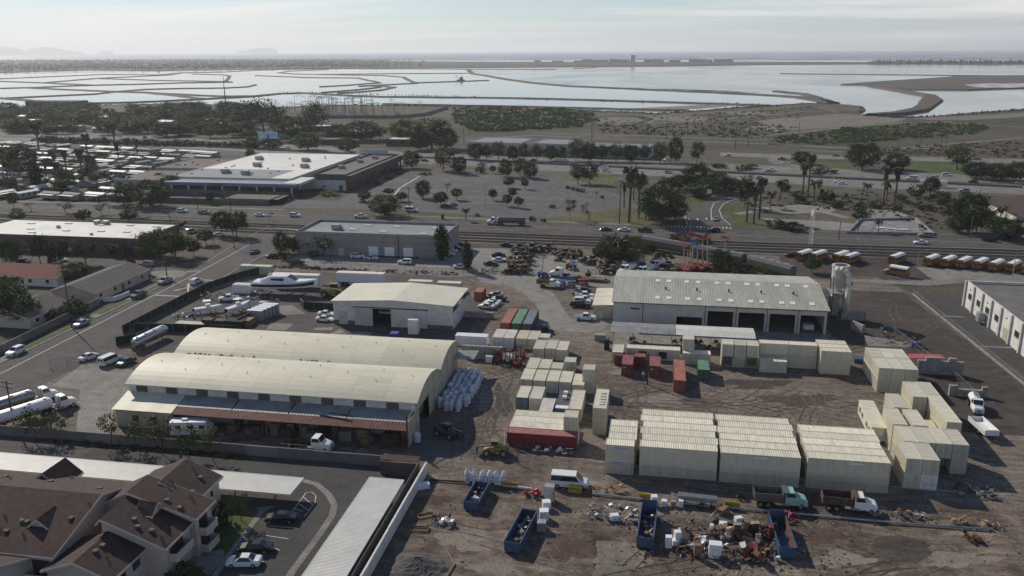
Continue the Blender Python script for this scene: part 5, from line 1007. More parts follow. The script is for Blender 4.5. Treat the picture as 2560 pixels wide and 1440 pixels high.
# shade canopy of the workshop yard
o=thing('shade_canopy','long bent tin shade canopy on posts in front of the workshop','canopy')
a,b_=G(1527,826,3.6),G(1863,833,3.6)
ya,yb=a[1]-.3,a[1]+6.2
for i,(x0,x1,m) in enumerate(((a[0],1.0,'grey_tin'),(1.05,5.6,'grey_tin'),(5.65,13.4,'canopy_tin'),(13.45,23.4,'canopy_tin'))):
    for y0,y1,z0,z1 in ((ya,ya+3.0,3.4,3.9),(ya+3.0,yb,3.9,3.75)):
        n=MB();kk=int((x1-x0)/.25)
        for j in range(kk+1):
            x=x0+(x1-x0)*j/kk;d=.04 if j%2 else 0;n.v+=[(x,y0,z0+d),(x,y1,z1+d)]
        for j in range(kk): n.f.append((2*j,2*j+2,2*j+3,2*j+1));n.mi.append(0)
        obj('roof_panel',n,MATS[m],o)
for x in np.linspace(a[0]+.5,22.8,8):
    for y in (ya+.3,yb-.3): obj('post',MB().box(x-.06,x+.06,y-.06,y+.06,0,3.45),MATS['galv'],o)
# tan roof pad under and benches of machinery under the canopy
for i in range(14):
    x=rnd.uniform(-6,22);y=rnd.uniform(ya-1.5,yb-1);kd=i%3
    t=thing('workbench_machine',f'{["greasy engine block", "red pump", "steel workbench"][kd]} under the shade canopy, {ordn(i // 3 + 1)} of its sort from the open end','machine',(x,y,.05),rnd.uniform(0,3),'machinery under the shade canopy')
    m=['machine_dark','lift_red','steel'][kd]
    parts(t,[('base',mk(lambda mb: (mb.box(-.6,.6,-.4,.4,.5,.62),[mb.box(xx,xx+.08,yy,yy+.08,0,.5) for xx in (-.6,.52) for yy in (-.4,.32)])),m),('engine',mk(lambda mb: (mb.box(-.4,.2,-.3,.3,.62,1.1),mb.cyl((.2,0,.85),(.55,0,.85),.2,k=8),mb.cyl((-.2,.1,1.1),(-.2,.1,1.5),.08,k=6))),'machine_dark' if kd==1 else m)])
# dust collector tower
mat('collector_paint',(0.47,0.45,0.40),.7,var=.12,scale=.8,dirt=.35)
t_=thing('dust_collector','tall tan dust collector with hopper, bent duct and ladder cage','industrial tower',(*G(2090,790),0));t_.scale=(1.1,1.1,1.1)
sp=[('leg',mk(lambda mb: mb.box(x-.1,x+.1,y-.1,y+.1,0,6.0)),'rusty_steel') for x in (-1.5,1.5) for y in (-1.5,1.5)]
DP=[(-1.2,-1.2,11.6),(-.5,-1.9,11.9),(.3,-2.3,11.8),(1.0,-2.5,11.2),(1.4,-2.6,10.2),(1.5,-2.7,8.0),(1.5,-2.7,1.4),(1.2,-2.2,.5)]
sp+=[('bag_house',mk(lambda mb: mb.box(-1.5,.2,-1.0,1.5,.4,5.6)),'collector_paint'),('hopper',mk(lambda mb: mb.cyl((0,.2,5.6),(0,.2,9.4),.45,1.9,k=14)),'collector_paint'),('silo',mk(lambda mb: mb.cyl((0,.2,9.4),(0,.2,12.2),1.9,k=16,caps=False)),'collector_paint'),('rim_ring',mk(lambda mb: mb.cyl((0,.2,12.1),(0,.2,12.35),2.0,k=16)),'wall_grey',[('silo_mouth',mk(lambda mb: mb.cyl((0,.2,12.35),(0,.2,12.37),1.4,k=16)),'dark')]),
       ('brace',mk(lambda mb: [(mb.cyl((sx*1.5,sy*1.5,5.9),(sx*1.7,sy*1.6,10),.09,k=5),mb.cyl((sx*1.5,sy*1.5,z),(-sx*1.5,sy*1.5,z+2.0),.05,k=4)) for sx in (-1,1) for sy in (-1,1) for z in (0.1,2.1,4.0)]),'rusty_steel'),('duct',mk(lambda mb: [mb.cyl(p,q,.55,k=12) for p,q in zip(DP,DP[1:])],smooth=True),'gable_cream'),('platform',mk(lambda mb: mb.box(-2.2,2.2,-2.2,2.2,6.0,6.08)),'galv'),('side_bin',mk(lambda mb: mb.box(-4.0,-2.2,-1.0,.5,3.2,4.8)),'collector_paint'),('bin_leg',mk(lambda mb: mb.box(-3.6,-3.45,-.3,-.15,0,3.2)),'rusty_steel')]
parts(t_,sp)
# ------------------------------------------------------------------ container yard
def sign(t,w_,h_,y,z,x=0.0,m='ink_white'):
    """pale placard with two lines of blue print on the near face"""
    o=obj('placard',MB().box(x-w_/2,x+w_/2,y-.03,y,z,z+h_),MATS['white'],t)
    n=MB()
    for r_,(f0,f1) in enumerate(((.06,.94),(.2,.8))):
        zz_=z+h_*(.62-.42*r_);x_=x-w_/2+w_*f0
        while x_<x-w_/2+w_*f1: q=w_*rnd.uniform(.03,.07);n.box(x_,x_+q,y-.045,y-.03,zz_,zz_+h_*.24);x_+=q+w_*.018
    obj('print',n,MATS['ink_blue'],o)
GB='cream containers stacked in the yard'
T20,T40=6.06,12.19
# three long double-decked blocks and the short stack beside them
for bi,(bx,by,n,nm) in enumerate(((-1.0,124.7,6,'nearest the short stack'),(11.65,124.5,6,'in the middle of the three'),(24.95,124.9,5,'beside the east stacks'))):
    for r_ in range(n):
        for tier in (0,1):
            jx=rnd.uniform(-.25,.35) if r_ else 0
            t=container(f'long cream container, {["lower", "upper"][tier]} tier, {ordn(r_ + 1)} row back, block {nm}',bx+jx,by+r_*2.49,tier*2.6,T40,90,'cream',GB)
            if r_==0 and tier==1: sgn=1 if abs(t.rotation_euler.z-math.pi/2)<.1 else-1;o=obj('placard',MB().box(-sgn*1.23-.02,-sgn*1.23+.02,-1.1+(bi-1),1.1+(bi-1),1.95,2.2),MATS['white'],t)
for r_ in range(4):
    for tier in (0,1):
        t=container(f'short cream container, {["lower", "upper"][tier]} tier, {ordn(r_ + 1)} from the front of the short stack',-6.5+(r_>0)*.3,124.4+r_*2.5,tier*2.6,4.6,90,'cream',GB)
        if r_==0:
            sgn=1 if abs(t.rotation_euler.z-math.pi/2)<.1 else-1
            o=obj('placard',MB().box(-sgn*1.25-.02,-sgn*1.25+.02,-1.2,1.2,1.75,2.35),MATS['white'],t)
            n=MB()
            for zz_ in (1.85,2.1):
                y_=-1.1
                while y_<1.0: q=rnd.uniform(.08,.2);n.box(-sgn*1.27-.01,-sgn*1.27+.01,y_,y_+q,zz_,zz_+.15);y_+=q+.05
            obj('print',n,MATS['ink_blue'],o)
# east stacks
for i in range(3):
    for j in range(2):
        for tier in (0,1): container(f'cream container, {["lower", "upper"][tier]} tier, {ordn(i + 1)} column, {["front", "back"][j]} row, northeast block',45.1+i*2.5,167.1+j*6.2,tier*2.6,T20,0,'tan' if (i+tier+j)%3==0 else 'cream',GB)
container('upper cream container with shaded end above the dark gap, northeast block side',47.8,153.0,2.6,7.4,0,'cream',GB);container('lower tan container under the shaded upper one, east row',47.8,153.0,0,7.4,0,'tan',GB)
for k_ in range(2):
    for tier in (0,1): container(f'cream container in the outermost east row, {["lower", "upper"][tier]} tier, {["near", "far"][k_]} one',50.35,(142.3,154.6)[k_],tier*2.6,(T40,T20)[k_],0,'cream' if tier else 'tan',GB)
for i in range(4):
    for tier in ((0,1) if i in (0,3) else (0,1)):
        if tier==0 and i in (1,2): continue
        container(f'cream container, {["lower", "upper"][tier]} tier, {ordn(i + 1)} across in the four-wide southeast row',41.1+i*2.52,133.4,tier*2.6,T20,0,'tan' if i==3 else 'cream',GB)
for i in (1,2): container(f'lower tier container set back in the four-wide southeast row, {["second", "third"][i - 1]} across',41.1+i*2.52,136.0,0,4.6,0,'tan',GB)
for i in range(2):
    for tier in (0,1): container(f'cream container, {["lower", "upper"][tier]} tier, {["west", "east"][i]} half of the foremost southeast pair',39.95+i*2.48,127.1,tier*2.6,T20,0,'white' if (tier==0 and i==1) else 'cream',GB)
for nm,x,y,L,tiers in (('with a flap door mark on its roof',41.1,140.0,6.8,2),('with ribbed roof and side opening',44.3,140.0,6.8,2),('behind the pair with roof marks',43.1,147.4,6.5,2),('half hidden low between the east rows',47.6,141.2,7.5,1)):
    for tier in range(tiers): container(f'cream container {nm}, {["lower", "upper"][tier] if tiers > 1 else "single"} tier',x,y,tier*2.6,L,0,'cream',GB)
# north row by the workshop
for i in range(3):
    for tier in (0,1):
        t=container(f'cream container, {["lower", "upper"][tier]} tier, {ordn(i + 1)} from the canopy in the end-on trio',15.3+i*2.6,176.6,tier*2.6,3.6,0,'cream',GB)
        if tier==0 and i!=1:
            ds=[c for c in t.children if c.name.startswith('door')]
            for d,s in zip(ds,(-1,1)):
                piv=Vector((s*1.11,-1.8,0));d.matrix_basis=Matrix.Translation(piv) @ Matrix.Rotation(s*R(100),4,'Z') @ Matrix.Translation(-piv)
for i,(x,L) in enumerate(((23.4,6.0),(29.4,6.0))):
    for tier in (0,1): container(f'cream container lying lengthwise in the north row, {["lower", "upper"][tier]} tier, {["first", "second"][i]} after the trio',x,178.6-(1-tier)*.4,tier*2.6,5.95,90,'cream',GB)
t=container('lone low cream container with blue placard in front of the north row',23.1,174.6,0,5.6,90,'cream',GB)
for i in range(3):
    for tier in (0,1): container(f'cream container at the east end of the north row, {["lower", "upper"][tier]} tier, {ordn(i + 1)} from the front',35.6,175.6+i*2.5,tier*2.6,T20,90,'cream',GB)
# coloured singles in the open
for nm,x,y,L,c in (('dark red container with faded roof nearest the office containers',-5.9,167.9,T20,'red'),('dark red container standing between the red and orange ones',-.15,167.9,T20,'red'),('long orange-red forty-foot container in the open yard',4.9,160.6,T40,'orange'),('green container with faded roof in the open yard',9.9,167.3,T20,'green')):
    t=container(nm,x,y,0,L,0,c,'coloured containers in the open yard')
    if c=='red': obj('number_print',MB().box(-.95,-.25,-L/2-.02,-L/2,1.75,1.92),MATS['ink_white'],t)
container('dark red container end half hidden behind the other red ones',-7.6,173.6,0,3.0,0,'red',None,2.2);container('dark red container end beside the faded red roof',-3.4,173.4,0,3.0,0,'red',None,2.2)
# office and storage containers south of the canopy
t=container('white ribbed office container with door and window by the canopy',-5.3,178.3,0,T40-.4,90,'cream')
for a,b in ((-3.2,-1.4),(1.2,3.0)):
    sgn=1 if abs(t.rotation_euler.z-math.pi/2)<.1 else-1
    obj('window',MB().box(-sgn*1.22-.03,-sgn*1.22+.03,-sgn*b if sgn>0 else a,-sgn*a if sgn>0 else b,.5,2.0),MATS['window_dark'],t)
container('cream container used as an open tool store with doors swung out',-8.3,175.2,0,5.2,0,'cream');container('upper cream box stacked on the storage container beside the canopy',7.0,178.6,2.6,3.0,0,'cream');container('cream storage container below the stacked box beside the canopy',7.0,176.8,0,6.0,90,'cream')
# west stacks
W='cream containers parked end-on west of the open yard'
for i,(x,L) in enumerate(((-36.3,T20),(-33.7,T20),(-30.7,T20),(-28.1,T20),(-25.6,3.0))): container(f'cream container in the rearmost west row, {ordn(i + 1)} from the block wall',x,180.8+(i==4)*1.5,0,L,0,'white' if i<2 else 'cream',W)
for i,x in enumerate((-25.8,-23.2,-20.6)): container(f'cream container in the second west row, {ordn(i + 1)} across',x,174.6+(i==1)*.5,0,T20,0,'cream',W)
for i,(x,y,L) in enumerate(((-25.6,162.8,T20),(-23.0,163.1,5.4),(-20.4,163.3,3.6),(-18.05,167.5,3.0))): container(f'cream container in the third west row, {ordn(i + 1)} across',x,y,0,L,0,'cream',W)
for i,(x,y) in enumerate(((-25.7,156.3),(-23.05,156.1),(-20.4,156.2),(-17.8,156.1),(-15.1,155.0))): container(f'cream container in the fourth west row, {ordn(i + 1)} across',x,y,0,T20,0,'cream',W)
for tier in (0,1): container(f'small grey-cream box standing alone east of the west rows, {["lower", "upper"][tier]} one',-13.2,157.0,tier*2.6,3.0,0,'cream',W)
container('container with teal painted end in the nearest west row',-25.1,147.0,0,T20,0,'teal',W);container('white fluted container beside the teal-ended one',-22.5,147.0,0,T20,0,'cream',W);container('low white container behind the red one, roof half shaded',-19.8,141.5,0,T20,0,'white',W)
t=container('grey roofed blue container with two white rooftop units',-17.0,143.1,0,9.2,0,'blue',W)
for y in (.2,2.4): obj('rooftop_unit',MB().box(-.35,.45,y-.4,y+.4,2.59,3.1),MATS['white_gloss'],t)
obj('roof_flap',MB().box(-1.2,1.2,-4.58,-3.2,2.6,2.64),MATS['white'],t)
container('long cream container beside the blue one',-14.55,143.4,0,9.1,0,'cream',W);container('small cream box stacked above the end of the red container',-14.4,133.9,2.6,3.0,0,'cream',W)
for tier in (0,1):
    t=container(f'long narrow cream stack with roof hatches standing apart, {["lower", "upper"][tier]} container',-9.7,138.6,tier*2.6,8.9,0,'cream' if tier else 'tan',W)
    if tier:
        for y in (-2.6,-1.5,-.3,1.0,2.4): obj('roof_hatch',MB().box(-.2,.7,y-.35,y+.35,2.59,2.72),MATS['cream_paint'],t)
for i,c in enumerate(('red','white','cream','cream')): container(['long dark red container along the chain-link fence','long patched white-roofed container behind the red one','cream container second behind the long red one','cream container farthest behind the long red one'][i],-24.0,131.6+i*2.46,0,T40 if i<2 else 9.8,90,c)
# trio by the drive and other boxes around the yard
for nm,x,c in (('orange-red forty-foot container of the trio by the drive',-36.4,'orange'),('green forty-foot container of the trio by the drive',-33.7,'green'),('dark navy container of the trio by the drive',-31.0,'navy')): container(nm,x,191.6,0,T40,0,c,'trio of containers by the drive')
for nm,p,L,c,rt in (('pale container at the boat yard corner by the street',(600,684),4.4,'cream',90),('pale container nearest the pickup at the boat yard corner',(625,685),7.0,'cream',90),('grey-white container behind the big motor yacht, east one',(1020,724),7.0,'cream',90),('pale container end-on beside the grey-white one behind the shed',(1092,728),7.0,'cream',90),('white bunker container near the boats',(582,733),5.0,'white',90),('rusty red open container by the white shed',(1185,752),5.0,'orange',0)):
    x,y=G(*p);container(nm,x,y,0,L,rt,c)
# portable office
x,y=38.9,143.3
of=thing('portable_office','long low cream office cabin with paired windows in the open yard','cabin',(x+1.25,y+6.05,0),R(-2))
parts(of,[('body',mk(lambda mb: mb.box(-1.25,1.25,-6.05,6.05,.25,2.75)),'cream_paint'),('roof',mk(lambda mb: mb.box(-1.32,1.32,-6.1,6.1,2.75,2.86)),'cream_roof'),('skid',mk(lambda mb: (mb.box(-1.1,-.9,-6,6,0,.25),mb.box(.9,1.1,-6,6,0,.25))),'dark'),('wall_unit',mk(lambda mb: mb.box(-.1,.6,-6.3,-6.05,1.5,2.1)),'white')])
for yy in (-5.0,-2.8,1.2,3.6):
    for d in (0,.75): win(of,-1.3,-1.25,yy+d,yy+d+.55,1.1,2.2)
# ------------------------------------------------------------------ block walls of the bins
def block_wall(label,x0,y0,L,n,rz=0.0,bl=1.5,bh=.75,dep=.75,jag=False):
    t=thing('block_wall',label,'wall',(x0,y0,0),rz);me=mk(lambda mb: mb.box(.015,bl-.015,0,dep,.012,bh-.012))
    for r_ in range(n):
        x=-(bl/2 if r_%2 else 0)
        while x<L-.1:
            if not (jag and r_==n-1 and rnd.random()<.55):
                o=link('block',me,MATS['block'],t);o.location=(max(0,x) if x>=0 else 0,rnd.uniform(-.02,.02),r_*bh)
                if x<0: o.scale=(.5,1,1)
                elif x+bl>L: o.scale=((L-x)/bl,1,1)
            x+=bl
    return t
block_wall('concrete block wall of four courses beside the west container row',*G(1155,895),9.2,4);block_wall('long concrete block wall below the red roof slab',*G(2292,934),9.0,5,jag=True);block_wall('ruined concrete block wall with jagged top near the white cab truck',*G(2372,990),7.0,3,jag=True);block_wall('low pale block wall east of the white shed',*G(1161,793),7.5,2)
block_wall('pink edged concrete bin wall standing by the dust tower',*G(2160,835),4.0,3,R(118));block_wall('dark concrete bin wall at the workshop corner',*G(2102,800),6.0,3)
o=thing('roof_slab','flat faded red roof sheet behind the long block wall','roof sheet');a,b_,c_,d_2=G(2272,895,3),G(2365,897,3),G(2352,886,3),G(2270,884,3);obj('sheet',MB().prism([a,b_,c_,d_2],2.9,3.0),mat('faded_red',(0.42,0.10,0.10),.7,var=.12),o)
for p in (a,b_,c_,d_2): obj('post',MB().box(p[0]-.1,p[0]+.1,p[1]-.1,p[1]+.1,0,2.9),MATS['galv'],o)
# ------------------------------------------------------------------ vehicles
SD,SV,PK,VN_='sedan','suv','pickup','van'
CARS=[
 (SV,'white','white SUV driving toward the camera on the side street',40,886,268),(SD,'silver','silver car parked under the leaning utility pole on the street',204,814,268),(PK,'grey','grey pickup parked at the kerb by the driveway',347,743,268),(PK,'silver','silver pickup parked at the corner pavement',413,708,268),(SV,'white','white SUV heading away by the street crossing mark',491,709,90),(SD,'grey','grey car driving toward the railway crossing',637,633,90),
 (SD,'white','white sedan parked in the fenced corner lot',223,898,75),(VN_,'white','white cargo van parked by the silver tank trailer',277,908,78),(SD,'green','dark green car parked beside the white cargo van',316,911,260),
 (SV,'white','white and blue SUV on the boulevard nearest the mobile homes',456,531,0),(PK,'beige','beige pickup behind the white and blue SUV on the boulevard',511,535,0),(SD,'white','white car waiting before the railway crossing',650,541,0),(SV,'white','white SUV entering the street from the boulevard',738,542,0),(PK,'white','white pickup on the boulevard below the big round tree',902,545,180),
 (SD,'dark','dark sedan trailing the white sedan on the boulevard',1515,577,180),(SD,'white','white sedan between dark car and maroon pickup on the boulevard',1560,578,180),(PK,'maroon','maroon pickup on the boulevard',1612,580,0),(SV,'black','black SUV crossing the foot of the ramp',1784,580,180),(SD,'silver','silver car coming down the curved ramp',1787,551,270),(SV,'sage','grey-green SUV leaving the empty pool lot',2312,592,180),(SD,'white','white sedan on the boulevard above the bus row',2301,610,180),(SV,'black','black SUV on the boulevard near the edge above the buses',2472,604,180),
 (SV,'white','white SUV parked left of the first dock door',895,645,0),(SD,'white','white car with two people beside it at the dock doors',929,649,0),(SV,'white','white SUV parked apart in the concrete lot',1012,660,180),(PK,'black','black pickup with small trailer at the concrete lot corner',741,661,0),(SD,'black','black car at the kerb by the concrete lot entrance',681,645,180),
 (SD,'maroon','dark red car beside the rail fence behind the tilt-up building',1147,613,0),(SD,'black','black car right below the dark red one',1138,624,0),(SD,'white','white car parked third along the tilt-up end wall',1127,631,0),(SD,'white','white car parked nearest on the tilt-up end wall',1121,639,0),(SD,'dark','dark car at the far corner of the concrete lot',1267,616,0),(SD,'black','black car parked in the angled row by the tractors',1246,641,20),(SD,'white','white car in the angled row by the tractors',1248,654,15),(SD,'green','dark green car in the angled row by the tractors',1227,663,10),(SD,'white','white car half hidden by the slim cypress',1151,671,10),
 (SD,'white','white sedan parked beside the white shed, front one',812,803,0),(SD,'white','white car parked beside the white shed, back one',816,790,0),
 (SD,'beige','beige car topmost in the row by the trio of containers',1240,741,170),(SD,'black','black car second in the row by the trio of containers',1246,751,170),(SD,'white','white car third in the row by the trio of containers',1232,759,170),(SD,'white','white car fourth in the row by the trio of containers',1226,765,170),(SD,'white','white car lowest in the row by the trio of containers',1216,771,170),(PK,'black','black pickup hidden behind the rearmost west container row',1362,830,90),
 (SD,'black','black car topmost in the parking row by the annex',1458,730,170),(SD,'dark','dark car second in the parking row by the annex',1450,739,170),(PK,'white','white pickup in the parking row by the annex',1462,745,0),(SD,'white','white car below the white pickup by the annex',1464,752,0),(SV,'white','white SUV lower in the row by the annex',1456,759,0),(PK,'black','black pickup in the row by the annex',1451,768,0),(PK,'white','white pickup parked apart at the edge of the drive',1464,800,0),
 (SD,'black','black sedan in the apartment car park by the striped bay',703,1303,190),(SD,'black','black car behind the white sedan in the apartment car park',640,1378,190),(SD,'white','white sedan in the apartment car park',611,1412,190),
 (SD,'silver','silver car in the store lot under a round tree',905,505,90),(VN_,'white','white van alone in the store lot',1029,529,0),(SD,'dark','dark car shaded by a tree in the store lot',1112,518,60),(SD,'silver','silver car beside the dark one in the store lot',1132,514,60),(SV,'silver','silver SUV parked under trees at the crossing lot',481,582,60),(SD,'white','white car in the tree shaded side lot',548,590,30),
 (SD,'white','white car beside the red roofed bungalow',150,655,30),(SV,'white','white SUV in the bungalow driveway',152,668,20),(SD,'black','dark car parked on the cross street by the bungalow',60,658,0),(SV,'silver','silver SUV turning out of the cross street',366,665,180),(SD,'white','white car parked behind the grey shingle house',160,678,20),(SD,'silver','silver car low behind the grey shingle house',128,700,0),(SD,'white','small white car in the back yard behind the hedge',73,757,20),(PK,'silver','silver pickup stored behind the grey house',172,708,20),
 (SD,'white','white car behind the bus row fence',2107,702,90),(SD,'maroon','dark red car left of the school buses',1978,642,20),(SD,'grey','grey pickup sized car beside the dust tower',2110,708,60)]
for k_,c,lb,px,py,hd in CARS: vehicle(k_,c,lb,px,py,hd,{'sedan': 'car','suv': 'SUV','pickup': 'pickup','van': 'van'}[k_])
FW=[(1063,404,'dark',SD),(1222,393,'white',SD),(1203,413,'silver',SV),(1333,403,'dark',SD),(1395,404,'white',SD),(1412,404,'white',SD),(1489,411,'white',SD),(1511,421,'white',SD),(1517,430,'white',SV),(1668,403,'white',PK),(1819,391,'white',SV),(1672,434,'silver',SV),(1900,446,'silver',SD),(1921,430,'silver',SD),(2091,391,'dark',SD),(2424,399,'white',SD),(2443,400,'red',SD),(1954,400,'dark',PK),(1965,410,'white',SD),(1930,428,'white',PK),(2095,457,'white',SD),(2105,461,'white',SD),(2279,449,'white',VN_),(2366,440,'white',SV),(2432,457,'dark',SD),(2549,460,'silver',SD),(2410,480,'silver',SV),(2040,437,'dark',PK),
      (130,331,'white',SD),(178,336,'white',SD),(265,347,'white',SD),(300,343,'white',SD),(322,340,'silver',SD),(362,345,'dark',SD),(385,342,'white',SD),(398,346,'white',SV),(440,350,'silver',SD),(467,353,'dark',SD),(540,361,'dark',SD),(560,366,'white',SV),(590,358,'white',SD),(720,372,'white',SD),(30,322,'white',SV),(990,390,'silver',SD),(865,384,'white',SD)]
for i,(px,py,c,k_) in enumerate(sorted(FW)): vehicle(k_,c,f'{c} {dict(sedan="car", suv="SUV", pickup="pickup", van="van")[k_]} driving on the freeway, {ordn(i + 1)} vehicle along it from the left',px,py,-13.4 if i%2 else 166.6,{'sedan': 'car','suv': 'SUV','pickup': 'pickup','van': 'van'}[k_],'traffic on the freeway')
# school buses
BUS=[(2012,648),(2048,650),(2104,652),(2130,656),(2243,657),(2330,661),(2372,664),(2411,667),(2452,670),(2492,674),(2534,676),(2575,682)]
for i,(px,py) in enumerate(BUS): machine('school_bus','bus_yellow',f'yellow school bus with white roof, {ordn(i + 1)} from the left in the parked row',px,py,52,'bus','school_bus','school buses parked along the rail fence')
machine('short_bus','bus_yellow','yellow school bus standing alone facing the dust tower',2240,688,145,'bus','school_bus','school buses parked along the rail fence')
# tankers and lorries
machine('tank_trailer','white','long polished steel tank trailer with ladder by the warehouse end',372,868,84,'trailer','tank_trailer',xy=(-116.6,170.5))
machine('tank_semi','white','white tanker lorry with white tank by the corner pole',0,0,62,'truck','tanker_truck',xy=(-114.6,128.4),over={'tankm': MATS['white']});machine('tank_semi','white','white cab tanker lorry with dull grey tank nearest the street',0,0,62,'truck','tanker_truck',xy=(-120.6,131.2),over={'tankm': MATS['steel']})
machine('tank_semi','white','tanker lorry with dark grey tank on the boulevard',1268,562,180,'truck','tanker_truck',over={'tankm': MATS['car_grey']})
for nm,x,y in (('white box trailer behind the motor yacht',-103.0,222.9),('white box trailer east of the motor yacht',-84.8,227.5)): machine('box_trailer','white',nm,0,0,1,'trailer','box_trailer',xy=(x,y))
machine('box_trailer','white','white box trailer hauled along the freeway',2332,468,-13.4,'trailer','box_trailer',scale=.85)
machine('chassis_truck','white','white cab-and-chassis lorry behind the grey boundary wall',0,0,0,'truck','chassis_truck',xy=(-57.6,124.6));machine('stake_truck','white','white flatbed lorry with dark stake sides on the drive',1372,718,-12,'truck','stake_truck',over={'rail': MATS['machine_dark']})
machine('semi_truck','white','white and blue tractor unit coupled to a lowboy',1398,692,175,'truck','tractor_truck');machine('lowboy_trailer','wood','wooden decked lowboy trailer carrying a small excavator',1474,702,172,'trailer','lowboy_trailer');machine('excavator','tan_machine','small excavator parked on the lowboy trailer',1470,697,10,'excavator','mini_excavator',z=1.0,scale=.8)
for i,(px,py,c,d) in enumerate(((1568,684,'white','leftmost white'),(1592,668,'car_silver','blue-grey backmost'),(1612,688,'white','foremost white'),(1642,672,'white','white backmost right'))): machine('water_truck',c,f'{d} water truck in the row behind the workshop',px,py,232,'truck','water_truck','water trucks behind the workshop')
machine('dump_truck','mint','dump truck with mint green cab and dark bed by the scrap yard',0,0,2,'truck','dump_truck',xy=(20.0,118.6),over={'bodym': MATS['car_grey']});machine('dump_truck','white','rusty dump truck with white cab and brown bed by the scrap yard',0,0,-3,'truck','dump_truck',xy=(30.0,119.0))
machine('water_truck','white','white cab truck loaded with wrapped white tank by the ruined wall',2437,1022,262,'truck','tank_truck',scale=.85)
t=thing('dump_trailer','open white tipping trailer with empty bed beside the east fence','trailer',(*G(2456,1082),.05),R(-84));parts(t,dumpbody(-3.2,3.2,.9,1.7,1.25,.09,'white')+duals([-.6,.6],.42)+[('drawbar',mk(lambda mb: mb.cyl((3.2,0,.8),(4.8,0,.6),.08,k=5)),'dark')])
vehicle('van','white','old white passenger van parked behind the METAL sign',1425,1216,0,'van',name='passenger_van',scale=1.1)
# RV under the lean-to
t=thing('camper','white camper with side windows parked under the lean-to end','camper',(-80.8,126.9,.04),R(12))
parts(t,[('body',mk(lambda mb: mb.extr([(-3.6,.5),(3.2,.5),(3.6,1.6),(2.6,2.2),(2.9,2.9),(-3.6,2.9)],-1.2,1.2,'y')),'white'),('stripe',mk(lambda mb: mb.box(-3.5,3.1,-1.22,-1.2,1.25,1.4)),'car_silver')]+[('window',mk(lambda mb: mb.box(x,x+1.0,-1.23,-1.2,1.6,2.3)),'window_dark') for x in (-2.6,-.4,1.6)]+wheels([(x,s*1.05) for x in (-2.0,2.3) for s in (-1,1)],.38,.25)+[('roof_unit',mk(lambda mb: mb.box(-1.6,-.6,-.4,.4,2.9,3.2)),'white')])
# people
def person(label,px,py,hd,shirt,legs='cloth_dark',z=.06,xy=None):
    x,y=xy or G(px,py);t=thing('person',label,'person',(x,y,z),R(hd))
    pts=[(0,0,.95),(0,0,1.18),(0,0,1.42),(.02,0,1.52),(.03,0,1.62),(.04,0,1.74),(0,.10,.90),(.05,.11,.50),(-.02,.11,.08),(.14,.11,.03),(0,-.10,.90),(-.04,-.11,.50),(-.12,-.11,.08),(.04,-.11,.03),(0,.20,1.40),(.0,.26,1.12),(.1,.25,.88),(.15,.25,.80),(0,-.20,1.40),(.05,-.26,1.14),(.22,-.22,1.0),(.28,-.2,.97)]
    ed=[(0,1),(1,2),(2,3),(3,4),(4,5),(0,6),(6,7),(7,8),(8,9),(0,10),(10,11),(11,12),(12,13),(2,14),(14,15),(15,16),(16,17),(2,18),(18,19),(19,20),(20,21)]
    rad=[.15,.15,.16,.07,.10,.10,.10,.075,.055,.05,.10,.075,.055,.05,.07,.055,.045,.04,.07,.055,.045,.04]
    me=bpy.data.meshes.new('body');me.from_pydata(pts,ed,[]);o=link('body',me,None,t)
    for m in (MATS[shirt],MATS[legs],MATS['skin']): me.materials.append(m)
    md=o.modifiers.new('skin','SKIN')
    for i,r__ in enumerate(rad): me.skin_vertices[0].data[i].radius=(r__,r__)
    me.skin_vertices[0].data[0].use_root=True
    sb=o.modifiers.new('sub','SUBSURF');sb.levels=sb.render_levels=1
    obj('trousers',MB().loft([[(.0+.125*math.cos(a),s_*.1+.115*math.sin(a),.93) for a in np.arange(8)*math.pi/4] and [(.13*math.cos(a),s_*.105+.115*math.sin(a),.95) for a in np.arange(8)*math.pi/4],[(dx_+.085*math.cos(a),s_*.11+.085*math.sin(a),.12) for a in np.arange(8)*math.pi/4]]) if False else MB().cyl((0,.1,.95),(-.02,.11,.12),.13,.085,k=8).cyl((0,-.1,.95),(-.11,-.11,.12),.13,.085,k=8),MATS[legs],t)
    obj('head',MB().sphere((.05,0,1.68),.115,10,8,1.25),MATS['skin'],t);obj('hair',MB().sphere((.035,0,1.71),.122,10,5,1.15,.05),MATS['hair'],t)
person('worker in lime high-visibility shirt beside the pole near red containers',1618,893,200,'hivis');person('person in pale shirt walking between the red containers',1608,948,240,'white');person('person in dark clothes standing left of the white car at the docks',916,650,20,'cloth_dark');person('person in dark clothes standing right of the first at the docks',929,653,160,'cloth_dark')
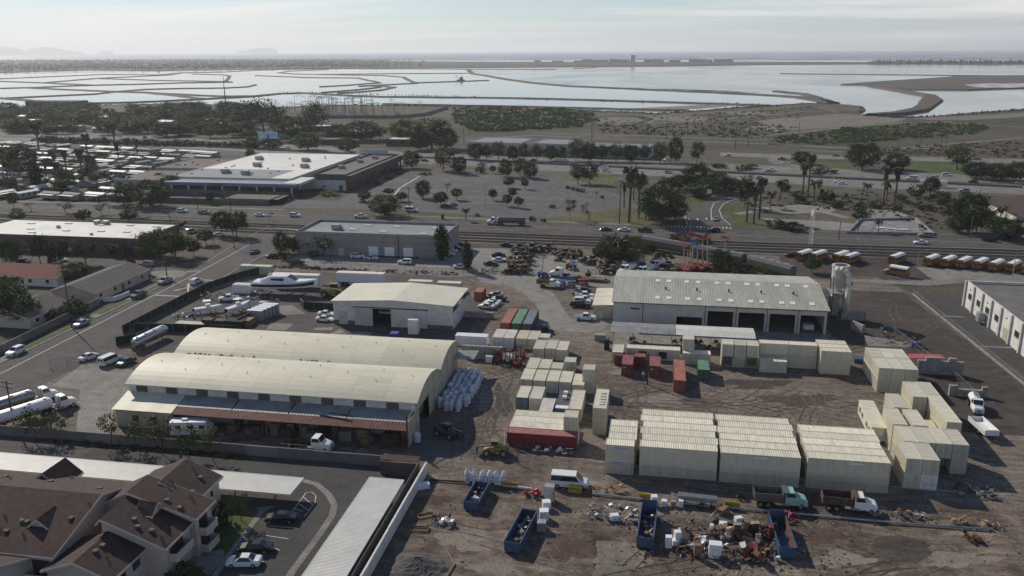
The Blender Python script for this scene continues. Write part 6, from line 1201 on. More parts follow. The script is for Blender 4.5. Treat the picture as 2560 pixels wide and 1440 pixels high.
# ------------------------------------------------------------------ trees and other plants
def leafmat(name,dark,light,rand=.25):
    m=bpy.data.materials.new(name);m.use_nodes=True;t=m.node_tree;t.nodes.clear()
    out=N(t,'ShaderNodeOutputMaterial');b=N(t,'ShaderNodeBsdfPrincipled',Roughness=.6);b.inputs['Specular IOR Level'].default_value=.12
    tl=N(t,'ShaderNodeBsdfTranslucent');ms=N(t,'ShaderNodeMixShader',Fac=.22)
    t.links.new(b.outputs[0],ms.inputs[1]);t.links.new(tl.outputs[0],ms.inputs[2]);t.links.new(ms.outputs[0],out.inputs[0])
    tc=N(t,'ShaderNodeTexCoord');oi=N(t,'ShaderNodeObjectInfo')
    n=N(t,'ShaderNodeTexNoise',Scale=9.0,Detail=3.0);t.links.new(tc.outputs['Object'],n.inputs['Vector'])
    mi=N(t,'ShaderNodeValToRGB');mi.color_ramp.elements[0].position=.35;mi.color_ramp.elements[1].position=.68;mi.color_ramp.elements[0].color=(*dark,1);mi.color_ramp.elements[1].color=(*light,1);t.links.new(n.outputs[0],mi.inputs[0])
    hv=N(t,'ShaderNodeHueSaturation');r=N(t,'ShaderNodeMapRange');r.inputs[3].default_value=1-rand;r.inputs[4].default_value=1+rand
    t.links.new(oi.outputs['Random'],r.inputs[0]);t.links.new(r.outputs[0],hv.inputs['Value']);t.links.new(mi.outputs[0],hv.inputs['Color'])
    t.links.new(hv.outputs[0],b.inputs['Base Color']);t.links.new(hv.outputs[0],tl.inputs[0]);MATS[name]=m
leafmat('leaf_dark',(.022,.036,.012),(.054,.076,.026));leafmat('leaf_mid',(.034,.052,.015),(.082,.108,.034));leafmat('leaf_light',(.055,.062,.022),(.11,.115,.045));leafmat('leaf_brown',(.055,.040,.028),(.10,.075,.05));leafmat('leaf_red',(.10,.022,.018),(.17,.045,.03));leafmat('leaf_palm',(.050,.055,.026),(.12,.115,.06));leafmat('leaf_dead',(.10,.082,.058),(.16,.135,.10))
mat('bark',(.085,.066,.050),.95,var=.25,scale=4);mat('palm_bark',(.115,.095,.075),.95,var=.25,scale=4)
RS=np.random.RandomState(11)
def cards(P,S,up=0.0,asp=1.0):
    """one leaf-sized quad at each point"""
    n=len(P);d=RS.normal(size=(n,3));d[:,2]+=up;d /= np.linalg.norm(d,axis=1)[:,None]
    a=np.cross(d,RS.normal(size=(n,3)));a /= np.linalg.norm(a,axis=1)[:,None];b=np.cross(d,a)
    S=(S*RS.uniform(.6,1.3,n))[:,None]
    V=np.stack([P-a*S-b*S*asp,P+a*S-b*S*asp*.6,P+a*S*.7+b*S*asp,P-a*S*.8+b*S*asp*.8],1).reshape(-1,3)
    return V
def leafmesh(name,V):
    me=bpy.data.meshes.new(name);n=len(V) // 4
    me.vertices.add(len(V));me.vertices.foreach_set('co',V.astype(np.float32).ravel());me.loops.add(len(V));me.loops.foreach_set('vertex_index',np.arange(len(V),dtype=np.int32))
    me.polygons.add(n);me.polygons.foreach_set('loop_start',np.arange(0,4*n,4,dtype=np.int32));me.update(calc_edges=True);return me
TREE={}
def crown(kind,v,nclump,per,zc,rz,rx,leaf,low=-.7,up=.4,spread=.22):
    d=RS.normal(size=(nclump,3));d /= np.linalg.norm(d,axis=1)[:,None];d[:,2]=np.clip(d[:,2],low,1)
    f=RS.uniform(.45,1.0,nclump)**.5;C=d*f[:,None]*RS.uniform(.82,1.12,(nclump,1))*np.array([rx,rx,rz])+np.array([0,0,zc])
    P=np.repeat(C,per,0)+RS.normal(size=(nclump*per,3))*spread*np.array([rx,rx,rz])*.62
    return leafmesh('crown',cards(P,np.full(len(P),leaf),up)),C
def trunk_mesh(C,zc,r=.022,lean=.02,nb=9,top=None):
    mb=MB();z0=zc*.55;mb.cyl((0,0,-.01),(lean,0,z0),r,r*.7,k=7,caps=False)
    for c in C[RS.permutation(len(C))[:nb]]: mb.cyl((lean,0,z0*RS.uniform(.75,1)),tuple(c*np.array([.8,.8,.95])),r*.5,r*.12,k=4,caps=False)
    return mb.mesh('trunk')
for v in range(4):
    m,C=crown('broad',v,64,34,.62,.36,.42,.024);TREE['broad',v]=(m,trunk_mesh(C,.62))
    m,C=crown('dense',v,130,38,.54,.45,.55,.018,low=-.95,spread=.17);TREE['dense',v]=(m,trunk_mesh(C,.5,.03))
    m,C=crown('euc',v,46,40,.62,.40,.34,.019,spread=.30);TREE['euc',v]=(m,trunk_mesh(C,.62,.02))
    m,C=crown('sparse',v,20,20,.66,.30,.36,.026,spread=.3);TREE['sparse',v]=(m,trunk_mesh(C,.66,.016,.08))
    m,C=crown('shrub',v,30,24,.42,.55,.6,.045,low=-.5);TREE['shrub',v]=(m,trunk_mesh(C,.4,.03,nb=5))
    t_=np.linspace(0,1,60);ph=RS.uniform(0,6.28,60);rr=.17*np.sin(np.pi*(t_*.93+.05))**.7*RS.uniform(.6,1.0,60)
    C=np.stack([rr*np.cos(ph),rr*np.sin(ph),.1+t_*.88],1);P=np.repeat(C,18,0)+RS.normal(size=(60*18,3))*np.array([.04,.04,.05])
    TREE['cypress',v]=(leafmesh('crown',cards(P,np.full(len(P),.022),0,1.6)),trunk_mesh(C,.3,.015,nb=3))
    # leafless tree: forks of thinning twigs with a few dry leaves
    mb=MB()
    def grow(p,d,l,r,lv):
        q=p+d*l;mb.cyl(tuple(p),tuple(q),r,r*.65,k=4,caps=False)
        if lv:
            for _ in range(3): grow(q,(d+Vector(RS.normal(size=3)*.55)+Vector((0,0,.12))).normalized(),l*RS.uniform(.6,.8),r*.58,lv-1)
        else: tips.append(q)
    tips=[];grow(Vector((0,0,-.01)),Vector((0,0,1)),.27,.02,4);P=np.array([tuple(q) for q in tips])
    TREE['bare',v]=(leafmesh('crown',cards(np.repeat(P,5,0)+RS.normal(size=(len(P)*5,3))*.03,np.full(len(P)*5,.010))),mb.mesh('trunk'))
    # fan palm: skirt of dead fronds under a round head; feather palm: arching fronds
    def fronds(n,L,z,el0,el1,wdt,droop):
        V=[]
        for i in range(n):
            a=RS.uniform(0,6.28);el=RS.uniform(el0,el1);u=np.array([math.cos(a),math.sin(a),0]);s_=np.array([-math.sin(a),math.cos(a),0]);p=np.array([0,0,z])+RS.normal(size=3)*.008;k=5
            pts=[p]
            for j in range(k): e=el-droop*(j+1)/k;p=p+(u*math.cos(e)+np.array([0,0,math.sin(e)]))*L/k*RS.uniform(.85,1.1);pts.append(p)
            for j in range(k):
                w0,w1=wdt*math.sin(math.pi*(j+.3)/(k+.6)),wdt*math.sin(math.pi*(j+1.3)/(k+.6));dn=np.array([0,0,-.5*wdt])
                for sg in (-1,1): V+=[pts[j],pts[j+1],pts[j+1]+sg*s_*w1+dn,pts[j]+sg*s_*w0+dn]
        return np.array(V)
    TREE['fan',v]=(leafmesh('crown',fronds(60,.15,.88,-.6,1.3,.046,.8)),MB().cyl((0,0,-.01),(.012*(v-1),0,.88),.026,.020,k=7).mesh('trunk'),leafmesh('frond_skirt',fronds(80,.26,.87,-1.52,-1.2,.030,.12)))
    TREE['date',v]=(leafmesh('crown',fronds(34,.36,.74,-.2,1.35,.055,1.5)),MB().cyl((0,0,-.01),(0,0,.74),.03,.026,k=7).mesh('trunk'))
def height_px(px,py,top):
    x,y=G(px,py);d=_ray(px,top);return CH+d[2]*math.hypot(x,y)/math.hypot(d[0],d[1])
TN=[0]
def tree(px,py,top,wpx,kind,leaf,label,group=None,cat='tree',name=None,hm=None,xy=None):
    x,y=xy or G(px,py);h=hm or height_px(px,py,top);dist=math.hypot(x,y,CH)
    base_w=dict(broad=.95,dense=1.15,euc=.82,sparse=.85,shrub=1.3,cypress=.40,bare=.85,fan=.24,date=.62)[kind]
    wm=(wpx*dist/FPX) if wpx else h*base_w;sx=wm/base_w;sx=max(.55*h,min(1.9*h,sx)) if kind not in ('shrub',) else max(.4*h,sx)
    if kind in ('fan','date'): sx=h*(1 if kind=='fan' else 1)
    TN[0]+=1;v=TN[0]%4
    if leaf=='leaf_dark' and TN[0]%3==0: leaf='leaf_mid'
    t=thing(name or dict(fan='palm_tree',date='palm_tree',shrub='shrub',cypress='cypress_tree').get(kind,'tree'),label,cat if kind!='shrub' else 'shrub',(x,y,0),RS.uniform(0,6.28),group,(sx,sx,h))
    q=TREE[kind,v];link('trunk' if kind!='shrub' else 'stem',q[1],MATS['palm_bark' if kind in ('fan','date') else 'bark'],t);o=link('crown' if kind!='shrub' else 'foliage',q[0],MATS[leaf],t)
    if len(q)>2: link('frond_skirt',q[2],MATS['leaf_dead'],t)
    return t
def trees(lst,kind_desc,where,group):
    """numbered from the left so that each label points at one tree"""
    lst=sorted(lst,key=lambda a: a[0])
    for i,(px,py,top,wpx,kind,leaf) in enumerate(lst): tree(px,py,top,wpx,kind,leaf,f'{kind_desc.get(kind, kind_desc.get("*"))}, {ordn(i + 1)} from the left {where}',group)
D_,M_,L_,B_='leaf_dark','leaf_mid','leaf_light','leaf_brown'
trees([(912,504,478,36,'broad',D_),(972,488,470,30,'broad',D_),(1004,504,481,34,'broad',D_),(1057,496,450,40,'dense',D_),(1102,516,480,42,'broad',D_),(1142,500,471,32,'broad',D_),(1232,501,473,26,'broad',M_),(1281,496,470,24,'broad',D_),(1268,516,486,28,'broad',D_),(1297,520,492,26,'broad',D_),(1118,480,450,34,'bare',B_),(1312,473,445,20,'broad',D_),(1272,470,443,30,'broad',M_),(1490,500,470,16,'bare',B_)],
      {'*': 'round clipped dark tree','bare': 'leafless tree','dense': 'tall double-tiered clipped tree'},'in the store parking lot','trees in the store parking lot')
trees([(943,462,452,22,'shrub',D_),(970,449,440,20,'shrub',D_),(996,437,429,14,'shrub',D_),(1064,437,430,34,'shrub',D_),(1418,472,464,14,'shrub',D_),(1431,475,466,14,'shrub',D_),(1444,478,468,14,'shrub',D_),(1456,481,470,14,'shrub',D_),(1382,520,510,18,'shrub',D_),(1504,496,488,12,'shrub',D_),(1330,552,540,22,'shrub',D_),(1358,555,545,16,'shrub',D_),(1192,540,533,16,'shrub',D_),(825,488,478,56,'shrub',L_),(795,478,470,30,'shrub',D_)],{'*': 'low clipped hedge clump'},'in the store parking lot','hedge clumps in the store lot')
tree(962,538,487,84,'dense',D_,'big wide dark tree at the boulevard edge of the store lot',name='tree')
trees([(990,413,388,32,'broad',M_),(1030,420,376,48,'dense',D_),(1108,426,368,62,'euc',D_),(1148,434,390,44,'dense',D_),(1200,432,412,26,'shrub',B_),(1232,434,414,18,'broad',D_),(1264,442,398,38,'dense',D_),(1300,440,396,44,'euc',D_),(1326,446,404,40,'dense',D_),(1445,460,410,42,'euc',D_),(1474,460,408,46,'euc',D_)],
      {'*': 'dark leafy tree','shrub': 'low brown bush'},'in the strip between store lot and freeway','trees between lot and freeway')
trees([(1572,556,412,36,'fan','leaf_palm'),(1596,545,428,30,'fan','leaf_palm'),(1560,520,452,40,'fan','leaf_palm'),(1616,510,462,40,'date','leaf_palm'),(1584,500,440,40,'fan','leaf_palm')],{'*': 'shaggy palm','date': 'feathery young palm'},'in the clump left of the curved ramp','palms left of the ramp')
tree(1655,556,462,118,'dense',D_,'huge dark spreading tree beside the mouth of the ramp');tree(1690,548,500,60,'dense',D_,'lower dark tree filling under the huge ramp tree');tree(1628,545,500,50,'shrub',D_,'bush at the foot of the huge ramp tree')
trees([(1740,472,408,80,'dense',D_),(1790,482,428,66,'dense',M_),(1700,474,436,60,'dense',D_),(1826,482,444,64,'dense',D_),(1664,478,438,50,'shrub',M_),(1755,492,450,90,'shrub',M_),(1600,480,440,44,'euc',D_)],{'*': 'dark leafy tree','shrub': 'spreading green bush'},'in the thicket between ramp and freeway','thicket by the ramp')
tree(1472,550,492,60,'bare',B_,'wide leafless brown tree on the dry verge');tree(1426,550,492,32,'sparse',D_,'thin dark tree left of the leafless one on the dry verge')
trees([(1866,556,450,30,'fan','leaf_palm'),(1884,560,462,30,'fan','leaf_palm'),(1898,548,440,30,'fan','leaf_palm'),(1860,520,440,44,'euc',D_),(1925,520,470,40,'date','leaf_palm'),(1950,500,440,30,'date','leaf_palm'),(2006,490,405,26,'fan','leaf_palm'),(2020,480,380,26,'fan','leaf_palm'),(2034,500,440,34,'date','leaf_palm'),(2166,492,452,34,'date','leaf_palm'),(2208,502,412,26,'fan','leaf_palm'),(2237,505,415,26,'fan','leaf_palm'),(2216,500,442,34,'date','leaf_palm'),(2474,560,520,30,'date','leaf_palm'),(2498,558,508,30,'date','leaf_palm'),(2195,582,540,30,'date','leaf_palm')],
      {'fan': 'tall shaggy palm','date': 'feathery palm','*': 'dark tree among palms'},'around the vacant lot','palms around the vacant lot')
trees([(2420,580,478,74,'dense',D_),(2440,585,520,60,'euc',D_),(2398,582,535,60,'dense',D_),(2512,598,542,84,'dense',D_),(2325,495,440,40,'broad',M_),(2290,490,462,40,'shrub',D_),(2350,510,478,44,'shrub',M_),(2065,505,470,44,'shrub',D_),(2000,500,478,44,'shrub',M_),(2090,520,500,40,'shrub',B_),(2150,530,505,36,'shrub',M_),(2190,520,500,40,'shrub',M_),(2240,525,505,34,'shrub',L_),(1960,478,455,34,'shrub',D_),(2250,500,485,30,'shrub',B_),(2370,535,512,44,'shrub',B_),(1940,570,545,50,'shrub',D_),(1985,576,555,60,'shrub',D_),(2150,545,525,40,'shrub',D_),(2310,525,508,40,'shrub',D_)],
      {'*': 'dark spreading tree','shrub': 'scruffy low bush','broad': 'small round tree'},'on the vacant lot','bushes and trees on the vacant lot')
trees([(2155,424,356,78,'dense',D_),(2005,410,378,48,'dense',D_),(2240,424,384,60,'dense',D_),(2392,424,366,66,'euc',D_),(2440,446,404,66,'dense',D_),(2490,450,408,76,'dense',D_),(2548,452,404,66,'dense',D_),(2060,432,418,60,'shrub',D_),(1855,425,412,40,'shrub',M_),(1800,420,408,40,'shrub',D_),(1880,422,410,36,'shrub',M_)],{'*': 'heavy dark tree','shrub': 'low hedge bush'},'on the grass beside the frontage road','trees by the frontage road')
rowx=[(1188,356,44),(1216,362,36),(1246,355,44),(1282,365,34),(1310,360,36),(1342,362,36),(1376,362,34),(1402,365,32),(1440,349,50),(1472,355,46),(1505,362,40),(1540,358,44),(1576,360,42),(1612,362,40),(1650,357,44),(1688,342,34),(1742,356,40)]
trees([(x,400+(x-1188)*.012,tp,w,'euc' if i%3 else 'dense',D_) for i,(x,tp,w) in enumerate(rowx)],{'*': 'dark tree'},'in the row before the long grey building','row of trees before the long grey building')
trees([(905,352,303,100,'dense',D_),(950,348,318,70,'euc',D_),(1020,354,298,96,'dense',D_),(1080,372,296,110,'euc',D_),(1112,372,318,66,'dense',D_),(1050,376,330,60,'dense',D_),(740,352,292,90,'dense',D_),(790,334,262,70,'euc',D_),(660,330,248,90,'euc',D_),(615,320,256,60,'euc',D_),(696,342,270,70,'euc',D_),(840,350,310,60,'dense',D_),(870,380,345,60,'dense',M_),(770,375,330,70,'dense',D_),(680,372,345,60,'dense',D_),(640,370,340,50,'dense',D_)],
      {'*': 'big dark tree','euc': 'tall ragged dark tree'},'in the grove before the substation','grove before the substation')
bl=[]
for i in range(140):
    px=rnd.uniform(-20,640);py=rnd.choice([rnd.uniform(282,312),rnd.uniform(306,331+px*.03)]);bl.append((px,py,py-rnd.uniform(18,36),rnd.uniform(44,84),rnd.choice(['dense','euc','broad']),D_))
trees(bl,{'*': 'dark tree'},'in the wooded belt beyond the freeway','wooded belt beyond the freeway')
hb=[(x,352+x*.027+rnd.uniform(-1,2),343+x*.027-rnd.uniform(3,8),30,'shrub',D_) for x in range(95,640,15) if not 280<x<296]
trees(hb,{'*': 'dark clipped hedge bush'},'along the near edge of the freeway','hedge along the freeway')
mh=[(92,472,405,26,'cypress',D_),(55,440,360,76,'dense',D_),(165,478,428,54,'dense',D_),(230,440,410,30,'broad',D_),(270,470,425,44,'date','leaf_palm'),(310,512,462,66,'dense',D_),(378,516,452,90,'dense',D_),(430,478,438,56,'dense',M_),(400,430,408,40,'broad',M_),(390,400,378,34,'broad',D_),(20,478,440,50,'broad',D_),(35,520,480,26,'broad',D_),(205,465,440,20,'cypress',D_),(120,420,395,30,'broad',D_),(320,425,405,26,'broad',D_),(10,400,365,60,'dense',D_),(140,395,372,36,'dense',D_),(150,450,428,30,'shrub',M_),(250,500,485,30,'shrub',D_),(628,405,372,26,'broad',L_),(495,525,465,34,'bare',B_),(528,510,480,24,'broad',D_),(105,470,440,40,'shrub',D_)]
mh+=[(px_,py_,py_-rnd.uniform(13,26),rnd.uniform(18,36),rnd.choice(['dense','broad','broad','euc']),D_) for px_,py_ in [(rnd.uniform(0,430),rnd.uniform(385,492)) for _ in range(46)] if py_>395+px_*.02 and (px_<440-(py_-380)*.2)]
trees(mh,{'*': 'dark tree','cypress': 'slim dark cypress','date': 'feathery palm','shrub': 'low bush','bare': 'leafless tree'},'in the mobile home park','trees in the mobile home park')
trees([(x,y,y-rnd.uniform(46,92),20,'fan','leaf_palm') for x,y in ((24,470),(40,428),(52,455),(100,390),(140,432),(148,470),(168,440),(222,410),(228,462),(298,412),(208,455),(345,400),(118,452),(290,385),(10,420))],{'*': 'slender tall palm'},'rising above the mobile homes','palms above the mobile homes')
trees([(78,529,500,38,'bare',B_),(166,534,504,38,'sparse',B_),(256,537,505,38,'sparse',M_),(346,541,508,42,'sparse',B_),(424,546,512,46,'bare',B_)],{'*': 'thin brownish street tree','bare': 'leafless street tree'},'along the boulevard by the homes','street trees along the boulevard')
trees([(390,642,574,92,'dense',M_),(440,648,582,76,'broad',M_),(556,588,528,54,'broad',M_),(592,592,528,64,'broad',M_),(516,612,574,44,'broad',M_),(456,590,548,40,'date','leaf_palm'),(330,668,642,22,'broad','leaf_red'),(132,668,640,20,'broad','leaf_red'),(30,660,595,54,'dense',D_),(102,662,588,54,'broad',D_),(152,662,600,50,'broad',D_),(216,664,594,66,'broad',B_),(300,640,600,44,'sparse',L_),(485,640,600,40,'broad',B_),(45,555,528,40,'broad',D_),(210,555,524,40,'broad',D_),(322,556,524,44,'broad',M_),(190,706,655,66,'dense',D_),(20,800,700,96,'dense',D_),(56,810,735,84,'dense',D_),(25,740,690,60,'broad',D_),(360,690,660,40,'shrub',M_),(190,790,742,60,'shrub',D_),(140,800,770,50,'shrub',D_),(230,745,722,40,'shrub',D_),(20,690,655,40,'broad',L_)],
      {'*': 'leafy dark tree','date': 'feathery palm','shrub': 'low dark bush','sparse': 'thin pale tree'},'around the houses and white roofed building','trees around the houses')
for a,lb in (((705,632,578,42,'dense',D_),'dark tree at the street end of the tilt-up building'),((738,634,590,40,'dense',D_),'second dark tree at the street end of the tilt-up building'),((760,598,566,34,'broad',D_),'small tree at the rail corner of the tilt-up building'),((806,640,588,76,'sparse',L_),'loose pale green tree against the tilt-up wall'),((1105,652,568,38,'cypress',D_),'tall dark conifer at the corner of the tilt-up building'),((1168,676,608,30,'cypress',D_),'slim dark conifer by the concrete lot corner'),((785,642,626,30,'shrub',D_),'round bush at the foot of the tilt-up wall'),((710,648,620,30,'shrub',B_),'reddish bush by the lot entrance'),((1107,549,536,8,'cypress',D_),'tiny cypress on the boulevard verge'),((1165,552,516,26,'date','leaf_palm'),'stubby palm at the corner of the store lot'),
             ((1530,662,590,84,'dense',D_),'big dark tree behind the parked tractors'),((1578,664,588,80,'dense',D_),'second big dark tree behind the parked tractors'),((1552,668,580,30,'date','leaf_palm'),'drooping palm inside the dark trees behind the tractors'),((1620,650,606,40,'broad',L_),'yellow-green tree beside the dark trees'),((1500,655,612,40,'broad',M_),'lighter bush at the tractor side of the dark trees'),((1700,620,584,62,'broad',D_),'dark tree between rails and grain cars'),((1756,624,590,44,'broad',M_),'olive tree between rails and grain cars'),((1802,692,622,56,'dense',D_),'dark tree right of the red lifts'),((1660,660,630,60,'shrub',D_),'dark brush before the grain cars'),((1850,690,655,70,'dense',D_),'dark brush behind the workshop roof end'),((1905,700,668,70,'dense',D_),'dark brush beside the grain car end'),((2030,682,644,44,'broad',M_),'small green tree left of the dust tower'),((1880,668,640,40,'shrub',D_),'bush below the grain cars'),
             ((278,1112,1028,46,'sparse',L_),'leaning thin tree at the warehouse corner'),((345,1124,1052,52,'sparse',M_),'thin tree in front of the office windows'),((405,1136,1040,66,'sparse',L_),'bushy pale tree in front of the lean-to office'),((470,1144,1060,62,'sparse',M_),'thin tree before the camper'),((532,1150,1058,54,'sparse',L_),'thin tree right of the camper'),((85,1104,1020,66,'sparse',M_),'tree in front of the white tanker'),((142,1098,1034,56,'sparse',M_),'second tree in front of the white tanker'),
             ((602,1302,1228,52,'sparse',M_),'slim young tree on the apartment lawn'),((560,1312,1252,50,'shrub',D_),'dark bush against the apartment corner'),((460,1448,1404,76,'shrub',D_),'big round bush at the apartment foot'),((14,1200,1158,26,'date','leaf_palm'),'small palm at the photo edge by the carport'),((1850,1245,1230,30,'shrub',L_),'pale weeds beside the pipe bundle')):
    tree(*a,lb)
# hedges, grass tufts and scrub that nobody would count
def scatter(name,pts,smin,smax,leaf,per=14,flat=.6):
    P=[];S=[]
    for x,y,k in pts:
        s_=rnd.uniform(smin,smax)*k
        for _ in range(per): P.append((x+rnd.gauss(0,.5)*s_,y+rnd.gauss(0,.5)*s_,abs(rnd.gauss(.35,.25))*s_*flat+.05));S.append(s_*.30)
    o=link(name,leafmesh(name,cards(np.array(P),np.array(S),.3)),MATS[leaf],kind='stuff');return o
def inpoly(px,py,poly):
    c=False
    for i in range(len(poly)):
        (x0,y0),(x1,y1)=poly[i-1],poly[i]
        if (y0>py)!=(y1>py) and px<(x1-x0)*(py-y0)/(y1-y0)+x0: c=not c
    return c
def fill(poly,n):
    xs_=[p[0] for p in poly];ys_=[p[1] for p in poly];out=[]
    while len(out)<n:
        p=(rnd.uniform(min(xs_),max(xs_)),rnd.uniform(min(ys_),max(ys_)))
        if inpoly(*p,poly): out.append((*G(*p),rnd.uniform(.6,1.3)))
    return out
scatter('scrub_vegetation',fill([(1130,268),(1290,270),(1400,274),(1470,280),(1500,300),(1440,320),(1350,325),(1200,330),(1140,310)],520),2.2,4.5,'leaf_mid',18);scatter('scrub_vegetation',fill([(1940,345),(2120,322),(2250,312),(2380,308),(2480,318),(2440,335),(2250,350),(2060,362),(1940,358)],620),1.2,3.0,'leaf_mid',12);scatter('scrub_vegetation',fill([(1500,314),(1900,306),(2000,320),(1900,345),(1700,340),(1500,334)],420),.8,2.2,'leaf_dark',10);scatter('scrub_vegetation',fill([(1440,296),(1650,290),(1900,272),(2080,270),(2000,300),(1700,310),(1500,312)],160),.8,2.0,'leaf_dark',10);scatter('scrub_vegetation',fill([(2100,375),(2560,350),(2560,395),(2100,384)],260),.7,1.6,'leaf_brown',9)
scatter('scrub_vegetation',fill([(1840,500),(2150,475),(2480,492),(2470,560),(2300,580),(2150,520),(1900,535)],300),.5,1.4,'leaf_brown',12);scatter('levee_weeds',[(*G(x,245+(x-1280)*.0265+rnd.uniform(-1,1)),1) for x in np.arange(700,1900,9)],1.0,2.4,'leaf_dark',8);scatter('shore_weeds',[(*G(x,np.interp(x,[p[0] for p in SHORE],[p[1] for p in SHORE])+rnd.uniform(.5,3)),1) for x in np.arange(0,2560,6)],1.0,3.0,'leaf_dark',9);scatter('verge_weeds',[(rnd.uniform(-124,-60),rnd.uniform(242.6,246),1) for _ in range(160)],.3,.8,'leaf_brown',8);scatter('yard_weeds',fill([(80,1104),(620,1150),(620,1142),(90,1096)],90),.3,.9,'leaf_mid',9)
scatter('gutter_weeds',[(x,YV+rnd.uniform(-.2,.2),1) for x in np.concatenate([RS.uniform(-94,-84,26),RS.uniform(-84,-60,10)])],.2,.5,'leaf_brown',6).location.z=ZE+.1
# trees massed on the far shore
P=[];S=[]
for i in range(5200):
    px=rnd.uniform(-300,1060);y0=np.interp(px,[p[0] for p in FARN],[p[1] for p in FARN]);y1=150.5
    py=y1+(y0-y1-2)*rnd.random()**1.3;x,y=G(px,py);h=rnd.uniform(5,11)*(1.3 if py<154 else 1)
    if px>820 and rnd.random()<(px-820)/260: continue
    for _ in range(5): P.append((x+rnd.gauss(0,5),y+rnd.gauss(0,5),abs(rnd.gauss(.5,.3))*h));S.append(rnd.uniform(1.5,3.2))
link('far_shore_trees',leafmesh('far_trees',cards(np.array(P),np.array(S),.3)),MATS['leaf_dark'],kind='stuff')
P=[];S=[]
for i in range(900):
    px=rnd.uniform(2172,2800);x,y=G(px,rnd.uniform(155.5,160));h=rnd.uniform(3,9)
    for _ in range(5): P.append((x+rnd.gauss(0,4),y+rnd.gauss(0,4),abs(rnd.gauss(.5,.3))*h));S.append(rnd.uniform(1.2,2.6))
link('far_shore_trees',leafmesh('far_trees',cards(np.array(P),np.array(S),.3)),MATS['leaf_dark'],kind='stuff')
# ------------------------------------------------------------------ rails and rolling stock
for i,y in enumerate((289.2,293.6,298.2,302.4)):
    xs_=[-420,-160,-76,0,60,124,300];ys_=[y+d*(1 if i>1 else .8) for d in (12,6,2.5,0,0,.8,6)];lo=MB()
    t=thing('railway_track',f'railway track beside the boulevard, {ordn(i + 1)} counted from the yard side','railway',group='railway tracks beside the boulevard')
    for s in (-.75,.75): mb=MB();strip(mb,[(a,b+s) for a,b in zip(xs_,ys_)],.09,.05,.22,.02);obj('rail',mb,MATS['rusty_steel'],t)
    for x in np.arange(-200,140,.9):
        yy=np.interp(x,xs_,ys_);lo.box(x-.12,x+.12,yy-1.25,yy+1.25,.06,.14)
    obj('sleeper',lo,MATS['machine_dark'],t,kind='stuff')
for i,(a,b) in enumerate((((1600,618),(1728,640)),((1735,642),(1862,668)),((1870,670),(1985,700)))):
    p,q=G(*a),G(*b);c=((p[0]+q[0])/2,(p[1]+q[1])/2);L=math.dist(p,q)-1;t=thing('grain_car',f'pale curved-side hopper rail car with roof hatches, {ordn(i + 1)} from the left','rail car',(*c,.1),math.atan2(q[1]-p[1],q[0]-p[0]),'hopper rail cars on the siding')
    parts(t,[('body',mk(lambda mb: mb.extr([(-1.0,.9),(-1.55,1.6),(-1.55,3.3),(-1.0,4.1),(1.0,4.1),(1.55,3.3),(1.55,1.6),(1.0,.9)],-L/2,L/2)),'louver'),('underframe',mk(lambda mb: mb.box(-L/2-.4,L/2+.4,-1.0,1.0,.75,.9)),'dark'),('walkway',mk(lambda mb: mb.box(-L/2,L/2,-.9,-.4,4.12,4.2)),'galv')]+[('hatch',mk(lambda mb: mb.box(x,x+2.4,-.2,.6,4.1,4.3)),'tilt_grey') for x in np.arange(-L/2+.6,L/2-2.4,3.0)]+wheels([(x,s*.75) for x in (-L/2+1.2,-L/2+2.9,L/2-2.9,L/2-1.2) for s in (-1,1)],.42,.14))
# ------------------------------------------------------------------ poles, lamps, signs
def utility(label,px,py,top,arms=2,m='pole_wood',group='utility poles'):
    h=height_px(px,py,top);t=thing('utility_pole',label,'pole',(*G(px,py),0),rnd.uniform(-.2,.2),group)
    obj('post',MB().cyl((0,0,-.1),(0,0,h),max(.17,t.location.length*(.0008 if top==188 else .00035)),max(.11,t.location.length*.00022),k=7),MATS[m],t)
    for i in range(arms):
        o=obj('crossarm',MB().box(-1.3,1.3,-.07,.07,h-.5-i*.9,h-.36-i*.9),MATS[m],t);obj('insulator',MB().cyl((-1.2,0,h-.36-i*.9),(-1.2,0,h-.14-i*.9),.06,k=5).cyl((0.6,0,h-.36-i*.9),(.6,0,h-.14-i*.9),.06,k=5).cyl((1.2,0,h-.36-i*.9),(1.2,0,h-.14-i*.9),.06,k=5),MATS['galv'],o)
utility('dark utility pole with two crossarms beside the white tankers',35,1064,948);utility('tall utility pole on the lawn strip of the street',180,820,655,1);t=utility('utility pole with transformers at the cross street corner',418,696,602,2);utility('plain tall pole beside the street before the crossing',586,620,470,1);utility('pole in the open yard between the red containers',1618,962,882,0)
for i,(px,py,tp) in enumerate(((1024,545,468),(1074+474,560,450),(1478,354,305),(1482,346,298),(1666,350,290),(1838,375,311),(1870,365,293),(1994,366,305),(2296,390,332),(2362,385,316),(2350,388,330),(1160,362,268),(565,268,188),(890,305,268),(915,300,262))): utility(f'thin distant wooden pole, {ordn(i + 1)} of those spread toward the bay',px,py,tp,1 if i<2 else 0)
utility('tall slender pole by the boulevard below the pool',2097,600,552,0);utility('dark pole standing on the verge right of the rail signal',2145,580,470,0)
def lamp(label,px,py,top,arm=2.0,twin=False,group='street lamps'):
    h=height_px(px,py,top);t=thing('street_lamp',label,'lamp',(*G(px,py),0),0,group);obj('post',MB().cyl((0,0,0),(0,0,h),.13,.08,k=7),MATS['galv'],t)
    for s in ((1,-1) if twin else (1,)): o=obj('arm',MB().cyl((0,0,h),(s*arm,0,h+.35),.05,k=5),MATS['galv'],t);obj('lamp_head',MB().box(s*arm-.4,s*arm+.4,-.18,.18,h+.28,h+.42),MATS['steel'],o)
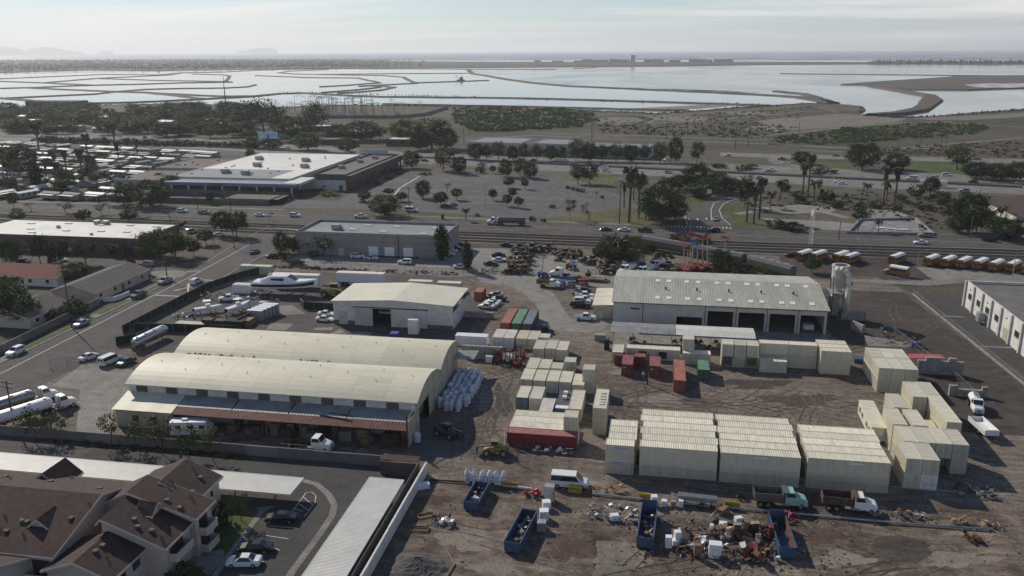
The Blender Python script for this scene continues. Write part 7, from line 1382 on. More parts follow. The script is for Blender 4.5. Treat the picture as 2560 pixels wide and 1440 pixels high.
for i,(px,py,tp) in enumerate(((1010,500,470),(1214,520,463),(1024,530,470),(848,470,438),(775,468,445),(1524-500,455,404),(2168,540,505),(840,465,442))): lamp(f'parking lot lamp post with twin heads, {ordn(i + 1)} in the store lot',px,py,tp,.9,True,'lamps in the store lot')
for i,(px,py,tp) in enumerate(((1218,430,390),(1009,425,376),(1502,480,440),(1770,400,368),(2015,400,360),(2465,412,385),(2546,486,460),(1596,560,505),(2425,590,540),(537,632,570),(620,567,520),(1467,625,565),(1550,560,470),(2290,690,628),(2530,700,632))): lamp(f'thin street lamp with curved arm, {ordn(i + 1)} along freeway and boulevard',px,py,tp,2.2)
for i,px in enumerate((1315,1724,2060,2150,2175)):
    py=(600,596,612,626,628)[i];tp=(544,545,520,568,568)[i]
    if i==2: continue
    lamp(f'pale steel mast beside the railway, {ordn(i + 1)} from the left',px,py,tp,.6,False,'masts beside the railway')
# lattice cantilever signal over the road
x,y=G(2026,612);t=thing('signal_gantry','white lattice railway signal cantilever reaching over the boulevard','signal',(x,y,0));hh=height_px(2030,612,540)
def lat(mb,a,b,w_,n):
    a,b=Vector(a),Vector(b);d=(b-a)/n;u=d.orthogonal().normalized()*w_;v=d.normalized().cross(u);c=[u+v,v-u,-u-v,u-v]
    for k in range(4):
        mb.cyl(a+c[k],b+c[k],.07,k=4)
        for i in range(n): mb.cyl(a+d*i+c[k],a+d*(i+1)+c[(k+1)%4],.045,k=3,caps=False)
obj('mast',mk(lambda mb: lat(mb,(0,0,0),(0,0,hh),.45,8)) and MB(),MATS['galv'],t).data=mk(lambda mb: lat(mb,(0,0,0),(0,0,hh),.45,8));obj('boom',MB(),MATS['galv'],t).data=mk(lambda mb: lat(mb,(0,0,hh),(1.5,9,hh+.4),.4,7))
for o in t.children: o.data.materials.append(MATS['white'])
b_=thing('billboard','large blue and white billboard beside the freeway','billboard',(*G(673,372),0),R(20));z0,z1=height_px(673,372,353),height_px(673,372,331)
parts(b_,[('post',mk(lambda mb: mb.cyl((0,.6,0),(0,.6,z1-.5),.5,k=8)),'dark'),('panel',mk(lambda mb: mb.box(-6.6,6.6,-.2,.3,z0,z1)),mat('sky_print',(.45,.62,.72),.6,var=.1),[('print',mk(lambda mb: (mb.box(-5.6,-2.4,-.24,-.2,z0+1,z0+2.2),mb.box(-5.6,-2.8,-.24,-.2,z0+2.6,z0+3.8),mb.box(2.6,5.6,-.24,-.2,z0+1.6,z0+3.4))),'white'),('print',mk(lambda mb: mb.box(-.7,.3,-.24,-.2,z0+.4,z1-1)),'ink_blue')])])
g2=thing('freeway_sign','green freeway guide sign among the trees','sign',(*G(737,372),0),R(15));z0,z1=height_px(737,372,351),height_px(737,372,343);parts(g2,[('panel',mk(lambda mb: mb.box(-2.2,2.2,-.1,0,z0,z1)),mat('sign_green',(.03,.20,.10),.6)),('print',mk(lambda mb: [mb.box(-1.7,1.5-i*.6,-.14,-.1,z0+.3+i*.7,z0+.65+i*.7) for i in range(2)]),'ink_white'),('post',mk(lambda mb: mb.box(-.1,.1,0,.2,0,z1)),'galv')])
s3=thing('road_sign','white square road sign standing on the ramp island','sign',(*G(1772,498),0));parts(s3,[('panel',mk(lambda mb: mb.box(-1,1,-.05,0,2.4,4.6)),'white'),('post',mk(lambda mb: mb.box(-.06,.06,0,.1,0,4.4)),'galv')])
for px,py,lb in ((1828,535,'yellow warning sign at the ramp edge'),(2083,455,'tall beige pylon sign by the freeway')): q=thing('road_sign',lb,'sign',(*G(px,py),0));parts(q,[('panel',mk(lambda mb: mb.box(-.5,.5,-.05,0,1.6,2.5)),'sign_yellow'),('post',mk(lambda mb: mb.box(-.04,.04,0,.06,0,2.4)),'galv')])
for i,(px,py) in enumerate(((673,560),(680,552),(725,516),(932,545),(926,520))):
    q=thing('crossing_signal',f'dark railway crossing signal, {ordn(i + 1)} around the level crossing','signal',(*G(px,py),0),0,'level crossing signals');parts(q,[('post',mk(lambda mb: mb.cyl((0,0,0),(0,0,4.2),.09,k=6)),'galv'),('lamp_bar',mk(lambda mb: (mb.cyl((-.6,-.1,3.0),(-.6,.1,3.0),.3,k=10),mb.cyl((.6,-.1,3.0),(.6,.1,3.0),.3,k=10),mb.box(-.6,.6,-.05,.05,2.95,3.05))),'black')])
# ------------------------------------------------------------------ fences and walls
def fence(label,pts,h=2.2,post=3.0,mesh='mesh_fence',top=True,name='chain_link_fence'):
    t=thing(name,label,'fence');pm=mk(lambda mb: mb.cyl((0,0,0),(0,0,h),.05,k=5))
    for a,b in zip(pts,pts[1:]):
        L=math.dist(a,b);n=max(1,int(L/post));mb=MB().quad((*a,.05),(*b,.05),(*b,h-.05),(*a,h-.05));obj('mesh_panel',mb,MATS[mesh],t)
        if top: obj('top_rail',MB().cyl((*a,h),(*b,h),.035,k=5),MATS['fence_pipe'],t)
        for i in range(n): o=link('post',pm,MATS['fence_pipe'],t);o.location=(a[0]+(b[0]-a[0])*i/n,a[1]+(b[1]-a[1])*i/n,0)
def wall(label,pts,h,th=.25,m='cmu_grey',seg=6.0):
    t=thing('block_wall',label,'wall')
    for a,b in zip(pts,pts[1:]):
        L=math.dist(a,b);n=max(1,int(L/seg));rz=math.atan2(b[1]-a[1],b[0]-a[0])
        for i in range(n): o=obj('wall_panel',MB().box(.01,L/n-.01,-th/2,th/2,0,h+(.04 if i%2 else 0)),MATS[m if (i%5) else ('cmu_pale' if m=='cmu_grey' else m)],t);o.location=(a[0]+(b[0]-a[0])*i/n,a[1]+(b[1]-a[1])*i/n,0);o.rotation_euler.z=rz
mat('cmu_pale',(.22,.215,.205),.95,var=.08,scale=.5,coords='World');mat('wall_dark_top',(.10,.095,.09),.9)
fence('chain-link fence between the concrete lot and the yard',[(-118,245.2),(-61,242.3),(-54,243.2)]);fence('chain-link fence dividing container yard from scrap yard',[(-18.0,124.2),(-6.6,123.6),(46.5,122.9)],2.3,4.2);fence('leaning chain-link fence panel beside the long red container',[(-24.6,132.5),(-23.6,127.0),(-18.2,124.2)],2.4,2.6);fence('chain-link fence along the east lane',[(71.2,240),(74.2,190),(75.6,150),(76,118)],2.0,6);fence('tall post fence beside the bus yard',[G(2130,705),G(2330,712),G(2340,716)],2.2,4);fence('low rail fence between buses and tracks',[(40,284),(124,285.5),(200,288)],1.6,5,top=True);fence('chain-link fence of the corner car lot',[(-129,152),(-121,158),(-111.5,168)],2.2,3,'mesh_fence')
fence('dark green screened fence along the boat yard street side',[(-127.6,176),(-127.4,215),(-124,228),(-119,238)],2.3,3,'tarp_green');fence('dark green screened fence across the boat yard',[(-126,178.5),(-100,180.5)],2.2,3,'tarp_green');fence('short green screened fence with gate near the white shed',[(-94,205),(-92,202.4),(-80,201.8)],2.2,3,'tarp_green');fence('sagging green screen by the steel tank trailer',[(-124,168),(-120.5,171),(-120,175.5)],2.2,3,'tarp_green');fence('green screened fence stub beside the crate frames',[(-102.5,186),(-100.2,198)],2.1,3,'tarp_green')
fence('black mast fence by the red roof slab',[G(2215,820),G(2400,960),G(2440,1000)],1.6,5)
wall('long grey boundary wall between warehouse yard and apartments',[(-128,121.3),(-43.5,120.9),(-41.5,120.9)],1.9);wall('pale wall along the scrap yard side of the carport',[(-35.2,119.6),(-35.2,60)],2.1,.3,'wall_white',9);wall('grey wall behind the houses along the street',[(-147.6,100),(-147.4,160),(-149.4,198)],1.9);wall('dark retaining wall at the scrap yard edge',[(-36.2,119),(-36.2,60)],2.5,.12,'wall_dark_top',12)
o=thing('brown_shed_wall','brown dumpster enclosure at the end of the grey wall','enclosure');obj('wall',MB().box(-42.6,-36.6,118.2,118.4,0,2.4).box(-42.6,-42.4,118.4,121,0,2.4),MATS['wall_brown'],o);obj('roof',MB().box(-42.8,-36.4,118.6,120.6,2.4,2.5),MATS['shingle_brown'],o)
# ------------------------------------------------------------------ mobile homes and other far houses
mat('mh_wall',(.36,.35,.33),.8,var=.1,rand=.25);mat('mh_roof',(.46,.45,.43),.6,var=.1,rand=.38,scale=.4);mat('mh_roof_grey',(.17,.16,.15),.8,var=.1,rand=.35)
MHB=mk(lambda mb: mb.box(-5.5,5.5,-2.1,2.1,.3,2.7));MHR=mk(lambda mb: mb.extr([(-2.35,2.66),(2.35,2.66),(2.35,2.8),(0,3.35),(-2.35,2.8)],-5.7,5.7));MHC=mk(lambda mb: (mb.box(-5.2,4.6,-5.0,-2.4,2.3,2.42),[mb.box(x,x+.1,-4.9,-4.8,0,2.3) for x in (-5,0,4.4)]));MHW=[mk(lambda mb: mb.box(x,x+1.3,-2.14,-2.1,1.3,2.2)) for x in (-4,-1,2.4)]
homes=[]
for r_,y in enumerate(range(352,575,17)):
    for x in range(-560,-236,12):
        xx=x+rnd.uniform(-2,2)+(r_%2)*6;yy=y+rnd.uniform(-1.5,1.5)+(-xx-236)*.235*(y-352)/165
        p=None
        if xx>-250+(y-352)*-.02 and y>360: continue
        if yy>524-(xx+272)*.225: continue
        if xx>-238 or (xx>-284 and y>372) or rnd.random()<.08: continue
        homes.append((xx,yy))
def vis(x,y):
    c,s=math.cos(YAW),math.sin(YAW);return (x*c+y*s)/(-x*s+y*c)>-.66
homes=[h for h in homes if vis(*h)]
homes.sort(key=lambda h: (round(h[1]/17),h[0]));rows={}
for x,y in homes:
    k=round(y/17);rows[k]=rows.get(k,0)+1;rr_=sorted({round(h[1]/17) for h in homes}).index(k)+1
    t=thing('mobile_home',f'mobile home with {"pale" if (rows[k] + rr_) % 5 > 1 else "grey"} roof, {ordn(rows[k])} from the left, {ordn(rr_)} row from the boulevard','mobile home',(x,y,0),R(rnd.choice([-13,-13,77])+rnd.uniform(-3,3)),'mobile homes in the park')
    parts(t,[('wall',MHB,'mh_wall'),('roof',MHR,'mh_roof' if (rows[k]+rr_)%5>1 else 'mh_roof_grey')]+([('awning',MHC,'mh_roof')] if rnd.random()<.5 else [])+[('window',w2,'window_dark') for w2 in MHW])
FB=[('low brown office block with white roof beyond the freeway, left of two',(828,345),(905,345),5,24,'wall_brown','flat_white_roof'),('low building with white roof behind the billboard',(690,340),(725,340),5,22,'wall_grey','flat_white_roof'),('long flat brown building at the pond edge',(65,272),(195,272),9,24,'wall_brown','gravel_roof'),('grey flat building near the substation ponds',(425,274),(470,274),8,20,'wall_grey','gravel_roof'),('long grey warehouse behind the row of trees',(1172,384),(1300,388),8,34,'wall_grey','flat_grey_roof'),('grey tent-roofed warehouse behind the row of trees, middle',(1330,388),(1440,392),8,30,'wall_grey','flat_grey_roof'),('grey warehouse end behind the row of trees, right',(1450,393),(1620,398),7,26,'wall_grey','flat_grey_roof'),('pale building with brown wall among the grove trees',(965,365),(1050,366),5,20,'wall_brown','flat_white_roof'),('narrow brown block left of the grove',(800,362),(850,362),4,16,'wall_brown','gravel_roof'),('small white roofed block under the grove',(760,330),(832,330),5,18,'wall_brown','flat_white_roof')]
for lb,a,b,h,dp,wl,rf in FB:
    p,q=G(*a),G(*b);t=thing('industrial_building',lb,'building',(p[0],p[1],0),math.atan2(q[1]-p[1],q[0]-p[0]),'buildings beyond the freeway');L=math.dist(p,q);flat_block(t,0,L,0,dp,h,wl,rf,.4)
    for i in range(int(L/9)): obj('window',MB().box(i*9+2,i*9+5,-.08,0,h*.4,h*.7),MATS['window_dark'],t)
for i in range(40):
    px=rnd.uniform(0,640);py=rnd.uniform(298,330);t=thing('far_house',f'pale flat roof showing among trees beyond the freeway, {ordn(i + 1)} of these roofs','house',(*G(px,py),0),R(-13),'roofs among the trees beyond the freeway');w2,d2,h2=rnd.uniform(10,26),rnd.uniform(7,12),rnd.uniform(3,4.5)
    obj('wall',MB().box(-w2/2,w2/2,-d2/2,d2/2,0,h2),MATS['mh_wall'],t);obj('roof',MB().extr([(-d2/2-.4,h2),(d2/2+.4,h2),(d2/2+.4,h2+.2),(0,h2+1.2),(-d2/2-.4,h2+.2)],-w2/2-.4,w2/2+.4),MATS['mh_roof'],t)
# substation
gm='gantry_steel';mat(gm,(.17,.175,.18),.6,var=.1)
ss=thing('substation_wall','long grey wall in front of the substation switchyard','wall');p=[G(x,y) for x,y in ((700,300),(820,296),(1000,296),(1060,290),(1120,272))]
for a,b in zip(p,p[1:]): mb=MB();strip(mb,[a,b],.4,0,3.2,.02);obj('wall_panel',mb,MATS['cmu_grey'],ss)
for i in range(44):
    px=rnd.triangular(690,1050,800);py=rnd.uniform(268,295) ;hh=height_px(px,py,rnd.uniform(238,262) if px<930 else rnd.uniform(254,268));wd=rnd.uniform(8,16);t=thing('switchyard_gantry',f'thin steel switchyard portal frame, {ordn(i + 1)} in the substation','gantry',(*G(px,py),0),R(rnd.choice([0,0,80])),'steel frames in the substation')
    for s in (-1,1): obj('post',MB().cyl((s*wd/2,0,0),(s*wd/2,0,hh),.28,.2,k=5),MATS[gm],t)
    obj('beam',MB().box(-wd/2,wd/2,-.2,.2,hh-.4,hh),MATS[gm],t);obj('insulator',MB().cyl((-wd/4,0,hh-.4),(-wd/4,0,hh-2.4),.15,k=5).cyl((wd/4,0,hh-.4),(wd/4,0,hh-2.4),.15,k=5),MATS['wall_brown'],t)
for i,(px,py,tp) in enumerate(((905,294,245),(932,292,238),(980,284,240),(1050,276,250),(1130+125,0,0))[:4]):
    hh=height_px(px,py,tp);t=thing('pylon',f'pale tapering steel pylon, {ordn(i + 1)} from the left at the substation','pylon',(*G(px,py),0),0,'pylons at the substation')
    obj('leg',MB().cyl((-2.4,0,0),(-.2,0,hh),.25,.15,k=5),MATS[gm],t);obj('leg',MB().cyl((2.4,0,0),(.2,0,hh),.25,.15,k=5),MATS[gm],t);obj('crossarm',MB().box(-3.4,3.4,-.12,.12,hh*.78,hh*.78+.3),MATS[gm],t)
for i in range(12):
    px=rnd.uniform(720,1030);t=thing('transformer',f'squat grey transformer with bushings, {ordn(i + 1)} on the switchyard floor','transformer',(*G(px,rnd.uniform(282,294)),0),0,'transformers in the substation');obj('tank',MB().box(-2,2,-1.2,1.2,.3,3),MATS['wall_grey'],t)
    for x in (-1.2,0,1.2): obj('bushing',MB().cyl((x,0,3),(x,0,4.6),.18,.1,k=6),MATS['wall_brown'],t)
t=thing('dredge','dark dredger with raised jib floating in the salt pond','boat',(*G(1152,200.5),-.2));parts(t,[('hull',mk(lambda mb: mb.box(-9,9,-4,4,0,1.5)),'dark'),('deckhouse',mk(lambda mb: mb.box(-2,4,-2.5,2.5,1.5,7)),'dark'),('jib',mk(lambda mb: mb.cyl((-4,0,1.5),(-13,0,13),.5,k=5)),'dark'),('spud',mk(lambda mb: (mb.cyl((1,0,0),(1,0,13),.4,k=5),mb.cyl((5,0,0),(5,0,12),.4,k=5))),'dark')])
# skyline of the far shore
def farb(lb,x0,x1,top,base=156.5,wl='wall_grey',name='apartment_block'):
    p,q=G(x0,base),G(x1,base);h=height_px((x0+x1)/2,base,top);L=math.dist(p,q);t=thing(name,lb,'building',(p[0],p[1],1),math.atan2(q[1]-p[1],q[0]-p[0]),'buildings on the far shore');obj('wall',MB().box(0,L,0,18,0,h-.6),MATS[wl],t);obj('roof',MB().box(-.4,L+.4,-.4,18.4,h-.6,h),MATS['gravel_roof'],t)
    for z in np.arange(2,h-2,3.4): obj('window_band',MB().box(1,L-1,-.15,0,z,z+1.4),MATS['window_dark'],t)
farb('lone dark tower standing on the far shore',1577,1586,138);SK=[(1435,1455,152),(1455,1480,149),(1482,1500,151),(1502,1520,151),(1524,1545,149),(1547,1574,150),(1610,1632,149),(1634,1658,148.5),(1672,1700,151),(1722,1768,148.5),(1770,1780,150),(1784,1832,148.5),(1335,1350,151.5),(1380,1406,152)]
for i,(a,b,tp) in enumerate(sorted(SK)): farb(f'low pale apartment block on the far shore, {ordn(i + 1)} from the left',a,b,tp,wl='wall_white' if i%2 else 'wall_grey')
for i in range(46): px=2180+i*8.4;farb(f'tiny waterfront house on the far spit, {ordn(i + 1)} from the left',px,px+rnd.uniform(4,7.5),rnd.uniform(149.5,152.5),158.5,['wall_white','wall_tan','wall_brown'][i%3],'waterfront_house')
for i,(px,tp) in enumerate(((1862,143),(1887,142))): h=height_px(px,156,tp);t=thing('crane',f'distant lattice crane on the far shore, {["left", "right"][i]} one','crane',(*G(px,156),1));obj('mast',MB().cyl((0,0,0),(0,0,h*.3),1.2,k=5),MATS['dark'],t);obj('jib',MB().cyl((0,0,h*.3),(55 if i==0 else 22,0,h),.8,.4,k=4),MATS['dark'],t)
for i in range(4): t=thing('smokestack',f'pale slim stack on the far shore, {ordn(i + 1)} from the left','stack',(*G(1190+i*5,153.5),1),0,'stacks on the far shore');obj('stack',MB().cyl((0,0,0),(0,0,32),1.6,1.2,k=8),MATS['white'],t)
# ------------------------------------------------------------------ boats
def boat(label,px,py,hd,L,kind,hull='white_gloss',name='boat',up=1.0,xy=None):
    x,y=xy or G(px,py);t=thing(name,label,'boat',(x,y,.05),R(hd));b=L*.145;h=L*.11;st=[]
    def ring2(f,w_,k,s): X=-L/2+f*L;return [(X,-w_*b,up+h+s),(X,-w_*b*.9,up+h*.35+s*.6),(X,0,up+k*h),(X,w_*b*.9,up+h*.35+s*.6),(X,w_*b,up+h+s)]
    R_=[ring2(*q) for q in ((0,.88,.08,0),(.3,1,0,.02*L*.3),(.6,.95,.05,.015*L),(.82,.62,.3,.03*L),(.95,.22,.7,.045*L),(1,.02,1.0,.05*L))]
    sp=[('hull',mk(lambda mb: mb.loft(R_),smooth=False),hull),('deck',mk(lambda mb: mb.loft([[(r[0][0],r[0][1]*.96,r[0][2]+.02),(r[0][0],r[0][1]*.8,r[0][2]+h*.16),(r[4][0],r[4][1]*.8,r[4][2]+h*.16),(r[4][0],r[4][1]*.96,r[4][2]+.02)] for r in R_])),'white_gloss'),('cradle',mk(lambda mb: [(mb.box(-L*f-.1,-L*f+.1,-b*.8,b*.8,0,.25),[mb.cyl((-L*f,s*b*.7,.1),(-L*f,s*b*.6,up+h*.4),.07,k=4) for s in (-1,1)]) for f in (.3,-.05,-.25)]),'rusty_steel')]
    z=up+h*1.16
    if kind=='yacht': sp+=[('superstructure',mk(lambda mb: mb.loft([[(X,-w_,z),(X,-w_*.75,z+q),(X,w_*.75,z+q),(X,w_,z)] for X,w_,q in ((-L*.38,b*.7,.5),(-L*.2,b*.78,1.7),(L*.05,b*.7,1.75),(L*.2,b*.5,.15))])),'white_gloss'),('windscreen',mk(lambda mb: mb.loft([[(X,-w_,z+q),(X,w_,z+q),(X,w_,z+q+.04),(X,-w_,z+q+.04)] for X,w_,q in ((L*.055,b*.5,1.70),(L*.17,b*.4,.55))])),'glass'),('radar_arch',mk(lambda mb: (mb.cyl((-L*.3,-b*.6,z+.5),(-L*.24,0,z+2.6),.1,k=5),mb.cyl((-L*.3,b*.6,z+.5),(-L*.24,0,z+2.6),.1,k=5))),'white')]+[('side_window',mk(lambda mb: mb.loft([[(X,s*b*.8-.03,z+q0),(X,s*b*.66-.03,z+q1),(X,s*b*.66+.03,z+q1),(X,s*b*.8+.03,z+q0)] for X,q0,q1 in ((-L*.2,.7,1.2),(L*.0,.6,1.3))])),'glass') for s in (-1,1)]+[('boot_stripe',mk(lambda mb: mb.loft([[(r[1][0],r[0][1]*1.012,up+h*.55+(r[0][2]-up-h)*.7),(r[1][0],r[0][1]*1.02,up+h*.9+(r[0][2]-up-h)),(r[1][0],r[4][1]*1.02,up+h*.9+(r[0][2]-up-h)),(r[1][0],r[4][1]*1.012,up+h*.55+(r[0][2]-up-h)*.7)] for r in R_[:-1]])),'hull_navy')]
    if kind in ('console','cabin'): sp+=[('console',mk(lambda mb: mb.box(-.6,.5,-.5,.5,z-.2,z+.8)),'white'),('hard_top',mk(lambda mb: (mb.box(-1.2,.8,-.95,.95,z+1.7,z+1.8),[mb.cyl((xx,s*.8,z),(xx*.8,s*.8,z+1.7),.035,k=4) for xx in (-1,.7) for s in (-1,1)])),'white'),('outboard',mk(lambda mb: mb.box(-L/2-.5,-L/2,-.25,.25,up,z)),'dark')]
    if kind=='open': sp+=[('cover',mk(lambda mb: mb.box(-L*.4,L*.15,-b*.75,b*.75,z-.05,z+.15)),'machine_dark')]
    parts(t,sp)
boat('big white motor yacht with dark hull band on stands in the boat yard',0,0,3,18.5,'yacht',up=1.5,xy=(-102.5,215.2));boat('white fishing boat with hard top on a trailer',598,780,68,8,'cabin',up=.9);boat('white console boat with dark bimini left of the fishing boat',522,782,35,7,'console',up=.7);boat('open boat with dark cover beside the crate frames',642,772,5,6.5,'open',up=1.0);boat('flat white dinghy at the screened fence corner',478,788,40,4.5,'open',up=.3);boat('small white skiff leaning by the engine parts',655,735,20,4,'open',up=.4);boat('pale hull seen inside the open shed door',0,0,0,6,'open',up=1.6,xy=(-66,197))
vehicle(PK,'white','white pickup with open door among the boats',572,752,205,'pickup');machine('telehandler','cat_yellow','big yellow crane carrier behind the boat yard fence',835,742,0,'crane','mobile_crane',scale=1.5)
def crate(label,x,y,w_,d,h,m,cat='crate',name='crate',rz=0.0,lid=None,z=.05,group=None):
    t=thing(name,label,cat,(x,y,z),rz,group);parts(t,[('box',mk(lambda mb: (mb.box(-w_/2,w_/2,-d/2,d/2,0,.06),mb.box(-w_/2,w_/2,-d/2,-d/2+.05,.06,h),mb.box(-w_/2,w_/2,d/2-.05,d/2,.06,h),mb.box(-w_/2,-w_/2+.05,-d/2+.05,d/2-.05,.06,h),mb.box(w_/2-.05,w_/2,-d/2+.05,d/2-.05,.06,h))),m),('lid',mk(lambda mb: mb.box(-w_/2-.03,w_/2+.03,-d/2-.03,d/2+.03,h,h+.06)),lid or m)]);return t
for i in range(5): x,y=G(640,800);crate(f'pale framed tank crate, {ordn(i + 1)} from the front of the row by the boats',x+i*.35,y+i*1.5,4.2,1.2,2.6,'galv',group='framed crates by the boats',lid='white')
for lb,px,py,w_,d,h,m in (('green skip with blue tarp beside the boat fence',590,815,5,3,1.6,'tarp_green'),('brown skip beside the green skip',620,812,2.4,3,1.5,'wood'),('flat grey platform trailer by the green fence',478,815,7.5,2.2,.8,'grey_tin'),('small rusty covered trailer by the green fence',522,812,2.6,2,1.5,'rust'),('dark covered box by the green skip',553,815,2.6,2,1.6,'machine_dark'),('white power unit on wheels in front of the shed',1035,833,2.4,2,3.6,'white'),('blue round-topped tub behind the vault roof',987,848,1.8,1.8,1.6,'ink_blue'),('long white service body stored by the block wall',1180,862,7.5,2.3,2.4,'white'),('white meter box at the block wall',1224,905,1.6,1,1.4,'white'),('blue low skip at the north row end',2152,905,3.2,2,.9,'dumpster_blue'),('blue barrel skip on the machine bench',2288,868,2,1.5,1.2,'dumpster_blue'),('dark portable toilet by the canopy',1517,873,1.2,1.2,2.3,'black'),('grey sloped skip by the canopy end',1500,850,2.6,1.8,1.4,'grey_tin'),('white bed frame unit inside the last bay',2020,822,2.4,2,1.2,'white')): crate(lb,*G(px,py),w_,d,h,m,'box','equipment_box')
for lb,px,py in (('red forklift nearest the block wall',1243,905),('red forklift with tall mast by the west containers',1292,915),('small red forklift behind the tall mast one',1300,895)): machine('forklift','box_red',lb,px,py,260,'forklift','forklift',scale=1.35)
machine('telehandler','car_dark','dark blue telehandler in shade by the bulk bags',1118,1092,-25,'telehandler','telehandler');machine('telehandler','cat_yellow','yellow telehandler beside the chain-link fence',1238,1136,185,'telehandler','telehandler');machine('forklift','white','white forklift between the red ones',1272,905,265,'forklift','forklift',scale=1.3)
# tractors, loaders and lifts of the rental yard
k3=['backhoe','skid_steer','tractor_farm'];i=0
for px,py in [(1295+(j%4)*11-(j // 4)*4,628+(j // 4)*11) for j in range(24)]+[(1350,628),(1368,628),(1386,634),(1398,638),(1410,642),(1396,652),(1430,645),(1448,640),(1460,655),(1478,660),(1500,668),(1516,672),(1532,668),(1545,676),(1528,684),(1508,684),(1662,682),(1678,690),(1690,684),(1650,695)]:
    k=k3[(i*7+i // 5)%3];i+=1
    machine(k,['tan_machine','machine_dark','rusty_steel','cat_yellow','tan_machine'][i%5],f'{dict(backhoe="tan backhoe loader", skid_steer="small skid-steer loader", tractor_farm="canopied tractor")[k]}, {ordn(i)} machine from the left in the rental yard',px,py,205+(i*37)%30,'loader' if k!='tractor_farm' else 'tractor',{'tractor_farm': 'tractor','backhoe': 'backhoe_loader','skid_steer': 'skid_steer_loader'}[k],'machines in the rental yard')
for i,(px,py,h,c) in enumerate(((1706,698,80,'lift_red'),(1716,702,65,'lift_red'),(1728,698,80,'lift_blue'),(1740,692,65,'lift_blue'),(1752,698,90,'lift_red'),(1764,694,90,'lift_red'),(1780,696,50,'lift_red'),(1808,700,90,'lift_red'),(1722,690,90,'lift_red'))): machine(f'boom_lift{h}','lift_red',f'raised {c[5:]} boom lift, {ordn(i + 1)} from the left behind the workshop',px,py-14,235,'lift','boom_lift','boom lifts behind the workshop',over={'basketm': MATS[c]},scale=1.2)
machine('boom_lift65','lift_blue','blue boom lift standing alone by the stake lorry',1358,692,60,'lift','boom_lift',over={'basketm': MATS['lift_blue'],'boomm': MATS['steel']},scale=.9);machine('boom_lift50','lift_blue','blue boom lift beside the lowboy',1432,704,70,'lift','boom_lift',over={'basketm': MATS['lift_blue']});machine('boom_lift50','lift_red','dark red light tower behind the tractor unit',1428,672,70,'lift','boom_lift')
for px,py,c,lb in ((1405,716,'lift_blue','blue scissor lift by the lowboy'),(1428,718,'car_grey','grey scissor lift by the lowboy'),(1460,714,'lift_red','red scissor lift above the parked cars')): machine('scissor_lift',c,lb,px,py,10,'lift','scissor_lift')
# ------------------------------------------------------------------ bulk bags
BAGM=[mk(lambda mb: (mb.loft([[(.47*q*(1+.05*math.sin(3*a+v))*math.cos(a),.47*q*(1+.05*math.cos(2*a+v))*math.sin(a),z) for a in np.arange(12)*math.pi/6] for q,z in ((.86,0),(1,.15),(1.04,.6),(1.02,1.05),(.8,1.3),(.35,1.5+.05*v),(.22,1.62))]),[mb.box(sx*.36-.03,sx*.36+.03,sy*.36-.03,sy*.36+.03,1.1,1.5) for sx in (-1,1) for sy in (-1,1)])) for v in range(3)]
BAGS=mk(lambda mb: [mb.cyl((0,0,z),(0,0,z+.07),.497,k=12) for z in (.45,.9)])
def bag(label,x,y,z,s,grp,rz): t=thing('bulk_bag',label,'bag',(x,y,z),rz,grp,s);t.rotation_euler.x=rnd.uniform(-.09,.09);t.rotation_euler.y=rnd.uniform(-.09,.09);link('sack',BAGM[rnd.randrange(3)],MATS['bag_white'],t);link('strap_band',BAGS,MATS['bag_blue'],t)
n=0
for r_ in range(15):
    for c in range(5):
        if rnd.random()<.06 or (c==4 and r_ in (0,1,13,14)): continue
        n+=1;bag(f'white bulk bag, {ordn(c + 1)} column from the warehouse wall, {ordn(r_ + 1)} row from the front',-39.5+c*1.18+rnd.uniform(-.22,.22),144.2+r_*1.3+c*.1+rnd.uniform(-.3,.3),.05,(rnd.uniform(1.0,1.2),rnd.uniform(1.0,1.2),rnd.uniform(1.0,1.4)),'bulk bags massed beside the warehouse',rnd.uniform(0,6))
for i in range(6): x,y=G(1170+i*17.5,1208+i*.8);bag(f'white bulk bag, {ordn(i + 1)} from the left in the row above the scrap yard',x,y,.04,(1.0,1.0,1.5),'row of bulk bags above the scrap yard',i)
bag('slumped white bulk bag by the warehouse corner post',*G(1044,1105),.04,(1.3,1.2,1.2),None,1)
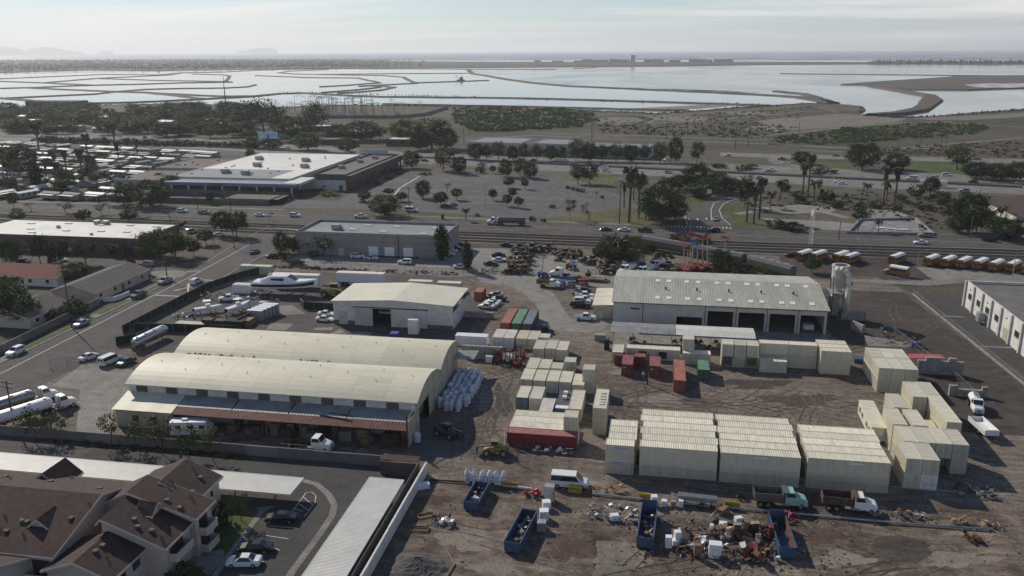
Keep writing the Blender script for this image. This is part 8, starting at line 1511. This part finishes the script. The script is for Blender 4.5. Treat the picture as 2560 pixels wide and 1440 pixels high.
# ------------------------------------------------------------------ scrap yard
def junk(n_,cx,cy,w_,d,z,mats,root,hmax=.8):
    for i in range(n_):
        a=rnd.uniform(0,3.1);L=rnd.uniform(.3,1.3);x,y=cx+rnd.uniform(-w_,w_),cy+rnd.uniform(-d,d);zz_=z+rnd.uniform(0,hmax)
        mb=MB()
        if i%3: mb.cyl((-L/2,0,0),(L/2,0,rnd.uniform(-.3,.3)),rnd.uniform(.03,.08),k=5)
        else: mb.box(-L/3,L/3,-.25,.25,0,rnd.uniform(.1,.5))
        o=obj('scrap_piece',mb,MATS[rnd.choice(mats)],root);o.location=(x,y,zz_);o.rotation_euler=(rnd.uniform(-.4,.4),rnd.uniform(-.4,.4),a)
def rolloff(label,x,y,L,rz,h,load,rust=False,ext=0):
    t=thing('roll_off_dumpster',label,'dumpster',(x,y,.05),rz,'roll-off dumpsters in the scrap yard')
    def body(mb):
        mb.box(-1.15,1.15,-L/2,L/2,.15,.22);mb.box(-1.15,-1.07,-L/2,L/2,.22,h);mb.box(1.07,1.15,-L/2,L/2,.22,h);mb.box(-1.07,1.07,L/2-.08,L/2,.22,h+ext)
    parts(t,[('body',mk(body),'dumpster_blue'),('rear_door',mk(lambda mb: mb.box(-1.07,1.07,-L/2,-L/2+.08,.22,h)),'dumpster_blue'),('liner',mk(lambda mb: (mb.box(1.03,1.06,-L/2+.1,L/2-.1,.3,h-.05),mb.box(-1.06,-1.03,-L/2+.1,L/2-.1,.3,h-.05))),'rust' if rust else 'dumpster_blue'),('top_rail',mk(lambda mb: [mb.box(s*1.13-.07,s*1.13+.07,-L/2,L/2,h,h+.1) for s in (-1,1)]),'dumpster_blue'),('skid',mk(lambda mb: [mb.box(s*.5-.08,s*.5+.08,-L/2,L/2,0,.15) for s in (-1,1)]),'dark')]+[('rib',mk(lambda mb: [mb.box(s*1.18-.03,s*1.18+.03,y_-.05,y_+.05,.2,h) for s in (-1,1)]),'dumpster_blue') for y_ in np.arange(-L/2+.4,L/2,1.0)])
    if load: junk(load,0,0,.75,L/2-.7,.3,['steel','galv','wood','white','machine_dark','rust'],t,.6)
rolloff('blue roll-off with white frames inside near the bulk bags',-25.3,112.6,6.4,R(-4),1.5,26);rolloff('blue roll-off full of scrap metal pipes',-17.0,104.0,9.0,R(-7),1.7,46);rolloff('high-backed blue roll-off holding mixed junk',.6,108.0,8.8,R(-3),1.7,40,ext=1.0);rolloff('empty roll-off with rusty inner wall near the furniture pile',19.2,108.6,8.6,R(3),1.8,0,True,.7)
def textsign(txt,label,px,py,w_,h):
    x,y=G(px,py);t=thing('yard_sign',label,'sign',(x,y,.05),R(-4));parts(t,[('board',mk(lambda mb: mb.box(-w_/2,w_/2,-.06,.06,0,h)),'sign_yellow'),('prop',mk(lambda mb: mb.cyl((0,.06,h*.8),(0,.7,0),.05,k=4)),'wood')])
    c=bpy.data.curves.new('lettering','FONT');c.body=txt;c.align_x='CENTER';c.align_y='CENTER';c.size=h*.62;c.extrude=.006;q=bpy.data.objects.new('q',c);COL.objects.link(q);o=link('lettering',bpy.data.meshes.new_from_object(q.evaluated_get(bpy.context.evaluated_depsgraph_get())),MATS['ink_black'],t);bpy.data.objects.remove(q);o.location=(0,-.075,h/2);o.rotation_euler=(math.pi/2,0,0);o.scale=(min(1.0,w_/(len(txt)*h*.40)),1,1)
textsign('CONCRETE','yellow CONCRETE sign at the end of the bulk bag row',1274,1219,2.6,1.0);textsign('METAL','yellow METAL sign in front of the passenger van',1437,1232,2.1,1.1);textsign('WASTE','yellow WASTE sign by the refrigerators',1616,1250,2.2,1.1);textsign('WASTE','yellow WASTE sign beside the mint dump truck',1830,1272,2.2,1.2)
def fridge(label,px,py,w_,d,h,m='fridge',rz=0.0,name='refrigerator',tilt=0.0):
    t=thing(name,label,'appliance',(*G(px,py),.04),rz,'discarded appliances');parts(t,[('body',mk(lambda mb: mb.box(-w_/2,w_/2,-d/2+.06,d/2,.04,h)),m),('door',mk(lambda mb: (mb.box(-w_/2,w_/2,-d/2,-d/2+.05,.06,h*.62),mb.box(-w_/2,w_/2,-d/2,-d/2+.05,h*.64,h-.01))),m,[('handle',mk(lambda mb: mb.box(w_/2-.12,w_/2-.08,-d/2-.05,-d/2,h*.3,h*.58)),'steel')]),('foot',mk(lambda mb: mb.box(-w_/2+.05,w_/2-.05,-d/2+.1,d/2-.1,0,.04)),'dark')])
    if tilt: t.rotation_euler.x=tilt;t.location.z+=.25
FR=[('white refrigerator beside the WASTE sign',1635,1265,.9,.9,1.7,.2),('white washer right of the refrigerator',1660,1265,.8,.8,.95,0),('grey washer third along the wall',1683,1266,.7,.7,.9,0),('white dryer last along the wall',1702,1267,.7,.7,1.1,0),('pale washer lying near the pipe tangle',1536,1300,1.2,.9,.9,.3),('black fronted refrigerator beside the roll-off',1671,1368,.9,.8,1.7,0),('tall white refrigerator behind the black fronted one',1693,1358,.9,.8,1.9,.3),('low white freezer in front of the tall refrigerator',1688,1362,.9,.8,.8,.2),('large white cabinet standing before the furniture pile',1787,1392,1.7,1.2,2.1,0),('white stove at the back of the pile',1807,1322,1.1,.9,1.0,0),('white box washer by the pallets',1846,1305,1.1,.8,.8,.4),('slim white cooler inside the pile',1778,1335,.5,.5,1.5,0),('grey cabinet under the METAL sign fridge',1374,1252,1.5,1.1,2.6,0),('white shrink-wrapped appliance top of the wrapped row',1366,1272,1.2,1.1,1.3,.3),('white shrink-wrapped appliance in the wrapped row',1360,1298,1.3,1.2,1.5,.2),('grey wrapped crate last of the wrapped row',1354,1325,1.3,1.2,1.4,.1),('white freezer chest lying by the carport wall',1056,1222,2.2,1.0,.9,.5)]
for lb,px,py,w_,d,h,rz in FR: fridge(lb,px,py,w_,d,h,'galv' if lb.startswith('grey') else 'fridge',rz,'washing_machine' if 'wash' in lb else 'refrigerator')
def furniture(kind,m,label,px,py,rz,tilt,z=.05,s=1.0):
    t=thing(kind,label,'furniture',(*G(px,py),z),rz,'discarded furniture heap',s);t.rotation_euler.x=tilt
    if kind=='chair': sp=[('seat',mk(lambda mb: mb.box(-.25,.25,-.25,.25,.42,.48)),m),('backrest',mk(lambda mb: mb.box(-.25,.25,.2,.25,.5,.95)),m)]+[('leg',mk(lambda mb: mb.box(x,x+.05,y,y+.05,0,.42)),m) for x in (-.25,.2) for y in (-.25,.2)]
    elif kind=='table': sp=[('top',mk(lambda mb: mb.box(-.7,.7,-.4,.4,.7,.75)),m)]+[('leg',mk(lambda mb: mb.box(x,x+.06,y,y+.06,0,.7)),m) for x in (-.66,.6) for y in (-.36,.3)]
    elif kind=='cabinet': sp=[('carcass',mk(lambda mb: (mb.box(-.45,-.41,-.3,.3,0,1.5),mb.box(.41,.45,-.3,.3,0,1.5),mb.box(-.41,.41,.26,.3,0,1.5),mb.box(-.45,.45,-.3,.3,1.5,1.54))),m),('shelf',mk(lambda mb: [mb.box(-.41,.41,-.28,.26,q,q+.03) for q in (.1,.55,1.0)]),m)]
    else: sp=[('frame_rail',mk(lambda mb: mb.box(-.8,.8,s_*.4-.05,s_*.4+.05,.05,.15)),m) for s_ in (-1,1)]+[('frame_rail',mk(lambda mb: mb.box(s_*.8-.05,s_*.8+.05,-.35,.35,.05,.15)),m) for s_ in (-1,1)]
    parts(t,sp)
kd=['chair','table','cabinet','bed_frame'];ms_=['wood','rusty_steel','rust','machine_dark','galv','clothred','cardboard']
for i in range(72):
    k,m=kd[i%4],ms_[(i*3)%7];px,py=1705+(i*61)%235+rnd.uniform(-6,6),rnd.triangular(1295,1420,1365)
    furniture(k,m,f'{dict(wood="brown", rusty_steel="dull brown", rust="rusty", machine_dark="dark", galv="steel", clothred="red", cardboard="tan")[m]} {k.replace("_", " ")} tipped over in the furniture heap, {ordn(i // 4 + 1)} {k.replace("_", " ")} of the heap',px,py,rnd.uniform(0,6),rnd.uniform(-1.2,1.2),rnd.uniform(.05,.5),rnd.uniform(.75,1.25))
furniture('cabinet','light_wood','bright tan cupboard standing at the far side of the heap',1886,1335,.2,0,s=1.2);furniture('bed_frame','wood','tan wooden frame lying alone on the dirt',1065,1290,.5,0,s=1.5);furniture('bed_frame','rust','reddish wooden frame lying below the tan one',1050,1325,.1,0,s=1.6);furniture('bed_frame','light_wood','wooden ladder frame below the high-backed roll-off',1615,1395,1.4,.3,s=1.3)
def heap(label,name,px,py,w_,d,n_,mats,cat='scrap',hm=.7): t=thing(name,label,cat,(*G(px,py),.05));junk(n_,0,0,w_,d,0,mats,t,hm);return t
for a in (('tangle of bent pipes and metal frames','pipe_tangle',1530,1290,4.5,2.6,60,['galv','steel','galv']),('scrap timber and plank pile beside the van','timber_pile',1500,1228,4.5,1.2,50,['wood','light_wood','rust']),('small heap of rubble and rags on the dirt','rubble_heap',1108,1306,1.6,.9,36,['machine_dark','white','galv']),('bundle of red painted frames by the METAL sign','frame_bundle',1330,1240,1.2,.8,26,['lift_red','pink']),('magenta scrap beside the empty roll-off','scrap_bundle',1975,1300,1.3,1.0,22,['pink','lift_red']),('scatter of loose junk through the furniture heap','junk_heap',1820,1372,7.0,3.4,240,['machine_dark','steel','wood','rust','white','galv']),('rusty coil of chain on bare ground','chain_coil',2440,1352,1.7,.9,34,['rust','machine_dark']),('wooden wreckage at the east fence corner','wreckage',2440,1230,3.4,2.0,54,['wood','machine_dark','galv']),('branches and boards by the lower fence','board_pile',2230,1290,6.0,1.0,50,['wood','pole_wood','galv']),('broken trailers and racks by the mast fence','rack_pile',2245,845,4.0,5.0,60,['rust','galv','machine_dark']),('debris under the long red container','debris_pile',1360,1130,5.0,.8,30,['white','galv','wood']),('pale beams heaped at the far boards','beam_pile',2430,1312,3.5,.8,30,['wood','light_wood'])): heap(*a)
t=thing('pipe_bundle','stack of long pale pipes on a trailer behind the appliances','pipes',(*G(1742,1262),.05),R(-4));parts(t,[('pipe',mk(lambda mb: mb.cyl((-2.9,-.5+(i%4)*.3,.9+(i // 4)*.28),(2.9,-.5+(i%4)*.3,.9+(i // 4)*.28),.13,k=7)),'galv') for i in range(12)]+[('rack',mk(lambda mb: [mb.box(x,x+.15,-.8,.7,.1,.78) for x in (-2,2)]),'dark')]+wheels([(.6,s*.8) for s in (-1,1)],.35,.2))
for lb,a,b,m in (('long white pipe lying along the scrap yard edge, west length',(1240,1214),(1330,1226),'white'),('long dark beam along the scrap yard edge',(1075,1203),(1245,1214),'machine_dark'),('grey pipe along the scrap yard edge, middle length',(1480,1238),(1640,1256),'galv'),('pale pipe rail along the scrap yard edge, long east length',(1700,1262),(2230,1310),'galv'),('dark pipe rail along the scrap yard edge, far east length',(2232,1311),(2480,1328),'steel')): p,q=G(*a),G(*b);tag(obj('pipe',MB().cyl((*p,.3),(*q,.3),.16,k=8),MATS[m]),lb,'pipe')
t=thing('pallet_stack','fanned stack of wooden pallets near the lower pipe','pallet',(*G(1805,1282),.05),.5)
for i in range(6): o=obj('pallet',MB().box(-.9,.9,-.6,.6,i*.16,i*.16+.05).box(-.9,.9,-.6,-.5,i*.16+.05,i*.16+.15).box(-.9,.9,.5,.6,i*.16+.05,i*.16+.15),MATS['wood'],t);o.rotation_euler.z=i*.1
# gravel heap and dark oil patch
mb=MB();cx_,cy_=G(1045,1415);RR=[]
for k_ in range(12):
    f=k_/11;RR.append([(cx_+4.4*(1-f)*(1+.16*math.sin(3*a+1)+.05*math.sin(11*a+k_))*math.cos(a),cy_+3.6*(1-f)*(1+.12*math.cos(2*a))*math.sin(a),max(0,1.35*f**1.15+rnd.uniform(-.07,.07)*(k_>0))) for a in np.arange(36)*math.pi/18])
mb.loft(RR)
tag(obj('gravel_heap',mb,MATS['ballast']),'grey gravel heap in the scrap yard corner','gravel');tag(obj('hose',MB().cyl((cx_+3.0,cy_+4.0,.15),(cx_+4.8,cy_+1,.15),.14,k=6).cyl((cx_+4.8,cy_+1,.15),(cx_+4.2,cy_-4,.15),.14,k=6),MATS['wood']),'brown hose curving round the gravel heap','hose')
ground_poly('oil_stain',[(2185,1345),(2250,1338),(2310,1352),(2330,1385),(2290,1410),(2215,1400),(2180,1375)],.04,MATS['dark_dirt']);ground_poly('concrete_patch',[(1490,1352),(1590,1358),(1600,1400),(1570,1440),(1480,1440),(1495,1400)],.04,MATS['pale_dirt'])
# wheel ruts and litter
RUT=[earth('rut_dark',[(.045,.040,.036),(.085,.075,.066)],s1=.2,s2=1.2),earth('rut_pale',[(.11,.097,.084),(.155,.137,.118)],s1=.2,s2=1.2)]
def ruts(n_,x0,x1,y0,y1,name):
    for k in (0,1):
        mb=MB()
        for i in range(n_):
            x,y,a,cv=rnd.uniform(x0,x1),rnd.uniform(y0,y1),rnd.uniform(0,6.28),rnd.uniform(-.05,.05);P1=[];
            for j in range(rnd.randrange(7,20)): P1.append((x,y));a+=cv;x+=1.3*math.cos(a);y+=1.3*math.sin(a)
            P1=[p for p in P1 if x0-2<p[0]<x1+2 and y0-2<p[1]<y1+2]
            if len(P1)<4: continue
            for off in (-.9,.9):
                w2=rnd.uniform(.14,.3);strip(mb,[(p[0]-off*math.sin(a),p[1]+off*math.cos(a)) for p in P1],[w2*rnd.uniform(.3,1.2) for _ in P1],.066+.002*k+.0001*i)
        obj(name,mb,RUT[k],kind='stuff')
ruts(30,-8,38,142,165,'wheel_ruts');ruts(26,-34,-26,126,178,'wheel_ruts');ruts(16,-30,60,92,104,'wheel_ruts');ruts(22,44,70,190,236,'wheel_ruts')
mb=MB()
for i in range(1300):
    q=rnd.random();x,y=(rnd.gauss(10,9),rnd.gauss(107,5)) if q<.55 else (rnd.uniform(-34,74),rnd.uniform(90,123)) if q<.8 else (rnd.uniform(-26,60),rnd.uniform(124,180))
    if x<-33 or x>75 or y<84: continue
    a,b,h=rnd.uniform(.04,.22),rnd.uniform(.03,.14),rnd.uniform(.02,.09);mb.cur=rnd.choice([0,0,0,1,2,3]);mb.box(x-a,x+a,y-b,y+b,.06,.07+h,rnd.uniform(0,3))
obj('litter',mb,[MATS[k] for k in ('machine_dark','pale_dirt','galv','wood')],kind='stuff')
# blotches of rust, tan crust and oil soaked into the scrap yard, with ragged outlines
earth('rust_soil',[(.050,.036,.030),(.090,.060,.047),(.125,.088,.068)],s1=.15,s2=.9);earth('tan_crust',[(.17,.142,.115),(.26,.22,.178)],s1=.15,s2=.9)
def blob(name,px,py,rx,ry,m,seed):
    q=random.Random(seed);n_=40;f=[1+.22*math.sin(3*a*6.283/n_+seed)+.14*math.sin(7*a*6.283/n_+seed*2)+q.uniform(-.12,.12) for a in range(n_)]
    ground_poly(name,[(px+rx*f[a]*math.cos(6.283*a/n_),py+ry*f[a]*math.sin(6.283*a/n_)) for a in range(n_)],.036,MATS[m])
for i,a in enumerate((('rust_stain',1420,1372,62,30,'rust_soil'),('rust_stain',1100,1250,30,12,'rust_soil'),('rust_stain',2060,1340,46,18,'rust_soil'),('dry_crust',1160,1350,60,26,'tan_crust'),('dry_crust',1240,1420,60,18,'tan_crust'),('dry_crust',1560,1395,62,30,'tan_crust'),('dry_crust',2110,1400,70,20,'tan_crust'),('dry_crust',2400,1400,90,18,'tan_crust'),('damp_patch',1890,960,80,12,'rut_dark'),('damp_patch',2000,1000,90,14,'rust_soil'),('dry_crust',1640,1000,70,14,'tan_crust'),('dry_crust',1560,930,34,10,'tan_crust'),('damp_patch',1250,1010,26,40,'rut_dark'),('dry_crust',1215,1000,22,30,'tan_crust'),('damp_patch',2200,770,60,14,'rut_dark'))): blob(*a,i+1)
for a in (('dark clutter of engines and hoses near the green boat fence','boat_yard_clutter',520,745,4.5,3.0,60,['machine_dark','dark','galv','tarp_green']),('crates and junk behind the console boat','boat_yard_clutter',480,795,5.0,2.0,40,['machine_dark','white','rust']),('dark junk below the motor yacht','boat_yard_clutter',660,750,5.0,1.5,46,['machine_dark','dark','galv']),('scrap heap between skips and crate frames','boat_yard_clutter',575,800,4.0,1.6,40,['machine_dark','rust','wood']),('red and dark junk by the white bunker container','boat_yard_clutter',635,722,2.5,1.5,30,['clothred','machine_dark','white']),('steel lattice sections stacked by the angled cars','steel_sections',1235,680,4.5,2.0,40,['galv','steel'])): heap(*a)
# the drained swimming pool
pl=thing('empty_pool','drained white swimming pool basin in the vacant lot','pool');c4=[G(*p) for p in ((2150,552),(2288,549),(2335,588),(2120,584))]
for a,b in zip(c4,c4[1:]+c4[:1]): mb=MB();strip(mb,[a,b],.8,.03,.9,.1);obj('pool_wall',mb,MATS['cmu_pale'],pl)
ground_poly('pool_floor',c4,.07,mat('pool_floor',(.20,.21,.21),.8,var=.3,scale=.2,coords='World',col2=(.13,.13,.12)),px=False,kind=None,parent=pl)
for i in range(3): p=G(2210+i*22,572+i*2);obj('step',MB().box(p[0]-2.4,p[0]+2.4,p[1]-1,p[1]+1,.08,.5),MATS['wall_white'],pl)
# ------------------------------------------------------------------ the air
mb=MB();mb.box(-36000,36000,-400,31500,-3,330)
hz=obj('haze',mb,None,kind='stuff')
m=bpy.data.materials.new('haze_air');m.use_nodes=True;t=m.node_tree;t.nodes.clear()
o_=N(t,'ShaderNodeOutputMaterial');pv=N(t,'ShaderNodeVolumePrincipled',Density=0.000065,Anisotropy=0.3);pv.inputs['Color'].default_value=(0.95,0.97,1.0,1)
t.links.new(pv.outputs[0],o_.inputs['Volume']);hz.data.materials.append(m)
